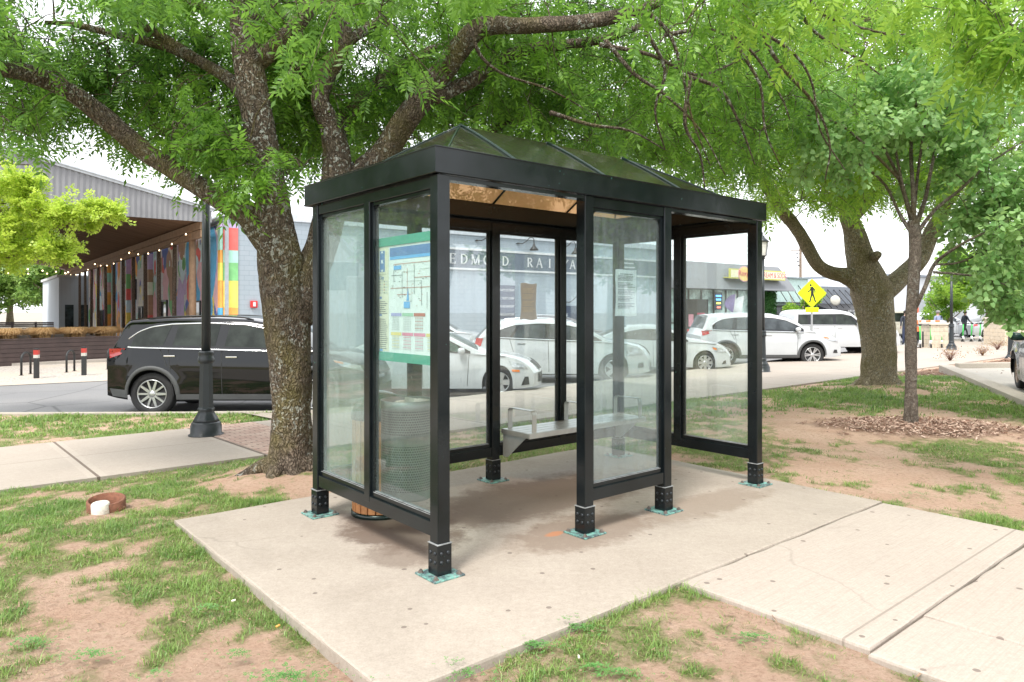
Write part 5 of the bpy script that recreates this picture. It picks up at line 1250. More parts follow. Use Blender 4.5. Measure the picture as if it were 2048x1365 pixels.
    if 'rw' in sp: g = MB(); tpatch(g, sp['rw'][0], sp['rw'][1], -.86, .86); g.build('rear_window', glass, root)
    # lamps, grille
    for s in (1, -1):
        g = MB(); spatch(g, sp['tail'], None, .010, 0, 8, 3, (s,)); g.build('tail_light', REDL, root)
        g = MB(); spatch(g, sp['head'], None, .010, 0, 10, 3, (s,)); h = g.build('headlight', HEADL, root)
        if sp.get('amber'): g = MB(); spatch(g, sp['amber'], None, .013, 0, 4, 2, (s,)); g.build('turn_lens', AMB, h)
    g = MB()
    if sp.get('grille'): x0, x1, t = sp['grille']; tpatch(g, x0, x1, -t, t, .012)
    z0, z1 = sp.get('lowgr', (.32, .52)); vs = []
    for z in (z0, z1):
        for t in np.linspace(-.72, .72, 9): y = yf(L, z)*t; vs.append((L+bow(L, y)+.008, y, z))
    g.add(vs, [(i, i+1, i+10, i+9) for i in range(8)]); g.build('grille', DARKP, root)
    if sp.get('vent'): g = MB(); spatch(g, sp['vent'], None, .009, 0, 6, 2); g.build('bumper_vent', DARKP, root)
    # door handles, mirrors
    for (x, z) in sp.get('handles', []):
        for s in (1, -1):
            y = yf(x, z); g = MB(); g.box((x-.10, -.004, -.014), (x+.10, .022, .014), T=Matrix.Translation((0, s*y if s > 0 else -y-.0, z)) @ Matrix.Scale(s, 4, (0, 1, 0)), bev=.006)
            g.build('door_handle', CHROME if sp.get('chrome', True) else paint, root)
    x, z = sp['mirror']
    for s in (1, -1):
        y = yf(x, z); g = MB(); T = Matrix.Translation((x, s*(y+.12), z+.05)) @ Matrix.Scale(s, 4, (0, 1, 0))
        g.lathe([(.01, -.075), (.07, -.07), (.10, -.03), (.105, .02), (.085, .06), (.01, .075)], 14, T=T @ Matrix.Diagonal((.75, 1.15, 1, 1))); g.box((-.03, -.14, -.07), (.03, -.06, -.02), 1, T=T); g.build('mirror', [sp.get('mirmat', paint), DARKP], root)
    if sp.get('rails'):
        x0, x1 = sp['rails']
        for s in (1, -1):
            pts = []; g = MB()
            for i in range(13): x = x0+(x1-x0)*i/12; zt = ht(x); pts.append((x, s*(yf(x, zt)*.93), zt+sp.get('crown', .045)*.4-.01+.035*math.sin(math.pi*i/12)**.3))
            g.tube(pts, .016, 6)
            g.build('roof_rail', DARKP if paint.name.endswith('black') else CHROME, root)
    # wheels
    for xw in xs_w:
        for s in (1, -1):
            yo = W-.035; T = Matrix.Translation((xw, s*yo, R)) @ Matrix.Rotation(-s*math.pi/2, 4, 'X')   # local z = outward
            t = MB(); w = .22; rr = R
            t.lathe([(rr*.66, -w), (rr*.93, -w), (rr, -w+.03), (rr, -.035), (rr*.985, -.012), (rr*.93, .0), (rr*.80, .006), (rr*.685, -.004), (rr*.67, -.03)], 40, T=T); to = t.build('tyre', TYRE, root); to.name = 'wheel'
            m = MB(); q = rr*.675; m.lathe([(q, -.035), (q, -.004), (q-.014, .0), (q-.022, -.03)], 40, T=T); m.f.pop(); m.m.pop(); m.sm.pop(); m.f.pop(); m.m.pop(); m.sm.pop()
            m.add([((q-.01)*math.cos(a), (q-.01)*math.sin(a), -.055) for a in np.linspace(0, 2*math.pi, 32, endpoint=False)], [tuple(range(32))], 1, False, T)
            ns = {'multi': 10, 'six': 6, 'ten': 12, 'five': 5, 'eight': 8}[rimstyle]
            for k in range(ns):
                a = 2*math.pi*k/ns; Tk = T @ Matrix.Rotation(a, 4, 'Z'); w0, w1 = (.026, .018) if ns >= 10 else (.035, .04) if ns >= 6 else (.05, .055)
                if k % 2 and rimstyle == 'multi': w0, w1 = .018, .016
                if rimstyle == 'six':
                    for e in (-.24, .24): Te = T @ Matrix.Rotation(a+e*.6, 4, 'Z'); m.add([(.05, -.014, -.012), (.05, .014, -.012), (q-.012, .018, -.006), (q-.012, -.018, -.006), (.05, -.02, -.05), (.05, .02, -.05), (q-.012, .024, -.05), (q-.012, -.024, -.05)], [(0, 1, 2, 3), (0, 3, 7, 4), (1, 5, 6, 2)], 0, False, Te)
                else: m.add([(.04, -w0, -.010), (.04, w0, -.010), (q-.012, w1, -.006), (q-.012, -w1, -.006), (.04, -w0*1.2, -.05), (.04, w0*1.2, -.05), (q-.012, w1*1.3, -.05), (q-.012, -w1*1.3, -.05)], [(0, 1, 2, 3), (0, 3, 7, 4), (1, 5, 6, 2)], 0, False, Tk)
            m.lathe([(.065, -.05), (.06, -.008), (.035, -.002), (.005, 0)], 16, T=T)
            m.build('rim', [rimmat or RIM, RIMD], to)
    return root
SUV = dict(L=4.89, W=.96, R=.385, xr=.90, xf=3.74, sill=.29, lift=.02, crown=.05,
    top=[(0, .98), (.05, 1.10), (.13, 1.22), (.26, 1.42), (.32, 1.60), (.35, 1.69), (.60, 1.71), (1.2, 1.735), (1.9, 1.745), (2.5, 1.72), (2.9, 1.65), (3.25, 1.49), (3.62, 1.22), (3.78, 1.135), (4.2, 1.09), (4.55, 1.0), (4.72, .90), (4.82, .78), (4.89, .58)],
    belt=[(0, 1.20), (1, 1.20), (3, 1.15), (3.5, 1.14), (4.89, 1.10)], dlo_bot=[(.3, 1.30), (.45, 1.23), (2.8, 1.17), (3.5, 1.15)], dlo_top=[(.4, 1.35), (.62, 1.50), (.85, 1.59), (1.2, 1.64), (1.9, 1.66), (2.5, 1.63), (2.9, 1.55), (3.25, 1.39), (3.5, 1.22)],
    dlo_x=((.44, .44), (3.45, 3.45)), wins=[(.50, 1.09, 1.20, .56), (1.26, 2.00, 2.05, 1.32), (2.16, 3.30, 3.20, 2.22)],
    ws=(2.80, 3.68), rw=(.14, .385), tail=[(.06, 1.03), (.30, 1.10), (.40, 1.21), (.03, 1.20)], head=[(4.28, .90), (4.78, .80), (4.72, .90), (4.10, 1.01)], amber=[(4.16, .955), (4.36, .925), (4.34, .965), (4.10, 1.0)], grille=(4.60, 4.86, .55), vent=[(4.55, .45), (4.75, .45), (4.72, .56), (4.6, .56)], clad=True,
    handles=[(1.22, 1.07), (2.30, 1.05)], mirror=(3.22, 1.19), rails=(.75, 2.6), seams=[(1.30, .36, 1.18, 1.24), (1.18, .9, 1.02, 1.24), (2.14, .32, 2.12, 1.20), (3.22, .34, 3.25, 1.15)])
WAGON = dict(L=4.83, W=.95, R=.365, xr=.92, xf=3.75, sill=.25, crown=.045,
    top=[(0, .85), (.03, 1.0), (.20, 1.20), (.42, 1.42), (.55, 1.555), (.9, 1.61), (1.6, 1.645), (2.3, 1.62), (2.8, 1.54), (3.2, 1.34), (3.6, 1.10), (4.1, 1.03), (4.5, .95), (4.72, .82), (4.83, .58)],
    belt=[(0, 1.16), (1, 1.14), (3.5, 1.04), (4.83, 1.0)], dlo_bot=[(.6, 1.19), (3.5, 1.07)], dlo_top=[(.6, 1.24), (.85, 1.42), (1.2, 1.51), (1.8, 1.55), (2.4, 1.53), (2.8, 1.45), (3.2, 1.24), (3.45, 1.1)],
    dlo_x=((.64, .64), (3.42, 3.42)), wins=[(.72, 1.05, 1.25, .80), (1.12, 1.95, 1.98, 1.32), (2.06, 3.25, 3.1, 2.10)], ws=(2.72, 3.52), rw=(.12, .52),
    tail=[(.03, .95), (.22, .95), (.30, 1.16), (.10, 1.18)], head=[(4.10, .70), (4.68, .74), (4.55, .90), (3.98, .98)], grille=(4.55, 4.80, .45), vent=[(4.5, .40), (4.7, .42), (4.68, .55), (4.52, .52)], handles=[(1.35, 1.03), (2.30, .98)], mirror=(3.12, 1.10), rails=(.8, 2.4), seams=[(1.28, .35, 1.05, 1.15), (2.06, .3, 2.04, 1.10), (3.1, .32, 3.14, 1.05)])
SEDAN = dict(L=4.63, W=.90, R=.325, xr=.95, xf=3.68, sill=.19, crown=.04,
    top=[(0, .80), (.06, .98), (.5, 1.06), (.9, 1.22), (1.35, 1.375), (1.8, 1.405), (2.2, 1.395), (2.6, 1.31), (3.0, 1.11), (3.28, .975), (3.7, .92), (4.15, .84), (4.42, .73), (4.58, .60), (4.63, .48)],
    belt=[(0, .98), (1, .98), (3.2, .92), (4.63, .86)], dlo_bot=[(.9, 1.05), (3.1, .95)], dlo_top=[(.9, 1.1), (1.2, 1.24), (1.7, 1.33), (2.2, 1.32), (2.6, 1.22), (3.0, 1.02), (3.1, .97)],
    dlo_x=((.95, .95), (3.05, 3.05)), wins=[(1.05, 1.95, 1.98, 1.2), (2.05, 2.92, 2.75, 2.08)], ws=(2.42, 3.20), rw=(.45, 1.28), tail=[(.02, .80), (.3, .84), (.3, .95), (.03, .95)], head=[(4.05, .66), (4.50, .60), (4.42, .70), (3.92, .80)], amber=[(4.06, .56), (4.26, .55), (4.26, .60), (4.02, .61)], grille=(4.40, 4.60, .6), vent=[(4.30, .26), (4.52, .28), (4.50, .45), (4.40, .45)],
    handles=[(1.25, .88), (2.2, .86)], mirror=(2.86, .96), seams=[(1.3, .3, 1.15, .98), (2.02, .22, 2.0, .95), (2.98, .25, 3.02, .92)], chrome=False)
KIA = dict(SEDAN); KIA.update(L=4.50, xf=3.56, top=[(x*.972, z+.035*(z > .6)) for x, z in SEDAN['top']], amber=[(3.86, .73), (4.0, .70), (3.98, .76), (3.82, .79)], head=[(3.96, .66), (4.38, .62), (4.28, .73), (3.80, .81)], vent=[(4.2, .28), (4.38, .30), (4.36, .40), (4.28, .38)])
TRUCK = dict(L=5.9, W=1.0, R=.42, xr=1.05, xf=4.75, sill=.42, crown=.04, tum=.22,
    top=[(0, 1.15), (.04, 1.27), (1.38, 1.27), (1.46, 1.45), (1.52, 1.80), (1.7, 1.86), (3.3, 1.875), (3.7, 1.80), (4.2, 1.36), (4.35, 1.28), (5.4, 1.20), (5.7, 1.12), (5.84, .95), (5.9, .62)],
    belt=[(0, 1.25), (5.9, 1.2)], dlo_bot=[(1.4, 1.30), (4.2, 1.28)], dlo_top=[(1.4, 1.35), (1.62, 1.72), (3.4, 1.74), (3.75, 1.66), (4.1, 1.35)], dlo_x=((1.56, 1.62), (4.1, 4.05)), wins=[(1.60, 1.98, 1.98, 1.66), (2.14, 2.98, 2.98, 2.14), (3.10, 4.0, 3.72, 3.10)],
    ws=(3.62, 4.28), tail=[(.02, .9), (.16, .9), (.16, 1.2), (.02, 1.2)], head=[(5.42, .84), (5.74, .84), (5.72, 1.04), (5.42, 1.10)], amber=[(5.42, .86), (5.52, .86), (5.52, 1.06), (5.42, 1.08)], grille=(5.70, 5.88, .6), lowgr=(.5, .62), handles=[(2.3, 1.16), (3.25, 1.16)], mirror=(3.95, 1.28), clad=False, seams=[(2.05, .5, 2.05, 1.26), (3.04, .45, 3.04, 1.26), (4.1, .48, 4.1, 1.25), (1.44, .5, 1.44, 1.25)])
JEEP = dict(L=4.2, W=.92, R=.40, xr=.75, xf=3.35, sill=.42, crown=.02, tum=.12, top=[(0, 1.2), (.03, 1.7), (.12, 1.82), (2.2, 1.84), (2.5, 1.76), (2.72, 1.28), (2.85, 1.18), (3.95, 1.12), (4.12, 1.0), (4.2, .7)],
    belt=[(0, 1.18), (4.2, 1.1)], dlo_bot=[(0, 1.22), (2.6, 1.22)], dlo_top=[(0, 1.7), (2.3, 1.72), (2.6, 1.3)], dlo_x=((.12, .14), (2.5, 2.4)), wins=[(.2, .85, .85, .2), (.97, 1.55, 1.55, .97), (1.67, 2.42, 2.3, 1.67)], ws=(2.46, 2.72), tail=[(.02, .9), (.1, .9), (.1, 1.1), (.02, 1.1)], head=[(3.95, .8), (4.1, .8), (4.08, .95), (3.95, .97)], handles=[(1.1, 1.1), (1.8, 1.1)], mirror=(2.45, 1.22), clad=True, chrome=False, seams=[(.92, .5, .92, 1.2), (1.6, .45, 1.6, 1.2)])
WHT = carpaint('pearl white', (.50, .52, .535)); BLK = carpaint('black', (.003, .004, .005), .05, 0, .0); GRY = carpaint('graphite', (.13, .125, .14), .25, .3); DGR = carpaint('dark slate', (.05, .055, .065), .25, .3); TANP = carpaint('sand', (.42, .40, .33), .5); SIL = carpaint('silver', (.42, .44, .46), .3, .4)
GD = carglass('dark', (.012, .016, .013)); GG = carglass('green', (.02, .05, .038)); GM = carglass('grey', (.03, .036, .04))
def place(root, nose_x, near_y, L, W, rz=0.0, z=ROAD):
    """nose at world x, side nearest the camera at depth near_y"""
    n = Matrix.Rotation(rz, 4, 'Z') @ Vector((L, -W, 0)); root.location = (nose_x-n.x, near_y-n.y, z); root.rotation_euler = (0, 0, rz)
c = make_car(SUV, BLK, GD, 'glossy black sport utility car parked behind the near lamp post, seen from its right side', 'car', 'parked_car', 'cars parked nose to the kerb'); place(c, -2.36, 12.75, 4.89*1.03, .96); c.scale = (1.03, 1, 1)
c = make_car(SEDAN, WHT, GG, 'low white sedan with amber side marker seen through the back glass', 'car', 'parked_car', 'cars parked nose to the kerb', 'five', RIM); place(c, .68, 15.4, 4.63, .90)
c = make_car(WAGON, WHT, GM, 'white estate car with upright red tail lamps seen through the back glass behind the bench', 'car', 'parked_car', 'cars parked nose to the kerb', 'five'); place(c, 3.72, 18.3, 4.83, .95)
c = make_car(KIA, WHT, GD, 'white sedan with ten-spoke wheel covers seen through the right-hand glass', 'car', 'parked_car', 'cars parked nose to the kerb', 'eight'); place(c, 6.68, 21.1, 4.50, .90)
c = make_car(SUV, WHT, GM, 'white sport utility car with roof rails parked between the lamp post and the thick tree', 'car', 'parked_car', 'cars parked nose to the kerb', 'six'); place(c, 11.1, 23.9, 4.89, .96, rad(1.5)); c.scale = (1.04, 1, 1)
c = make_car(TRUCK, WHT, GD, 'white crew cab pickup truck half hidden by the thick tree', 'pickup truck', 'pickup_truck', 'cars parked nose to the kerb', 'six'); place(c, 15.75, 28.4, 5.9, 1.0)
c = make_car(WAGON, GRY, GD, 'dusky grey crossover parked across the street, its front wheel showing past the pale notice', 'car', 'parked_car', None, 'ten', RIM); place(c, at(1247, 0, 28.5)[0], 28.5, 4.83, .95)
c = make_car(WAGON, SIL, GM, 'pale silver crossover across the street seen behind the corner post', 'car', 'parked_car', None, 'five'); place(c, at(985, 0, 26)[0], 26.0, 4.83, .95)
c = make_car(WAGON, SIL, GD, 'grey car across the street showing its roof over the white utility car', 'car', 'parked_car', None, 'five'); place(c, at(1650, 0, 36)[0], 36, 4.83, .95)
c = make_car(JEEP, TANP, GD, 'boxy sand-coloured off-road car beyond the scooters', 'car', 'parked_car', None, 'six', RIMD); place(c, at(1878, 0, 41)[0], 41, 4.2, .92)
c = make_car(WAGON, WHT, GM, 'white crossover far down the street behind the walking person', 'car', 'parked_car', None, 'ten'); place(c, at(1962, 0, 50)[0], 50, 4.83, .95)
c = make_car(SEDAN, SIL, GD, 'silver car far down the street near the pale stone pier', 'car', 'parked_car', None, 'five'); place(c, at(2085, 0, 47)[0], 47, 4.63, .9)
OLD = dict(SEDAN); OLD.update(chrome=True, R=.335, mirmat=M('mirror dark green', (.02, .05, .045), .2), head=[(4.30, .58), (4.60, .56), (4.58, .66), (4.30, .68)], amber=None, vent=None, top=[(x*1.02, z) for x, z in SEDAN['top']], L=4.72)
c = make_car(OLD, GRY, GD, 'old grey car with chrome front trim cut off by the right edge', 'car', 'parked_car', None, 'five', M('bronze rim', (.30, .22, .17), .4, .5)); 
ang = rad(63); wl = Vector((OLD['xf'], .90, 0)); wl.rotate(Matrix.Rotation(ang, 3, 'Z')); wx_, wy_ = at(2029, 0, 13.5)[:2]
c.location = (wx_-wl.x, wy_-wl.y, .012); c.rotation_euler = (0, 0, ang)
# ================================================================== STREET FURNITURE
LPM = M('lamp post paint', (.022, .028, .032), .38, spec=.5, var=.1)
GLOW = M('frosted lantern glass', (.75, .74, .70), .4, spec=.5)
def lamp(x, y, z, h, label, flute=True, lan=True):
    root = empty('street_lamp', (x, y, z), 0, label, 'street lamp', 'black street lamps')
    mb = MB(); mb.lathe([(.222, 0), (.222, .012), (.195, .02), (.195, .13), (.185, .145), (.188, .16), (.17, .18)], 32)
    mb.lathe([(.17, .18), (.15, .22), (.12, .27), (.098, .32), (.105, .335), (.105, .36)], 32, flute=.10)
    mb.lathe([(.105, .36), (.098, .375), (.096, .42), (.086, .80), (.084, .96)], 8, smooth=False); mb.lathe([(.084, .96), (.100, .975), (.104, 1.0), (.100, 1.03), (.095, 1.04), (.095, 1.09), (.100, 1.10), (.085, 1.12), (.062, 1.125)], 28)
    mb.build('base', LPM, root)
    mb = MB(); mb.lathe([(.060, 1.12), (.048, h-.65)], 20, flute=.08, fn=10); mb.build('pole', LPM, root)
    if lan:
        mb = MB(); a = h-.65; mb.lathe([(.05, a), (.075, a+.02), (.06, a+.05), (.10, a+.09), (.12, a+.10)], 20); mb.lathe([(.165, a+.47), (.175, a+.49), (.11, a+.55), (.06, a+.60), (.05, a+.64), (.015, a+.66), (.012, a+.74)], 20)
        for k in range(6):
            t = math.pi/3*k; mb.tube([(.115*math.cos(t), .115*math.sin(t), a+.10), (.16*math.cos(t), .16*math.sin(t), a+.48)], .009, 4)
        lo = mb.build('lantern', LPM, root); mb = MB(); mb.lathe([(.10, a+.101), (.15, a+.469)], 6, smooth=False); mb.build('lantern_glass', GLOW, lo)
    return root
lx, ly, lz = -4.09, 9.52, zg1(-4.09, 9.52)+.004
lamp(lx, ly, lz, 4.2, 'black lamp post with fluted flared foot standing on the brick band, nearest of the posts')
x, y, z = G(1525, 744); lamp(x, y, z, 1.5+(620-470)/F*y-z-.02, 'black lamp post behind the right corner of the shelter, beside the white utility car')
for (px, D_l, ztop, lab) in ((1434, 60, 578, 'small far lamp post before the ice cream shop windows'), (1696, 75, 585, 'small far lamp post before the dark awnings'), (1903, 30.5, 518, 'black lamp post between the two rows of scooters'), (2022, 24, 480, 'black lamp post with its foot behind the right stone pier'), (1862, 52, 560, 'thin lamp post beyond the front scooters')):
    zz = -.30 if px != 1903 else -.22
    lamp((px-1024)/F*D_l, D_l, zz, 1.5+(620-ztop)/F*D_l-zz, lab)
# pedestrian crossing sign
YEL = M('fluorescent yellow sheeting', (.72, .84, .0), .5, var=.03, emit=None); BLKP = M('sign black', (.012, .013, .014), .5); GALV = M('galvanised post', (.40, .41, .41), .5, .6)
d = 27.0; sx, sy, sz = at(1623, 587, d)
sign = empty('crossing_sign', (sx, sy, -.4), 0, 'yellow diamond sign with a black walking figure above the pickup truck', 'road sign')
hz = sz+.4; hd = 29.5/F*d*1.0
def rdiamond(r, c=.06, n=5):
    pts = []
    for k in range(4):
        a = math.pi/2*k; d1 = Vector((math.sin(a), math.cos(a))); p = d1*r; e1 = Vector((math.sin(a-math.pi/4-math.pi/2), math.cos(a-math.pi/4-math.pi/2))); e2 = Vector((math.sin(a+math.pi/4+math.pi/2), math.cos(a+math.pi/4+math.pi/2)))
        A_, B_ = p+e1*c, p+e2*c
        for i in range(n+1): t = i/n; q = A_*(1-t)**2+p*2*t*(1-t)+B_*t*t; pts.append((q.x, q.y))
    return pts
T = Matrix.Translation((0, -.05, hz)) @ Matrix.Rotation(math.pi/2, 4, 'X')
mb = MB(); mb.prism(rdiamond(hd), -.004, 0, 0, T); mb.prism(rdiamond(hd*.965, .05), .001, .002, 1, T); mb.prism(rdiamond(hd*.94, .05), .003, .004, 0, T); plate = mb.build('sign_plate', [YEL, BLKP], sign)
mb = MB(); s = hd/.55
def stroke(pts, w0, w1=None):
    w1 = w1 or w0; n_ = len(pts)
    for i in range(n_-1):
        a, b = Vector(pts[i])*s, Vector(pts[i+1])*s; dd = (b-a).normalized(); nn = Vector((-dd.y, dd.x)); wa = (w0+(w1-w0)*i/(n_-1))*s; wb = (w0+(w1-w0)*(i+1)/(n_-1))*s
        mb.prism([tuple(a-nn*wa-dd*wa*.3), tuple(b-nn*wb+dd*wb*.3), tuple(b+nn*wb+dd*wb*.3), tuple(a+nn*wa-dd*wa*.3)], .0055+.0006*len(mb.f)*.01, .0065+.0006*len(mb.f)*.01, 0, T)
mb.prism([(-.055*s+.042*s*math.cos(a), .30*s+.042*s*math.sin(a)) for a in np.linspace(0, 6.28, 17)[:-1]], .0055, .0065, 0, T)
stroke([(-.02, .22), (.01, .10), (.005, -.02)], .055, .05); stroke([(-.03, .2), (-.08, .1), (-.15, .05)], .02); stroke([(.03, .2), (.10, .12), (.11, .02)], .022, .018); stroke([(.0, -.02), (-.04, -.14), (-.085, -.32)], .034, .022); stroke([(.02, -.02), (.07, -.15), (.12, -.31)], .034, .022); stroke([(-.085, -.32), (-.12, -.31)], .016); stroke([(.12, -.31), (.15, -.30)], .016)
mb.build('walking_figure', BLKP, plate)
mb = MB(); mb.box((-.25, -.055, hz-hd-.16), (.25, -.05, hz-hd+.02)); mb.build('arrow_plate', YEL, sign); mb = MB(); mb.box((-.03, -.045, 0), (.03, .0, hz+.3)); mb.build('post', GALV, sign)
# ================================================================== BUILDINGS (street runs along SD, ND points away from the camera)
SD = Vector((math.sin(rad(52)), math.cos(rad(52)), 0)); ND = Vector((-SD.y, SD.x, 0)); CB = Vector((-11.5, 28.4, 0)); GZ = -.3
def BT(L, n=0, z=0):
    """frame on the facade line: x along street, y into the building, z up"""
    o = CB+SD*L+ND*n; return Matrix(((SD.x, ND.x, 0, o.x), (SD.y, ND.y, 0, o.y), (0, 0, 1, z), (0, 0, 0, 1)))
def Lpx(px, n=0):
    r = (px-1024)/F; o = CB+ND*n; return (r*o.y-o.x)/(SD.x-r*SD.y)
def Zat(px, py, n=0):
    L = Lpx(px, n); return EYE-(py-HZ)/F*(CB+SD*L+ND*n).y
def face(L, n, z): return BT(L, n, z) @ Matrix(((1, 0, 0, 0), (0, 0, -1, 0), (0, 1, 0, 0), (0, 0, 0, 1)))   # local x along the wall, y up, z toward the street
def bempty(name, L, label, cat='building'):
    o = empty(name, (0, 0, 0), 0, label, cat); o.matrix_world = BT(L, 0, GZ); o.location = BT(L, 0, GZ).translation; o.rotation_euler = (0, 0, math.atan2(SD.y, SD.x)); return o
def wallm(name, c, c2, course=.2, wid=.4, rough=.85):
    m, nt, out = new_mat(name); tc = nd(nt, 'ShaderNodeTexCoord'); sp = nd(nt, 'ShaderNodeSeparateXYZ'); nt.links.new(tc.outputs['Object'], sp.inputs[0])
    ad = mth(nt, 'ADD', sp.outputs[0], sp.outputs[1]); cb = nd(nt, 'ShaderNodeCombineXYZ'); nt.links.new(ad, cb.inputs[0]); nt.links.new(sp.outputs[2], cb.inputs[1])
    b = nd(nt, 'ShaderNodeTexBrick'); b.inputs['Scale'].default_value = 1; b.inputs['Brick Width'].default_value = wid; b.inputs['Row Height'].default_value = course; b.inputs['Mortar Size'].default_value = .008
    b.inputs['Color1'].default_value = (*c, 1); b.inputs['Color2'].default_value = (*c2, 1); b.inputs['Mortar'].default_value = tuple(x*.78 for x in c)+(1,); nt.links.new(cb.outputs[0], b.inputs['Vector'])
    cc = mixrgb(nt, ramp(nt, noise(nt, .6, 4, .6, pos(nt)), .35, .65), b.outputs[0], tuple(x*1.06 for x in c)); cc2 = mixrgb(nt, .4, b.outputs[0], cc)
    pbsdf(nt, out, cc2, rough, 0, .2, bump(nt, b.outputs[1], .15, .01)); return m
BLUEG = wallm('pale blue grey block', (.33, .385, .43), (.35, .40, .445)); WH = M('white trim', (.62, .63, .64), .6); BAND = M('dark slate band', (.12, .15, .19), .6); NAVY = M('navy sign board', (.03, .05, .10), .5)
WGL = carglass('shop window', (.03, .04, .045)); MINTG = carglass('mint window', (.30, .40, .38)); BMET = M('black metal', (.02, .02, .022), .5)
# --- blue-grey block building with the lettered band, mural on its long side wall
LE = Lpx(1330); HT = Zat(900, 468)-GZ; DEEP = 37.0
rb = bempty('block_building', 0, 'long pale blue-grey block building with a dark lettered band along its street front')
mb = MB(); mb.box((0.0, .0, 0), (LE, DEEP, HT)); mb.build('wall', BLUEG, rb)
mb = MB(); mb.box((-.06, -.07, HT), (LE+.05, .30, HT+.30)); mb.box((-.06, .30, HT), (.3, DEEP, HT+.12)); mb.build('parapet_cap', M('pale parapet', (.55, .58, .62), .6), rb)
zb0, zb1 = Zat(900, 535)-GZ, Zat(900, 499)-GZ; L0 = Lpx(850)
mb = MB(); mb.box((L0, -.05, zb0), (LE, -.002, zb1)); bo = mb.build('name_band', BAND, rb)
mb = MB(); mb.box((L0, -.07, zb0-.10), (LE, -.003, zb0-.002)); mb.box((L0, -.07, zb1+.002), (LE, -.003, zb1+.11)); mb.build('band_moulding', WH, bo)
def wtext(body, L, z, size, mat, parent, n=-.055, ext=.012, spacing=1.0, wx=1.0, width=None, name='lettering'):
    o = text(body, size, mat, name, None, None, ext, spacing, wx)
    if width: 
        k = width/text_width(o)
        for v in o.data.vertices: v.co.x *= k
    o.data.transform(Matrix.Translation((L, n, z)) @ Matrix(((1, 0, 0, 0), (0, 0, -1, 0), (0, 1, 0, 0), (0, 0, 0, 1)))); o.parent = parent; return o
# serif capitals built by hand
def serif_word(letters, h, mat, parent):
    """letters: list of (char, L position); strokes with slab serifs"""
    mb = MB(); w = h*.155; t = h*.075; sf = h*.085
    def bar(x0, z0, x1, z1, wd):
        a = Vector((x0, z0)); b = Vector((x1, z1)); dd = (b-a).normalized(); nn = Vector((-dd.y, dd.x))*wd/2; P = [a-nn, b-nn, b+nn, a+nn]
        mb.add([(p.x, -.075, p.y) for p in P]+[(p.x, -.053, p.y) for p in P], [(3, 2, 1, 0), (0, 1, 5, 4), (1, 2, 6, 5), (2, 3, 7, 6), (3, 0, 4, 7)])
    def ser(x, z): bar(x-sf*1.3, z, x+sf*1.3, z, t*.8)
    def arc(cx, cz, rx, rz, a0, a1, wd, n=12):
        p = None
        for i in range(n+1):
            a = a0+(a1-a0)*i/n; q = (cx+rx*math.sin(a), cz+rz*math.cos(a)); ww = wd*(.55+.45*abs(math.sin(a)))
            if p: bar(*p, *q, ww)
            p = q
    zc = (zb0+zb1)/2; b, tp = zc-h/2, zc+h/2
    for ch, x in letters:
        if ch == 'E': bar(x, b, x, tp, w); ser(x, b+t*.4); ser(x, tp-t*.4); bar(x, tp-t*.4, x+h*.5, tp-t*.4, t); bar(x, zc, x+h*.38, zc, t); bar(x, b+t*.4, x+h*.52, b+t*.4, t); bar(x+h*.5, tp, x+h*.5, tp-h*.2, t); bar(x+h*.52, b, x+h*.52, b+h*.22, t); bar(x+h*.38, zc-h*.1, x+h*.38, zc+h*.1, t)
        if ch == 'D': bar(x, b, x, tp, w); ser(x, b+t*.4); ser(x, tp-t*.4); arc(x+h*.12, zc, h*.50, h*.46, 0, math.pi, w)
        if ch == 'M': bar(x, b, x, tp, t); bar(x, tp, x+h*.4, b, w); bar(x+h*.4, b, x+h*.8, tp, t); bar(x+h*.8, b, x+h*.8, tp, w); [ser(q, b+t*.4) for q in (x, x+h*.8)]; [ser(q, tp-t*.4) for q in (x, x+h*.8)]
        if ch == 'O': arc(x+h*.4, zc, h*.42, h*.46, 0, 2*math.pi, w, 22)
        if ch == 'N': bar(x, b, x, tp, t); bar(x, tp, x+h*.65, b, w); bar(x+h*.65, b, x+h*.65, tp, t); ser(x, b+t*.4); ser(x, tp-t*.4); ser(x+h*.65, tp-t*.4)
        if ch == 'R': bar(x, b, x, tp, w); ser(x, b+t*.4); ser(x, tp-t*.4); arc(x+h*.15, zc+h*.23, h*.32, h*.22, 0, math.pi, w*.9); bar(x+h*.18, zc, x+h*.55, b, w); ser(x+h*.58, b+t*.4)
        if ch == 'A': bar(x, b, x+h*.36, tp, t); bar(x+h*.36, tp, x+h*.72, b, w); bar(x+h*.14, zc-h*.14, x+h*.58, zc-h*.14, t); ser(x, b+t*.4); ser(x+h*.72, b+t*.4)
        if ch == 'I': bar(x, b, x, tp, w); ser(x, b+t*.4); ser(x, tp-t*.4)
        if ch == 'L': bar(x, b, x, tp, w); ser(x, b+t*.4); ser(x, tp-t*.4); bar(x, b+t*.4, x+h*.5, b+t*.4, t); bar(x+h*.5, b, x+h*.5, b+h*.22, t)
        if ch == 'Y': bar(x+h*.35, b, x+h*.35, zc, w); bar(x, tp, x+h*.35, zc, w); bar(x+h*.7, tp, x+h*.35, zc, t); ser(x+h*.35, b+t*.4); ser(x, tp-t*.4); ser(x+h*.7, tp-t*.4)
    return mb.build('lettering', mat, parent)
serif_word([(c_, Lpx(px)) for c_, px in (('E', 900), ('D', 922), ('M', 943), ('O', 967), ('N', 987), ('D', 1005), ('R', 1055), ('A', 1072), ('I', 1098), ('L', 1112), ('Y', 1125), ('A', 1139), ('R', 1160), ('D', 1177))], .50, WH, bo)
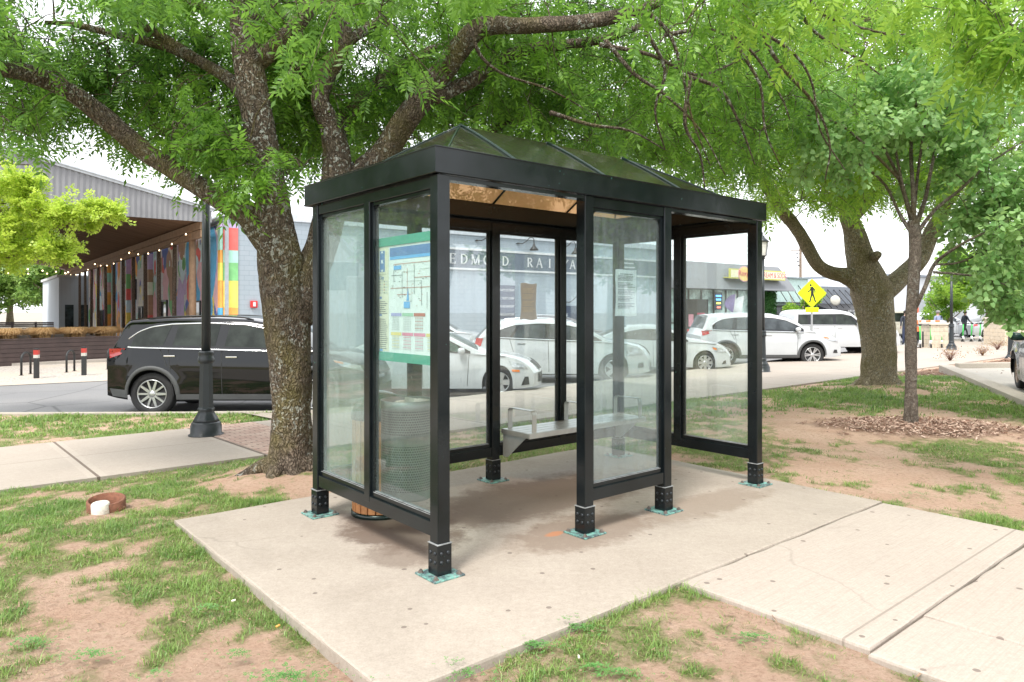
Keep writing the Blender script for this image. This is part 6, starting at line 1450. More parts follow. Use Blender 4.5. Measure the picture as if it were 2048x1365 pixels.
# railway emblem: three stacked rails bending over at the right
mb = MB(); zc = (zb0+zb1)/2; le = Lpx(1246)
for k in range(3): mb.box((le, -.07, zc-.28+k*.25), (le+1.1-.12*k, -.053, zc-.20+k*.25))
mb.build('emblem', WH, bo)
def gooseneck(px, py, lab):
    L, z = Lpx(px), Zat(px, py)
    o = empty('wall_lamp', (0, 0, 0), 0, lab, 'wall lamp', 'gooseneck lamps on the block building'); o.location = BT(L, 0, z).translation; o.rotation_euler = (0, 0, math.atan2(SD.y, SD.x))
    mb = MB(); mb.tube([(-.7, -.02, .05), (-.45, -.12, .02), (-.25, -.2, .15), (-.1, -.3, .35), (.05, -.36, .36), (.12, -.4, .25), (.12, -.4, .0)], .025, 6); mb.lathe([(.08, 0), (.08, .02), (.02, .06)], 10, ctr=(-.7, -.02, 0)); mb.build('arm', BMET, o)
    mb = MB(); mb.lathe([(.24, -.32), (.22, -.25), (.07, -.08), (.06, .02), (.02, .06)], 16, ctr=(.12, -.4, 0)); mb.build('lamp_shade', BMET, o)
gooseneck(1055, 490, 'dark gooseneck lamp on the wall above the lettering RAI'); gooseneck(1138, 498, 'dark gooseneck lamp on the wall above the lettering YA'); gooseneck(975, 484, 'dark gooseneck lamp on the wall mostly hidden by a shelter post'); gooseneck(1148, 606, 'small gooseneck lamp over the navy menu board')
def board(px0, px1, py0, py1, mat, lines, lab, name='sign_board', rel=.5):
    L0_, L1_ = Lpx(px0), Lpx(px1); z0, z1 = Zat((px0+px1)/2, py1), Zat((px0+px1)/2, py0)
    o = empty(name, BT(L0_, -.02, z0).translation, math.atan2(SD.y, SD.x), lab, 'sign'); mb = MB(); mb.box((0, -.06, 0), (L1_-L0_, -.001, z1-z0)); b_ = mb.build('panel', mat, o)
    n = len(lines)
    for i, t_ in enumerate(lines):
        if t_: wtext(t_, .06, (z1-z0)*(1-(i+.75)/n), (z1-z0)/n*rel, WH, o, -.065, .003, width=(L1_-L0_)-.12 if len(t_) > 4 else None)
    return o
board(994, 1028, 571, 668, NAVY, ["ROXY'S ICE CREAM", "AZ TRUST'S CABIN", 'BREAD BAKERY', 'PARKSLAS KITCHEN', 'ONE TEN BURGERS', ''], 'tall navy board of white shop names on the blue-grey wall', rel=.42)
board(1128, 1152, 612, 668, NAVY, ['', 'E', '', ''], 'small navy board with white marks on the blue-grey wall', rel=.9)
# alarm beacon
p = BT(Lpx(507), -.0, Zat(507, 609)).translation; fb = empty('fire_alarm', p, math.atan2(SD.y, SD.x), 'small red alarm box high on the blank grey wall by the mural', 'alarm box')
mb = MB(); mb.box((-.14, -.10, -.14), (.14, .0, .14), bev=.015); mb.build('housing', M('alarm red', (.6, .03, .03), .4), fb); mb = MB(); mb.box((-.05, -.135, -.09), (.05, -.101, .09)); mb.build('strobe', WH, fb)
# downpipe and gutter at the corner
mb = MB(); mb.box((.02, -.12, 0), (.16, -.015, HT)); mb.build('downpipe', M('grey pipe', (.35, .38, .41), .5), rb)
# --- mural: painted on the long side wall as coloured shapes
MC = [(.12, .45, .75), (.80, .16, .14), (.88, .42, .10), (.88, .72, .14), (.22, .55, .22), (.42, .72, .60), (.58, .44, .68), (.82, .50, .55), (.12, .18, .48), (.86, .82, .70), (.64, .80, .86), (.45, .28, .18)]
MM = [M('mural colour %d' % i, c_, .7, var=.12, scale=3) for i, c_ in enumerate(MC)]
PALE = wallm('pale mural ground', (.74, .72, .74), (.76, .77, .74))
mw = MB(); Rm = random.Random(11)
mw.box((-.012, .35, 0), (-.001, DEEP-.4, HT*.955))
mo = mw.build('mural_ground', PALE, rb)
mb = MB()
def mpoly(y, z, pts, mi, lay): mb.add([(-.014-.003*lay, y+a, z+b) for a, b in pts], [tuple(range(len(pts)))], mi)
for i in range(460):
    y = .6+(DEEP-1.4)*Rm.random()**1.35; z = HT*Rm.random()*.93+.1
    edgy = (z > HT*.62) or (y < 4) or Rm.random() < .35
    if not edgy and Rm.random() < .55: continue
    r = Rm.uniform(.22, .85)*(1 if edgy else .5); k = Rm.choice([6, 8, 12, 4, 12]); e = Rm.uniform(.6, 2.0); ph = Rm.random()*6; mi = Rm.randrange(12)
    mpoly(y, z, [(r*math.cos(ph+2*math.pi*j/k)*Rm.uniform(.8, 1.1), min(HT*.95-z, max(-z+.02, r*e*math.sin(ph+2*math.pi*j/k)*Rm.uniform(.8, 1.1)))) for j in range(k)], mi, i/110)
for j in range(26): # tidy windows, dots and stripes
    y = Rm.uniform(.5, 22); z = Rm.uniform(HT*.55, HT*.9); w_ = Rm.uniform(.1, .3); mpoly(y, z, [(0, 0), (w_, 0), (w_, w_*1.6), (0, w_*1.6)], Rm.randrange(12), 4)
mb.build('mural_shapes', MM, mo)
mb = MB(); zz = 0; i = 0
while zz < HT*.95:
    h_ = min(Rm.uniform(.5, 1.1), HT*.95-zz); mb.box((-.13, .02, zz), (-.03, .36, zz+h_-.004), Rm.choice([0, 1, 2, 3, 4, 5, 6, 8, 3, 2])); mb.box((-.02, -.035, zz), (.55, -.016, zz+h_-.004), [0, 2, 3, 4, 5, 1, 6, 9][i % 8]); zz += h_; i += 1
mb.build('painted_corner', MM, mo)
for k, y in enumerate((12.8, 19, 26)):      # coloured buttresses
    mb = MB(); zz = 0
    while zz < HT*.93: h_ = min(Rm.uniform(.5, .9), HT*.93-zz); mb.box((-.24, y, zz), (-.022, y+.34, zz+h_-.004), Rm.randrange(12)); zz += h_
    mb.build('buttress', MM, rb)
def swin(y, z, w_, h_):
    f = MB(); f.box((-.09, y, z), (-.024, y+w_, z+h_)); fo = f.build('window_frame', BMET, rb); g = MB(); g.box((-.095, y+.08, z+.08), (-.0905, y+w_*.5-.03, z+h_-.08)); g.box((-.095, y+w_*.5+.03, z+.08), (-.0905, y+w_-.08, z+h_-.08)); g.build('window_pane', WGL, fo)
for y, z, w_, h_ in ((3.2, 0, 1.2, 2.2), (9.4, .0, 1.5, 2.3), (13.5, 2.4, 1.2, 1.2), (17.2, 2.4, 1.2, 1.2), (15.3, 0, 1.3, 2.0), (29, .3, 1.4, 1.5)): swin(y, z, w_, h_)
mb = MB(); mb.tube([(-.14, .1, HT-.05), (-.14, DEEP, HT-.05)], .09, 8); mb.build('gutter', M('grey gutter', (.42, .46, .50), .4), rb)
# --- low white metal shed behind
sh = bempty('metal_shed', 0, 'low white ribbed metal shed beyond the end of the mural wall'); sw = -Lpx(118, DEEP+.6)
mb = MB(); mb.box((-sw, DEEP+.6, 0), (2, DEEP+14, 4.4)); mb.build('wall', wallm('white ribbed sheet', (.55, .60, .65), (.56, .61, .66), 20, .3), sh)
mb = MB(); mb.box((-sw-.15, DEEP+.5, 4.402), (2.1, DEEP+14.2, 4.6)); mb.build('roof_edge', WH, sh)
for k in range(2):
    mb = MB(); x0 = -sw+.4+k*1.0; mb.box((x0, DEEP+.56, .4), (x0+.6, DEEP+.598, 2.2)); mb.build('window', WGL, sh)
# --- open pavilion
pv = bempty('open_pavilion', 0, 'open timber pavilion with grey corrugated gable and a row of posts along the mural', 'pavilion')
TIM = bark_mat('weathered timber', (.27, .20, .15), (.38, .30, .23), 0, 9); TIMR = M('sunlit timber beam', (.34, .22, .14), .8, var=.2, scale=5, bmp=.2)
WR = -.8; S0, SP, NP = 1.5, 3.05, 14; ez = Zat(385, 452)-GZ+.55*.0; SPAN = 22.0; RISE = 2.45
ez = EYE+(620-450)/F*29.1-GZ
for k in range(NP):
    s_ = S0+SP*k; mb = MB(); r0 = .15 if k == 0 else .095; jx = random.uniform(-.03, .03)
    mb.tube([(WR+jx, s_, 0), (WR, s_+.02, ez*.5), (WR-jx, s_, ez-.30)], [r0, r0*.95, r0*.9], 9, jit=lambda i_, j_: 1+.05*(random.random()-.5)); mb.build('post', TIM if k else TIMR, pv)
    if k in (0, 4, 9, 13): mb = MB(); mb.tube([(WR-SPAN, s_, 0), (WR-SPAN, s_, ez-.3)], .13, 8); mb.build('post', TIM, pv)
mb = MB(); mb.box((WR-.12, S0-1.6, ez-.32), (WR+.12, S0+SP*NP, ez-.02)); mb.box((WR-.10, S0-1.6, ez-.62), (WR+.10, S0+SP*NP, ez-.34)); mb.build('eave_beam', TIMR, pv)
mb = MB(); mb.box((WR-SPAN-.12, S0-1.6, ez-.32), (WR-SPAN+.12, S0+SP*NP, ez-.02)); mb.build('eave_beam', TIM, pv)
SOF = None
def soffitm():
    m, nt, out = new_mat('brown board soffit'); tc = nd(nt, 'ShaderNodeTexCoord'); mp = nd(nt, 'ShaderNodeMapping'); mp.inputs['Scale'].default_value = (.5, 7, 1); nt.links.new(tc.outputs['Object'], mp.inputs[0])
    c = mixrgb(nt, ramp(nt, noise(nt, 1, 3, .6, mp.outputs[0]), .35, .65), (.20, .12, .075), (.32, .20, .13)); pbsdf(nt, out, c, .8, 0, .2); return m
xr, xl = WR+.22, WR-SPAN-.75; xc = WR-SPAN/2; y0, y1 = S0-1.9, S0+SP*NP+.6
mb = MB()
for (xa_, xb_) in ((xr, xc), (xl, xc)):
    mb.quad((xa_, y0, ez+.0), (xb_, y0, ez+RISE), (xb_, y1, ez+RISE), (xa_, y1, ez+.0)); 
mb.build('soffit', soffitm(), pv)
mb = MB()
for (xa_, xb_) in ((xr+.15, xc), (xl-.15, xc)):
    mb.quad((xa_, y0-.15, ez+.42), (xb_, y0-.15, ez+RISE+.5), (xb_, y1, ez+RISE+.5), (xa_, y1, ez+.42))
mb.build('roof', M('grey metal roof', (.45, .47, .50), .4, .3), pv)
# corrugated gable sheet
def corrm():
    m, nt, out = new_mat('grey corrugated sheet'); pbsdf(nt, out, mixrgb(nt, ramp(nt, noise(nt, .8, 3, .6, objc(nt)), .3, .7), (.19, .19, .20), (.25, .25, .26)), .45, .2, .5); return m
mb = MB(); nn_ = int((xr-xl)/.09); prev = None
for i in range(nn_+1):
    x = xl+(xr-xl)*i/nn_; zt = ez+.35+(RISE+.1)*(1-abs(x-xc)/((xr-xl)/2)); yy = y0-.02-(.04 if i % 2 else 0)
    cur = ((x, yy, ez-.08), (x, yy, zt)); 
    if prev: mb.quad(prev[0], cur[0], cur[1], prev[1])
    prev = cur
mb.build('gable_sheet', corrm(), pv)
mb = MB()
for (xa_, xb_) in ((xr+.1, xc), (xl-.1, xc)):
    mb.add([(xa_, y0-.10, ez+.33), (xb_, y0-.10, ez+RISE+.43), (xb_, y0-.10, ez+RISE+.58), (xa_, y0-.10, ez+.48), (xa_, y0-.02, ez+.33), (xb_, y0-.02, ez+RISE+.43), (xb_, y0-.02, ez+RISE+.58), (xa_, y0-.02, ez+.48)], [(0, 1, 2, 3), (4, 5, 6, 7), (0, 1, 5, 4), (3, 2, 6, 7), (0, 3, 7, 4)])
mb.build('verge_trim', M('pale verge trim', (.48, .50, .53), .5), pv)
# string lights
BULB = M('lit bulb', (1, .85, .6), .3, emit=(1, .72, .42, 3)); WIRE = M('black wire', (.02, .02, .02), .6)
def string(pts, n, lab, r=.045, sag=.25):
    o = empty('string_light', pts[0], 0, lab, 'string light', 'strings of bulbs in the pavilion'); base = Vector(pts[0]); mb = MB(); allp = []
    for a, b in zip(pts[:-1], pts[1:]):
        a, b = Vector(a), Vector(b)
        for i in range(n+1):
            t = i/n; p = a.lerp(b, t)-Vector((0, 0, sag*4*t*(1-t))); allp.append(p)
    mb.tube([tuple(p-base) for p in allp], .008, 4); mb.build('cable', WIRE, o)
    proto = None
    for p in allp[::1]:
        q = p-base-Vector((0, 0, .06))
        if proto is None:
            b_ = MB(); b_.lathe([(.004, .045), (r*.5, .04), (r, .0), (r*.7, -r*.8), (.004, -r*1.1)], 8); proto = b_.build('bulb', BULB, o); proto.location = q
        else: c2 = proto.copy(); C.objects.link(c2); c2.parent = o; c2.location = q
BW = lambda L, n, z: BT(L, n, GZ+z).translation
string([BW(WR-.25, S0, ez-.35), BW(WR-.25, S0+12, ez-.35), BW(WR-.25, S0+24, ez-.35), BW(WR-.25, S0+40, ez-.35)], 5, 'lit bulbs strung along the timber eave beam above the mural', .03, .35)
string([BW(WR-.3, S0+40, ez-.3), BW(WR-11, S0+36, ez-.2), BW(WR-21, S0+34, ez-.4)], 8, 'lit bulbs crossing the far end of the pavilion', .06)
string([BW(WR-.3, S0+38, ez-.3), BW(WR-9, S0+18, ez-.2), BW(WR-19, S0+10, ez-.4)], 8, 'lit bulbs running diagonally under the pavilion roof', .06)
# --- ice cream shop
FAS = M('mid grey shop fascia', (.19, .20, .215), .7, var=.05); MINTW = M('pale mint wall', (.50, .66, .62), .6)
L1, L2 = LE+.02, Lpx(1560); ic = bempty('ice_cream_shop', 0, 'ice cream shop with a deep grey sloping fascia above mint-tinted windows')
f0, f1 = Zat(1560, 583)-GZ, Zat(1560, 535)-GZ
mb = MB(); mb.add([(L1, -.9, f0), (L2+.7, -.9, f0), (L2, .1, f1+.02), (L1, .1, f1+.02), (L1, .4, f0), (L2+.7, .4, f0), (L2, .4, f1), (L1, .4, f1)], [(0, 1, 2, 3), (1, 5, 6, 2), (0, 4, 5, 1), (3, 2, 6, 7), (4, 7, 6, 5), (0, 3, 7, 4)]); mb.build('fascia', FAS, ic)
mb = MB(); mb.box((L1, .42, 0), (L2, 20, f1-.1)); mb.build('wall', M('grey shop wall', (.34, .36, .38), .8), ic)
Lh = Lpx(1527); mb = MB(); mb.box((L1, .36, .35), (Lh, .415, f0-.02)); mb.build('window', MINTG, ic)
for k in range(9):
    mb = MB(); x0 = L1+(Lh-L1)*k/8.0; mb.box((x0-.05, .28, 0), (x0+.05, .358, f0-.02)); mb.build('window_mullion', BMET, ic)
mb = MB(); mb.box((L1+.06, .30, .9), (Lh, .356, 1.0)); mb.build('window_transom', BMET, ic)
iv = []; n = 5200; P = np.stack([RNG.uniform(Lh+.1, L2-.3, n), RNG.uniform(.10, .36, n), RNG.uniform(.1, f0-.05, n)], -1); A_ = RNG.normal(0, 1, (n, 3)); A_[:, 1] -= .8
tv = np.array([(0, 0, 0), (.5, .3, 0), (1, 0, 0), (.5, -.3, 0)], float); V, Fq = scatter_leaves(P, A_, RNG.uniform(.10, .20, n), [(tv, np.array([[0, 1, 2, 3]]))])
io = np_mesh('climbing_hedge', V, Fq, leaf_mat('ivy leaf', (.03, .12, .03), (.10, .26, .07), .2, 3)); io.matrix_world = BT(0, 0, GZ); tag(io, 'panel of dense green ivy on the wall at the end of the ice cream shop', 'hedge')
# shop sign
sl0, sl1 = Lpx(1434), Lpx(1545); sz0, sz1 = Zat(1480, 560)-GZ, Zat(1480, 541)-GZ
so = bempty('shop_sign', 0, 'yellow framed sign reading ICE CREAM & SODA with a round pink and orange badge', 'sign')
SY = M('sign yellow green', (.55, .53, .10), .5); SC = M('sign cream', (.85, .80, .55), .5); SR = M('sign raspberry', (.62, .05, .12), .5); SO = M('sign orange', (.90, .62, .20), .5); SPK = M('sign pink', (.80, .35, .42), .5)
mb = MB(); mb.box((sl0, -1.02, sz0), (sl1, -.92, sz1)); mb.box((sl0+.1, -1.03, sz0+.08), (sl1-.1, -1.021, sz1-.08), 1); mb.box((sl0, -.93, sz0+.05), (sl1, -.5, sz0+.1)); so_p = mb.build('panel', [SY, SC], so)
wtext('ICE CREAM & SODA', sl0+(sl1-sl0)*.42, sz0+.17*(sz1-sz0)/.7, (sz1-sz0)*.80, SR, so, -1.035, .004, width=(sl1-sl0)*.60)
mb = MB(); cxs, czs = sl0+(sl1-sl0)*.24, (sz0+sz1)/2; rr_ = (sz1-sz0)*.72
mb.prism([(cxs+(rr_+.05)*1.35*math.cos(a), czs+(rr_+.05)*math.sin(a)) for a in np.linspace(0, 6.283, 25)[:-1]], 1.04, 1.05, 0, Matrix(((1, 0, 0, 0), (0, 0, -1, 0), (0, 1, 0, 0), (0, 0, 0, 1)))); mb.prism([(cxs+rr_*1.35*math.cos(a), czs+rr_*math.sin(a)) for a in np.linspace(0, 6.283, 25)[:-1]], 1.052, 1.06, 1, Matrix(((1, 0, 0, 0), (0, 0, -1, 0), (0, 1, 0, 0), (0, 0, 0, 1))))
mb.build('round_badge', [SPK, SO], so); wtext("Roxy's", cxs-.68, czs-.12, .5, SR, so, -1.075, .004, width=1.36)
# neon window sign
p = BT(Lpx(1441), .2, Zat(1441, 607)); no = empty('neon_sign', p.translation, math.atan2(SD.y, SD.x), 'small dark window sign with blue, yellow and red glowing bars', 'sign')
mb = MB(); mb.box((-.45, -.03, -.45), (.45, .0, .75)); mb.build('panel', NAVY, no)
for k, (c3, z_) in enumerate((((.1, .4, 1), .5), ((.1, .5, 1), .25), ((.8, .9, .1), .0), ((1, .15, .1), -.28))):
    mb = MB(); mb.box((-.3+.05*k, -.05, z_-.05), (.3-.03*k, -.032, z_+.06)); mb.build('glowing_bar', M('neon %d' % k, c3, .4, emit=(*c3, 2.0)), no)
# posters at the shop door (reads as black window with pink ice cream cone)
p = BT(Lpx(1392), .25, GZ).translation; ps_ = empty('door_poster', p, math.atan2(SD.y, SD.x), 'black window poster with pink ice cream shape beside the shop door', 'poster'); mb = MB(); mb.box((-.9, -.03, .1), (1.6, 0, 2.5)); mb.build('panel', BMET, ps_)
mb = MB(); mb.box((-.5, -.05, .7), (.0, -.031, 1.5)); mb.box((.4, -.05, 1.3), (1.2, -.031, 1.6), 1); mb.box((.4, -.05, .7), (1.2, -.031, .9), 1); mb.build('print', [SPK, SR], ps_)
# flags on the parked row
def flag(px, pyt, d, col, lab, h=1.0, lean=.25):
    x, y, z = at(px, pyt, d); o = empty('feather_flag', (x, y, -.3), 0, lab, 'flag'); mb = MB(); mb.tube([(-.4, 0, 0), (-.25, 0, 1.0), (0, 0, z+.3)], .02, 6); mb.build('pole', GALV, o)
    mb = MB(); n = 8; vs = []
    for i in range(n+1):
        t = i/n; x0 = -.02-.1*t*lean*4; zz_ = z+.3-t*h; w_ = .75*h*math.sin(min(1, t*1.15+.12)*math.pi)**.8*.8+.03
        vs += [(x0, .01, zz_), (x0-w_*.5, .05*math.sin(i), zz_-.15*h*t-.05), (x0-w_, .04*math.cos(i*2), zz_-.38*h*t-.1)]
    mb.add(vs, [(i*3+j, i*3+j+1, (i+1)*3+j+1, (i+1)*3+j) for i in range(n) for j in range(2)], 0, True); mb.build('cloth', M('flag '+lab[:8], col, .8), o)
flag(1472, 588, 46, (.16, .12, .26), 'purple flag leaning beside the shop windows', 1.1); flag(1488, 592, 46.6, (.60, .62, .64), 'pale grey flag beside the purple one', 1.2)
# --- mint building
m0, m1 = Lpx(1574), Lpx(1645); mt = Zat(1600, 556)-GZ; mi_ = bempty('mint_shop', 0, 'pale mint shop with dark framed windows and tie rods over its canopy')
mb = MB(); mb.box((L2+.72, 1.2, 0), (m1, 18, mt)); mb.build('wall', MINTW, mi_); mb = MB(); mb.box((L2+.72, 1.0, mt+.002), (m1, 1.5, mt+.12)); mb.build('parapet_cap', M('slate cap', (.2, .25, .27), .5), mi_)
for k in range(2):
    w_ = (m1-m0)*.40; x0 = m0+.3+k*(w_+.6); mb = MB(); mb.box((x0, 1.12, 0), (x0+w_, 1.198, mt*.50)); f = mb.build('window_frame', BMET, mi_)
    for j in range(3): mb = MB(); mb.box((x0+.12+j*w_/3, 1.10, .2), (x0-.02+(j+1)*w_/3, 1.118, mt*.50-.15)); mb.build('window_pane', WGL, f)
mb = MB(); mb.box((m0+.1, .2, mt*.54), (m1-.1, 1.198, mt*.56)); mb.build('canopy', BMET, mi_)
mb = MB(); 
for k in range(5): x0 = m0+.5+k*(m1-m0-1)/4; mb.tube([(x0, 1.19, mt*.88), (x0, .3, mt*.57)], .03, 4)
mb.build('tie_rods', BMET, mi_)
# --- dark grey shop with black awning
d1 = Lpx(1728); dt_ = Zat(1680, 573)-GZ; dg = bempty('awning_shop', 0, 'slate grey shop front with a long black awning on tie rods'); GF = M('slate front', (.18, .20, .23), .8)
mb = MB(); mb.box((m1+.02, .9, 0), (d1, 18, dt_)); mb.build('wall', GF, dg)
mb = MB(); mb.add([(m1+.1, -.6, dt_*.48), (d1, -.6, dt_*.48), (d1, .898, dt_*.62), (m1+.1, .898, dt_*.62), (m1+.1, -.6, dt_*.42), (d1, -.6, dt_*.42)], [(0, 1, 2, 3), (0, 1, 5, 4)]); mb.build('awning', BMET, dg)
mb = MB(); 
for k in range(7): x0 = m1+.5+k*(d1-m1-1)/6; mb.tube([(x0, .89, dt_*.93), (x0, -.5, dt_*.52)], .035, 4)
mb.build('tie_rods', BMET, dg); wtext('BURGER PUNK', m1+(d1-m1)*.42, dt_*.435, dt_*.06, WH, dg, -.62, .003, width=(d1-m1)*.3)
for k in range(4):
    w_ = (d1-m1)/5; x0 = m1+.6+k*(w_+.3); mb = MB(); mb.box((x0, .82, .1), (x0+w_, .897, dt_*.40)); f = mb.build('window_frame', BMET, dg); mb = MB(); mb.box((x0+.1, .80, .25), (x0+w_/2-.05, .818, dt_*.40-.12)); mb.box((x0+w_/2+.05, .80, .25), (x0+w_-.1, .818, dt_*.40-.12)); mb.build('window_pane', WGL, f)
mb = MB(); mb.lathe([(.02, -.1), (.3, -.08), (.42, 0), (.3, .08), (.02, .1)], 18, T=Matrix.Rotation(math.pi/2, 4, 'X')); o = mb.build('round_hanging_sign', M('pale hanging disc', (.5, .48, .42), .6), None, Matrix.Translation(BT(Lpx(1651), -.8, Zat(1651, 602)).translation)); tag(o, 'pale round sign hanging at the corner of the slate shop', 'sign')
# --- white shops beyond
ws_ = bempty('white_shop', 0, 'white shop front with orange signs seen between the thick tree and the slim tree'); w1 = Lpx(1862); wt = Zat(1800, 574)-GZ
mb = MB(); mb.box((d1+.02, 1.5, 0), (w1, 24, wt)); mb.build('wall', M('white render', (.60, .62, .66), .8), ws_)
a0, a1 = Lpx(1781), Lpx(1806); zs = Zat(1793, 590)-GZ; wtext("HOUSE'S", a0, zs, 1.0, M('orange letters', (.85, .35, .03), .5, emit=(1, .4, .05, .4)), ws_, 1.40, .03, width=a1-a0)
mb = MB(); za = Zat(1793, 597)-GZ; mb.prism([((a0+a1)/2+1.6*math.cos(a), za+.7*math.sin(a)*(1 if math.sin(a) < 0 else .35)) for a in np.linspace(0, 6.283, 21)[:-1]], -1.46, -1.40, 0, Matrix(((1, 0, 0, 0), (0, 0, -1, 0), (0, 1, 0, 0), (0, 0, 0, 1)))); mb.build('badge', SO, ws_); wtext('TEE HOUSE', a0+.6, za-.35, .5, WH, ws_, 1.38, .004, width=2.4)
for k, px in enumerate((1790, 1812, 1835)):
    x0 = Lpx(px); mb = MB(); mb.box((x0, 1.4, 0), (x0+1.8, 1.497, wt*.42)); f = mb.build('door_frame', BMET, ws_); mb = MB(); mb.box((x0+.15, 1.38, .15), (x0+1.65, 1.398, wt*.42-.2)); mb.build('door_pane', WGL, f)
mb = MB(); x0 = Lpx(1850); mb.box((x0, 1.38, wt*.38), (x0+2, 1.497, wt*.52)); mb.build('orange_panel', M('orange red panel', (.75, .14, .05), .6), ws_)
fb_ = bempty('pale_warehouse', 0, 'long pale warehouse at the far end of the street behind the scooters'); mb = MB(); mb.box((w1+.02, 3, 0), (w1+70, 30, 5.2)); mb.build('wall', M('pale warehouse wall', (.52, .54, .57), .8), fb_); mb = MB(); mb.box((w1+.02, 2.8, 5.202), (w1+70, 30.1, 5.45)); mb.build('roof_edge', GF, fb_)
for k in range(6): mb = MB(); mb.box((w1+4+k*9, 2.9, 0), (w1+8+k*9, 2.998, 2.8)); mb.build('door', M('shutter', (.32, .34, .36), .6), fb_)
# roofs behind with pitched white sheet
rf = bempty('white_roofed_hall', 0, 'hall with shallow white pitched roof showing above the awning shop'); q0, q1 = Lpx(1655, 20), Lpx(1740, 20); zt0 = Zat(1690, 548, 20)-GZ
mb = MB(); mb.box((q0, 18.5, 0), (q1, 40, zt0*.72)); mb.build('wall', GF, rf); mb = MB(); mb.add([(q0-1, 18.2, zt0*.72), (q1+1, 18.2, zt0*.72), (q1+1, 28, zt0), (q0-1, 28, zt0), (q0-1, 40, zt0*.72), (q1+1, 40, zt0*.72)], [(0, 1, 2, 3), (3, 2, 5, 4), (0, 3, 4), (1, 5, 2)]); mb.build('roof', WH, rf)
# hills of trees far behind close the horizon
# ================================================================== LEFT YARD: planter, bollards, hoops, fence
DW = M('dark brown stained board', (.055, .035, .032), .55, var=.25, scale=3, bmp=.15)
def rdz(px, py, z): d = F*(EYE-z)/(py-HZ); return Vector(((px-1024)/F*d, d, z))
A1 = rdz(-330, 752, -.4); B1 = rdz(245, 721, -.4); dv = (B1-A1).normalized(); PLn = (B1-A1).length
T = Matrix.Translation(A1) @ dv.to_track_quat('X', 'Z').to_matrix().to_4x4()
pl = empty('planter_wall', A1, math.atan2(dv.y, dv.x), 'long dark brown board planter wall holding tan grasses', 'planter')
mb = MB(); hh = .88; nb = 6
for i in range(nb): mb.box((0, -.02, i*hh/nb+.006), (PLn, .02, (i+1)*hh/nb-.006), bev=.004)
mb.box((0, .021, 0), (PLn, .05, hh-.02)); mb.build('boards', DW, pl)
mb = MB(); mb.box((0, -.04, hh+.002), (PLn, .18, hh+.04)); mb.build('cap_board', DW, pl)
mb = MB(); mb.box((0, .052, 0), (PLn, 2.2, hh-.08)); mb.build('soil', M('planter soil', (.1, .07, .05), .9), pl)
n = 15000; gx = RNG.uniform(0, PLn, n); cl = np.round(gx/1.05)*1.05+.2; gx = cl+RNG.normal(0, .10, n); gy = .6+RNG.normal(0, .12, n); an = RNG.uniform(0, 6.28, n); ln_ = RNG.uniform(.35, .62, n); hgt = RNG.uniform(.28, .45, n)
V = np.zeros((n, 8, 3)); ux, uy = np.cos(an), np.sin(an)
for k, t in enumerate((0, .35, .7, 1)):
    z = hgt*(np.sin(t*2.3)/.9)*1.0+(hh-.1); x = gx+ux*ln_*t**1.5; y = gy+uy*ln_*.6*t**1.5
    V[:, 2*k] = np.stack([x-uy*.008, y+ux*.008, z], -1); V[:, 2*k+1] = np.stack([x+uy*.008*(1-t*.8), y-ux*.008, z], -1)
b = np.arange(n)[:, None]*8; Fq = np.concatenate([b+np.array([2*k, 2*k+1, 2*k+3, 2*k+2]) for k in range(3)], 0)
go_ = np_mesh('ornamental_grass', V.reshape(-1, 3), Fq, leaf_mat('tan feather grass', (.42, .26, .12), (.66, .47, .26), .4, 3)); go_.matrix_world = pl.matrix_basis; tag(go_, 'row of tan feather grass tufts arching over the dark planter wall', 'grass', kind='stuff')
REF = M('red reflector band', (.42, .04, .03), .4); RW = M('white reflector band', (.48, .46, .42), .5)
for px, py, lab in ((73, 757, 'square black bollard with red band, left one before the planter'), (168, 751, 'square black bollard with red band nearer the black car')):
    p = rdz(px, py, -.39); o = empty('bollard', p, .2, lab, 'bollard', 'black bollards in the gravel'); mb = MB(); mb.box((-.055, -.055, 0), (.055, .055, .83), bev=.008); mb.build('post', DARKP, o)
    mb = MB(); mb.box((-.058, -.058, .65), (.058, .058, .78)); mb.build('reflector', REF, o); mb = MB(); mb.box((-.0575, -.0575, .56), (.0575, .0575, .648)); mb.build('reflector', RW, o)
for px, py, lab in ((52, 750, 'black arched cycle hoop left of the first bollard'), (141, 744, 'black arched cycle hoop between the two bollards'), (222, 738, 'black arched cycle hoop just behind the black car')):
    p = rdz(px, py, -.39); o = empty('cycle_hoop', p, rad(97), lab, 'bike rack', 'cycle hoops in the gravel'); mb = MB(); hw, h_ = .24, .62
    mb.tube([(-hw, 0, 0), (-hw, 0, h_-.15)]+[(-hw*math.cos(t), 0, h_-.15+hw*.75*math.sin(t)) for t in np.linspace(.2, math.pi-.2, 9)]+[(hw, 0, h_-.15), (hw, 0, 0)], .03, 10); mb.build('hoop', DARKP, o)
    for s in (-hw, hw): mb = MB(); mb.lathe([(.06, 0), (.06, .012), (.035, .014)], 12, ctr=(s, 0, 0)); mb.build('foot_plate', DARKP, o)
fa, fbb = rdz(-400, 664, -.35), rdz(117, 664, -.35); fd = (fbb-fa); fo = empty('slat_fence', fa, math.atan2(fd.y, fd.x), 'dark horizontal slat fence at the back of the yard below the trees', 'fence')
fl = fd.length; fh = (665-645)/F*fa.y
for k in range(5): mb = MB(); mb.box((0, 0, fh*(.05+.19*k)), (fl, .04, fh*(.05+.19*k)+fh*(.16 if k > 2 else .12))); mb.build('slat', DW, fo)
for k in range(12): mb = MB(); mb.box((fl*k/11-.06, .042, 0), (fl*k/11+.06, .16, fh)); mb.build('post', DW, fo)
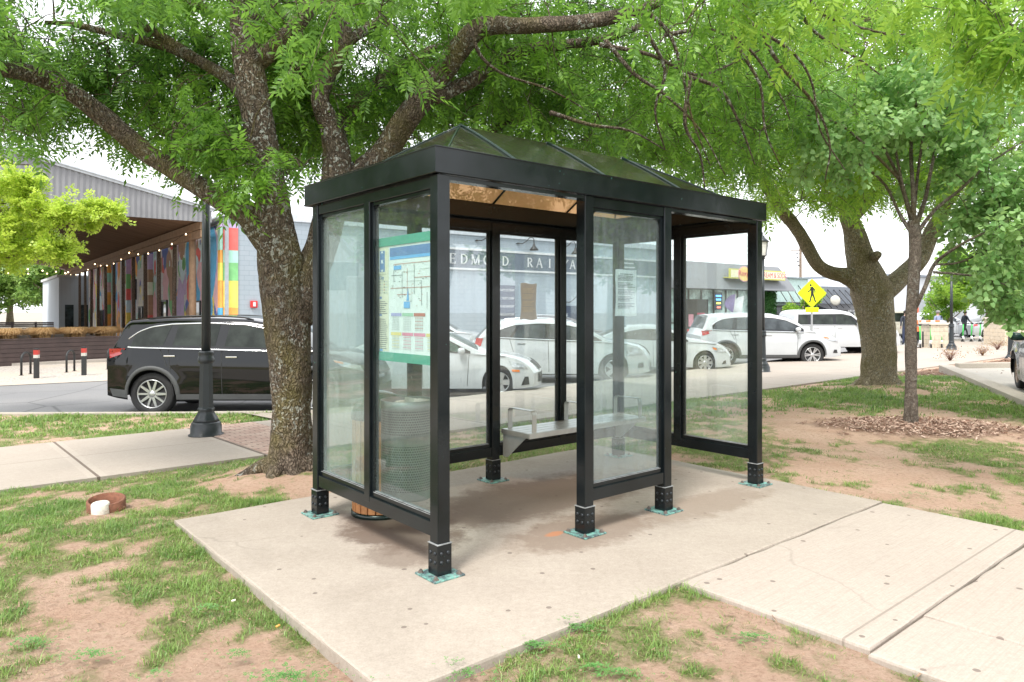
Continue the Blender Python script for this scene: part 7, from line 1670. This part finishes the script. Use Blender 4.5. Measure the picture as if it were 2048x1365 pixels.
# ================================================================== RIGHT: piers, scooters, people, poles
def stonem():
    m, nt, out = new_mat('split limestone'); tc = nd(nt, 'ShaderNodeTexCoord'); sp = nd(nt, 'ShaderNodeSeparateXYZ'); nt.links.new(tc.outputs['Object'], sp.inputs[0]); cb = nd(nt, 'ShaderNodeCombineXYZ'); nt.links.new(mth(nt, 'ADD', sp.outputs[0], sp.outputs[1]), cb.inputs[0]); nt.links.new(sp.outputs[2], cb.inputs[1])
    b = nd(nt, 'ShaderNodeTexBrick'); b.inputs['Scale'].default_value = 1; b.inputs['Brick Width'].default_value = .42; b.inputs['Row Height'].default_value = .19; b.inputs['Mortar Size'].default_value = .012; b.inputs['Color1'].default_value = (.58, .48, .35, 1); b.inputs['Color2'].default_value = (.48, .41, .32, 1); b.inputs['Mortar'].default_value = (.3, .26, .2, 1); nt.links.new(cb.outputs[0], b.inputs['Vector'])
    pbsdf(nt, out, mixrgb(nt, ramp(nt, noise(nt, 9, 4, .7, pos(nt)), .35, .7), b.outputs[0], (.62, .55, .44)), .9, 0, .2, bump(nt, b.outputs[1], .5, .02)); return m
ST = stonem(); CAPM = M('limestone cap', (.60, .55, .47), .8, bmp=.2)
def pier(px0, px1, pyt, pyb, zb, lab):
    d = F*(EYE-zb)/(pyb-HZ); x0, x1 = (px0-1024)/F*d, (px1-1024)/F*d; h_ = (pyb-pyt)/F*d; w_ = x1-x0
    o = empty('stone_pier', ((x0+x1)/2, d+w_/2, zb), 0, lab, 'stone pier'); mb = MB(); mb.box((-w_/2, -w_/2, -.1), (w_/2, w_/2, h_-.1), bev=.01); mb.build('masonry', ST, o); mb = MB(); mb.box((-w_/2-.05, -w_/2-.05, h_-.098), (w_/2+.05, w_/2+.05, h_), bev=.012); mb.build('cap_stone', CAPM, o)
pier(1862, 1897, 646, 697, -.25, 'pale stone pier between the front scooters and the lamp post'); pier(2010, 2075, 636, 690, -.15, 'pale stone pier at the right edge above the old grey car')
LG = M('bright green plastic', (.06, .55, .10), .4); LW = M('scooter white', (.72, .73, .73), .4)
def scooter(par=None):
    o = empty('scooter', (0, 0, 0), 0, 'x', 'scooter', 'rental scooters in a row')
    mb = MB(); mb.box((-.42, -.085, .10), (.38, .085, .145), bev=.015); mb.build('deck', LW, o); mb = MB(); mb.box((-.36, -.07, .1455), (.3, .07, .152)); mb.build('deck_mat', DARKP, o)
    mb = MB(); mb.tube([(.40, 0, .16), (.52, 0, .42)], [.07, .045], 10); mb.build('front_fork', LW, o); mb = MB(); mb.tube([(.52, 0, .42), (.46, 0, 1.08)], [.034, .028], 10); mb.build('stem', LG, o)
    mb = MB(); mb.tube([(.43, -.28, 1.10), (.46, -.1, 1.12), (.46, .1, 1.12), (.43, .28, 1.10)], .018, 8); mb.box((.42, -.06, 1.07), (.50, .06, 1.15), bev=.01); mb.build('handlebar', DARKP, o)
    for x in (-.52, .55):
        mb = MB(); T = Matrix.Translation((x, .025, .125)) @ Matrix.Rotation(math.pi/2, 4, 'X'); mb.lathe([(.06, 0), (.115, 0), (.125, .01), (.125, .04), (.115, .05), (.06, .05)], 20, T=T); wo = mb.build('wheel', TYRE, o); mb = MB(); mb.lathe([(.058, .005), (.058, .045), (.01, .05)], 14, T=T); mb.build('hub', RIM, wo)
    mb = MB(); mb.tube([(-.62, 0, .22), (-.5, 0, .27), (-.4, 0, .2)], .03, 6); mb.build('mudguard', DARKP, o)
    return o
sc0 = scooter(); first = True
def put(px, py, z, rz, lab, grp):
    global first
    d = F*(EYE-z)/(py-HZ); o = sc0 if first else copy_tree(sc0); first = False
    o.location = ((px-1024)/F*d, d, z); o.rotation_euler = (0, 0, rz); o['label'] = lab; o['category'] = 'scooter'; o['group'] = grp
for px, lab in ((1837, 'green and white scooter facing the camera, left of the near three'), (1858, 'green and white scooter facing the camera, middle of the near three'), (1879, 'green and white scooter facing the camera before the stone pier')): put(px, 698, -.3, rad(-112), lab, 'rental scooters standing in front')
for px, lab in ((1936, 'far green and white scooter nearest the walking person'), (1953, 'second far green and white scooter from the walking person'), (1970, 'middle one of the five far green and white scooters'), (1987, 'fourth far green and white scooter, next but one to the pier'), (2004, 'far green and white scooter right beside the right stone pier')): put(px, 687, -.35, rad(-150), lab, 'rental scooters standing farther back')
x, y, z = at(1851, 692, 33); mb = MB(); mb.lathe([(.14, 0), (.14, .78), (.12, .80), (.02, .80)], 16); o = mb.build('round_bollard', DARKP, None, Matrix.Translation((x, y, -.3))); tag(o, 'round dark bollard between the left and middle near scooters', 'bollard')
x0, y0_, _ = at(1833, 660, 36); ob = empty('orange_barrier', (x0, y0_, -.35), .1, 'orange and white striped road barrier behind the near scooters', 'barrier'); OR = M('barrier orange', (.75, .22, .08), .6)
for k in range(2):
    mb = MB()
    for j in range(6): mb.box((j*.25, -.02, .75+k*.32-.6*0), (j*.25+.246, .02, 1.0+k*.32), j % 2)
    mb.build('striped_board', [OR, WH], ob)
for xx in (.1, 1.4): mb = MB(); mb.tube([(xx, -.3, 0), (xx, 0, 1.35)], .025, 6); mb.tube([(xx, .3, 0), (xx, 0, 1.35)], .025, 6); mb.build('trestle', GALV, ob)
# people
SKIN = M('skin tone', (.42, .26, .19), .6); HAIRG = M('grey cap cloth', (.22, .21, .21), .8); HAIRB = M('dark hair', (.03, .022, .018), .7)
def person(loc, rz, pose, shirt, trousers, hair, lab):
    me = bpy.data.meshes.new('person'); S = pose
    J = {'hip': (0, 0, .95), 'ch': (.02, 0, 1.22), 'sh': (.03, 0, 1.43), 'nk': (.04, 0, 1.52), 'hd': (.05, 0, 1.62), 'ht': (.05, 0, 1.74)}
    E_ = [('hip', 'ch'), ('ch', 'sh'), ('sh', 'nk'), ('nk', 'hd'), ('hd', 'ht')]; Rr = {'hip': .15, 'ch': .155, 'sh': .13, 'nk': .055, 'hd': .095, 'ht': .07}
    for s, k in ((1, 'l'), (-1, 'r')):
        st = S['stride']*s
        J.update({k+'h': (0, .09*s, .90), k+'k': (st*.5+S.get('kb', 0)*(st > 0), .10*s, .50), k+'a': (st*1.0-(.10 if st < 0 else 0), .10*s, .10+(.10 if st < 0 and abs(st) > .1 else 0)), k+'t': (st+.14-(.06 if st < 0 else 0), .10*s, .05+(.02 if st < 0 else 0)),
                  k+'s': (.03, .19*s, 1.40), k+'e': (-st*.3+.0+S.get('el', 0), .24*s, 1.13), k+'w': (-st*.45+.10+S.get('el', 0)*2, .22*s, .90+S.get('wl', 0)), k+'f': (-st*.5+.14+S.get('el', 0)*2.2, .22*s, .83+S.get('wl', 0))})
        E_ += [('hip', k+'h'), (k+'h', k+'k'), (k+'k', k+'a'), (k+'a', k+'t'), ('sh', k+'s'), (k+'s', k+'e'), (k+'e', k+'w'), (k+'w', k+'f')]
        Rr.update({k+'h': .105, k+'k': .065, k+'a': .045, k+'t': .04, k+'s': .065, k+'e': .045, k+'w': .033, k+'f': .035})
    ks = list(J); me.from_pydata([J[k] for k in ks], [(ks.index(a), ks.index(b)) for a, b in E_], []); o = bpy.data.objects.new('person', me); C.objects.link(o)
    sk = o.modifiers.new('s', 'SKIN'); 
    for i, k in enumerate(ks): me.skin_vertices[0].data[i].radius = (Rr[k]*.8, Rr[k]); me.skin_vertices[0].data[i].use_root = (k == 'hip')
    o.modifiers.new('ss', 'SUBSURF').levels = 2; o.modifiers['ss'].render_levels = 2
    bpy.context.view_layer.update(); m2 = bpy.data.meshes.new_from_object(o.evaluated_get(bpy.context.evaluated_depsgraph_get())); bpy.data.objects.remove(o)
    m2.materials.clear()
    for q in (trousers, shirt, SKIN, DARKP): m2.materials.append(q)
    for p in m2.polygons:
        c_ = p.center; p.material_index = 3 if c_.z < .13 else 0 if c_.z < .96 and abs(c_.y) < .20 else 2 if (c_.z > 1.5 or (abs(c_.y) > .185 and c_.z < .98+S.get('wl', 0))) else 1; p.use_smooth = True
    o = bpy.data.objects.new('person', m2); C.objects.link(o); o.location = loc; o.rotation_euler = (0, 0, rz); tag(o, lab, 'person')
    mb = MB(); mb.lathe([(.10, -.02), (.112, .03), (.10, .08), (.06, .115), (.005, .125)], 16, ctr=(.035, 0, 1.655)); mb.build('hair', hair, o); return o
person((at(1877, 0, 37)[0], 37, -.30), rad(100), dict(stride=.05), M('slate blue shirt', (.22, .26, .38), .8), M('dark trousers', (.04, .045, .06), .8), HAIRG, 'person in a slate blue shirt and grey cap seen from behind the stone pier')
person((at(1812, 0, 36)[0], 36, -.30), rad(80), dict(stride=.08), M('black top', (.03, .035, .05), .8), M('navy trousers', (.03, .04, .08), .8), HAIRB, 'person in dark clothes half hidden by the slim tree trunk')
person((at(1929, 0, 45)[0], 45, -.35), rad(5), dict(stride=.30, kb=.08, el=.06, wl=.12), M('dark striped top', (.05, .06, .09), .8), M('charcoal leggings', (.04, .045, .05), .8), HAIRB, 'person in dark clothes walking with a long stride past the far scooters')
# utility pole and wires
x, y, z = at(1601, 492, 72); up = empty('utility_pole', (x, y, -.3), 0, 'weathered wooden utility pole rising behind the mint shop', 'utility pole'); mb = MB(); mb.tube([(0, 0, 0), (0, 0, z+.3)], [.17, .12], 8); mb.build('pole', TIM, up)
mb = MB(); mb.box((-1.0, -.06, z-.2), (1.0, .06, z-.08)); mb.build('crossarm', TIM, up)
for k in range(4): mb = MB(); mb.lathe([(.09, -.06), (.09, .04), (.04, .07)], 8, ctr=(-.35+.05*k, 0, z-.5-.4*k)); mb.build('insulator', DARKP, up)
WR_ = MB(); top = Vector((x, y, z))
for a, b, s in (((-40, 75, 11.5), top, 1), ((-40, 75, 10.3), top-Vector((0, 0, .8)), 1.2), (top, (95, 60, 11), 1), (top-Vector((0, 0, .8)), (95, 60, 9.5), 1), (top-Vector((0, 0, 1.3)), (x-12, y-20, 2.5), .1), (top-Vector((0, 0, .6)), (x+8, y-18, 3.8), .1)):
    a, b = Vector(a), Vector(b); WR_.tube([tuple(a.lerp(b, t/12)-Vector((0, 0, s*4*(t/12)*(1-t/12)))) for t in range(13)], .022, 4)
tag(WR_.build('overhead_wire', WIRE), 'thin overhead wires meeting at the utility pole', 'wire')
# shrubs in the mulch bed
def shrub(px, py, s, n, lab):
    x, y, z = G(px, py); mb = MB()
    for i in range(n):
        a = random.uniform(0, 6.28); h_ = s*random.uniform(.5, 1); l = s*random.uniform(.3, .8)
        mb.tube([(0, 0, -.02), (l*.4*math.cos(a), l*.4*math.sin(a), h_*.6), (l*math.cos(a), l*math.sin(a), h_)], [.008, .006, .003], 4)
    o = empty('low_shrub', (x, y, z), 0, lab, 'shrub', 'sparse reddish shrubs in the mulch bed'); mb.build('stems', M('reddish stem', (.20, .10, .08), .8), o)
    P = RNG.normal(0, 1, (n*9, 3))*np.array([s*.45, s*.45, s*.25])+np.array([0, 0, s*.6]); V, Fq = scatter_leaves(P, RNG.normal(0, 1, (n*9, 3)), RNG.uniform(.03, .06, n*9), [(tv, np.array([[0, 1, 2, 3]]))]); np_mesh('leaves', V, Fq, leaf_mat('bronze leaf', (.20, .12, .06), (.36, .24, .12), .3, 3), o)
for px, py, s, lab in ((1900, 722, .42, 'sparse bronze shrub left in the mulch bed beside the walk'), (1965, 712, .35, 'sparse bronze shrub in the middle of the mulch bed'), (1995, 700, .4, 'sparse bronze shrub towards the stone pier'), (2030, 695, .5, 'sparse bronze shrub at the right end of the mulch bed')): shrub(px, py, s, 26, lab)
# ---- trees far off
far_tree('distant_tree', 'broad green tree behind the slat fence at the far left', (at(20, 0, 88)[0], 88, -.3), 8.5, 10, LEAF_F, 5200, .42, lobes=20, trunk=.35, low=.18, seed=3)
far_tree('distant_tree', 'green tree with dark trunk just left of the white shed', (at(105, 0, 82)[0], 82, -.3), 7.8, 8, LEAF_F, 4200, .40, lobes=16, trunk=.35, low=.22, seed=4)
far_tree('distant_tree', 'green tree out past the far end of the pavilion', (at(-140, 0, 80)[0], 80, -.3), 9, 11, LEAF_F, 4200, .42, lobes=16, trunk=.35, low=.2, seed=5)
far_tree('street_tree', 'young pointed green tree before the mint shop beside the crossing sign', (at(1607, 0, 46)[0], 46, -.3), 3.7, 2.3, LEAF_B, 2400, .17, lobes=12, trunk=.07, low=.1, seed=6, group='street trees')
far_tree('street_tree', 'bright green street tree behind the near scooters', (at(1894, 0, 44)[0], 44, -.3), 3.6, 3.0, LEAF_B, 2400, .17, lobes=12, trunk=.08, low=.35, seed=7, group='street trees')
far_tree('street_tree', 'large yellow-green street tree on the right above the far scooters', (at(1975, 0, 40)[0], 40, -.3), 5.6, 5.4, LEAF_B, 6000, .20, lobes=20, trunk=.16, low=.34, seed=8, group='street trees')
far_tree('street_tree', 'green street tree at the right edge behind the stone pier', (at(2090, 0, 36)[0], 36, -.3), 6.0, 5.0, LEAF_F, 4000, .22, lobes=16, trunk=.15, low=.3, seed=9, group='street trees')
# ---- surroundings out of frame that show in the glass reflections
ref = empty('white_hall', (-31, 4, -.3), rad(75), 'white hall with small windows far to the left, mirrored in the side glass', 'building')
mb = MB(); mb.box((-15, 0, 0), (15, 10, 5.2)); mb.build('wall', M('white hall wall', (.55, .56, .56), .8), ref); mb = MB(); mb.box((-15.3, -.4, 5.202), (15.3, 10.3, 5.5)); mb.build('roof_edge', GF, ref)
for k in range(8): mb = MB(); mb.box((-14.4+k*3.8, -.05, 2.7), (-12.8+k*3.8, -.002, 4.0)); mb.build('window', WGL, ref)
vn = empty('cargo_trailer', (-19.5, 8.5, -.4), rad(75), 'white box trailer left of the frame, mirrored in the side glass', 'trailer'); mb = MB(); mb.box((-4, 0, .5), (4, 2.3, 3.0), bev=.04); 
for k in range(16): mb.box((-3.9+k*.5, -.02, .6), (-3.86+k*.5, -.001, 2.9))
mb.build('box', M('trailer grey white', (.42, .43, .44), .5), vn); 
for xx in (-2, -1.1): mb = MB(); mb.lathe([(.1, 0), (.38, 0), (.4, .05), (.4, .25), (.1, .26)], 20, T=Matrix.Translation((xx, .3, .4)) @ Matrix.Rotation(math.pi/2, 4, 'X')); mb.build('wheel', TYRE, vn)
far_tree('street_tree', 'leafy tree left of the frame, mirrored in the side glass', (-16, 9.6, -.2), 7.0, 6.0, LEAF_A, 5200, .22, lobes=18, trunk=.22, low=.3, seed=21, group='trees out of frame')
far_tree('street_tree', 'leafy tree right of the frame, mirrored in the front glass', (15, 4.5, 0), 7.5, 7, LEAF_A, 5200, .24, lobes=18, trunk=.25, low=.28, seed=22, group='trees out of frame')
far_tree('street_tree', 'second leafy tree right of the frame', (13.5, 9.2, 0), 6, 5, LEAF_B, 3000, .24, lobes=14, trunk=.22, low=.28, seed=23, group='trees out of frame')
# ================================================================== WORLD, SUN, CAMERA
sc = bpy.context.scene
w = bpy.data.worlds.new('World'); sc.world = w; w.use_nodes = True; nt = w.node_tree; nt.nodes.clear()
out = nt.nodes.new('ShaderNodeOutputWorld'); bg = nt.nodes.new('ShaderNodeBackground'); sky = nt.nodes.new('ShaderNodeTexSky'); sky.sky_type = 'NISHITA'; sky.sun_disc = False
SUN_EL, SUN_AZ = 58, 205      # degrees; azimuth clockwise from +Y
sky.sun_elevation = rad(SUN_EL); sky.sun_rotation = rad(SUN_AZ); sky.air_density = 1.0; sky.dust_density = 2.0
tc = nt.nodes.new('ShaderNodeTexCoord'); nz = nt.nodes.new('ShaderNodeTexNoise'); nz.inputs['Scale'].default_value = 2.2; nz.inputs['Detail'].default_value = 5
nt.links.new(tc.outputs['Generated'], nz.inputs['Vector'])
rp = nt.nodes.new('ShaderNodeValToRGB'); rp.color_ramp.elements[0].position = .3; rp.color_ramp.elements[1].position = .75; rp.color_ramp.elements[0].color = (7.6, 7.8, 8.1, 1); rp.color_ramp.elements[1].color = (10.0, 10.0, 10.1, 1); nt.links.new(nz.outputs[0], rp.inputs[0])
mx = nt.nodes.new('ShaderNodeMix'); mx.data_type = 'RGBA'; mx.inputs[0].default_value = .88; nt.links.new(sky.outputs[0], mx.inputs[6]); nt.links.new(rp.outputs[0], mx.inputs[7]); nt.links.new(mx.outputs[2], bg.inputs[0]); bg.inputs[1].default_value = .135; nt.links.new(bg.outputs[0], out.inputs[0])
sl = bpy.data.lights.new('sun', 'SUN'); sl.energy = 2.2; sl.angle = rad(14); sl.color = (1, .96, .90); so_ = bpy.data.objects.new('sun', sl); C.objects.link(so_)
az, el = rad(SUN_AZ), rad(SUN_EL); dvec = Vector((math.sin(az)*math.cos(el), math.cos(az)*math.cos(el), math.sin(el))); so_.rotation_euler = dvec.to_track_quat('Z', 'Y').to_euler(); so_.location = dvec*50
cam = bpy.data.cameras.new('camera'); co = bpy.data.objects.new('camera', cam); C.objects.link(co); co.location = (0, 0, EYE); co.rotation_euler = (math.pi/2, 0, 0)
cam.sensor_width = 36; cam.lens = 36*F/2048; cam.shift_y = -(HZ*-1+682.5)/2048*1.0 if False else (HZ-682.5)/2048; cam.clip_end = 1500; cam.clip_start = .05
sc.camera = co
sc.view_settings.view_transform = 'Standard'; sc.view_settings.look = 'None'; sc.view_settings.exposure = 1.0; sc.view_settings.gamma = 1
sc.cycles.max_bounces = 8; sc.cycles.transparent_max_bounces = 24; sc.cycles.diffuse_bounces = 3; sc.cycles.glossy_bounces = 3; sc.cycles.transmission_bounces = 4
sc.cycles.caustics_reflective = False; sc.cycles.caustics_refractive = False; sc.cycles.sample_clamp_indirect = 6
sc.cycles.use_denoising = True
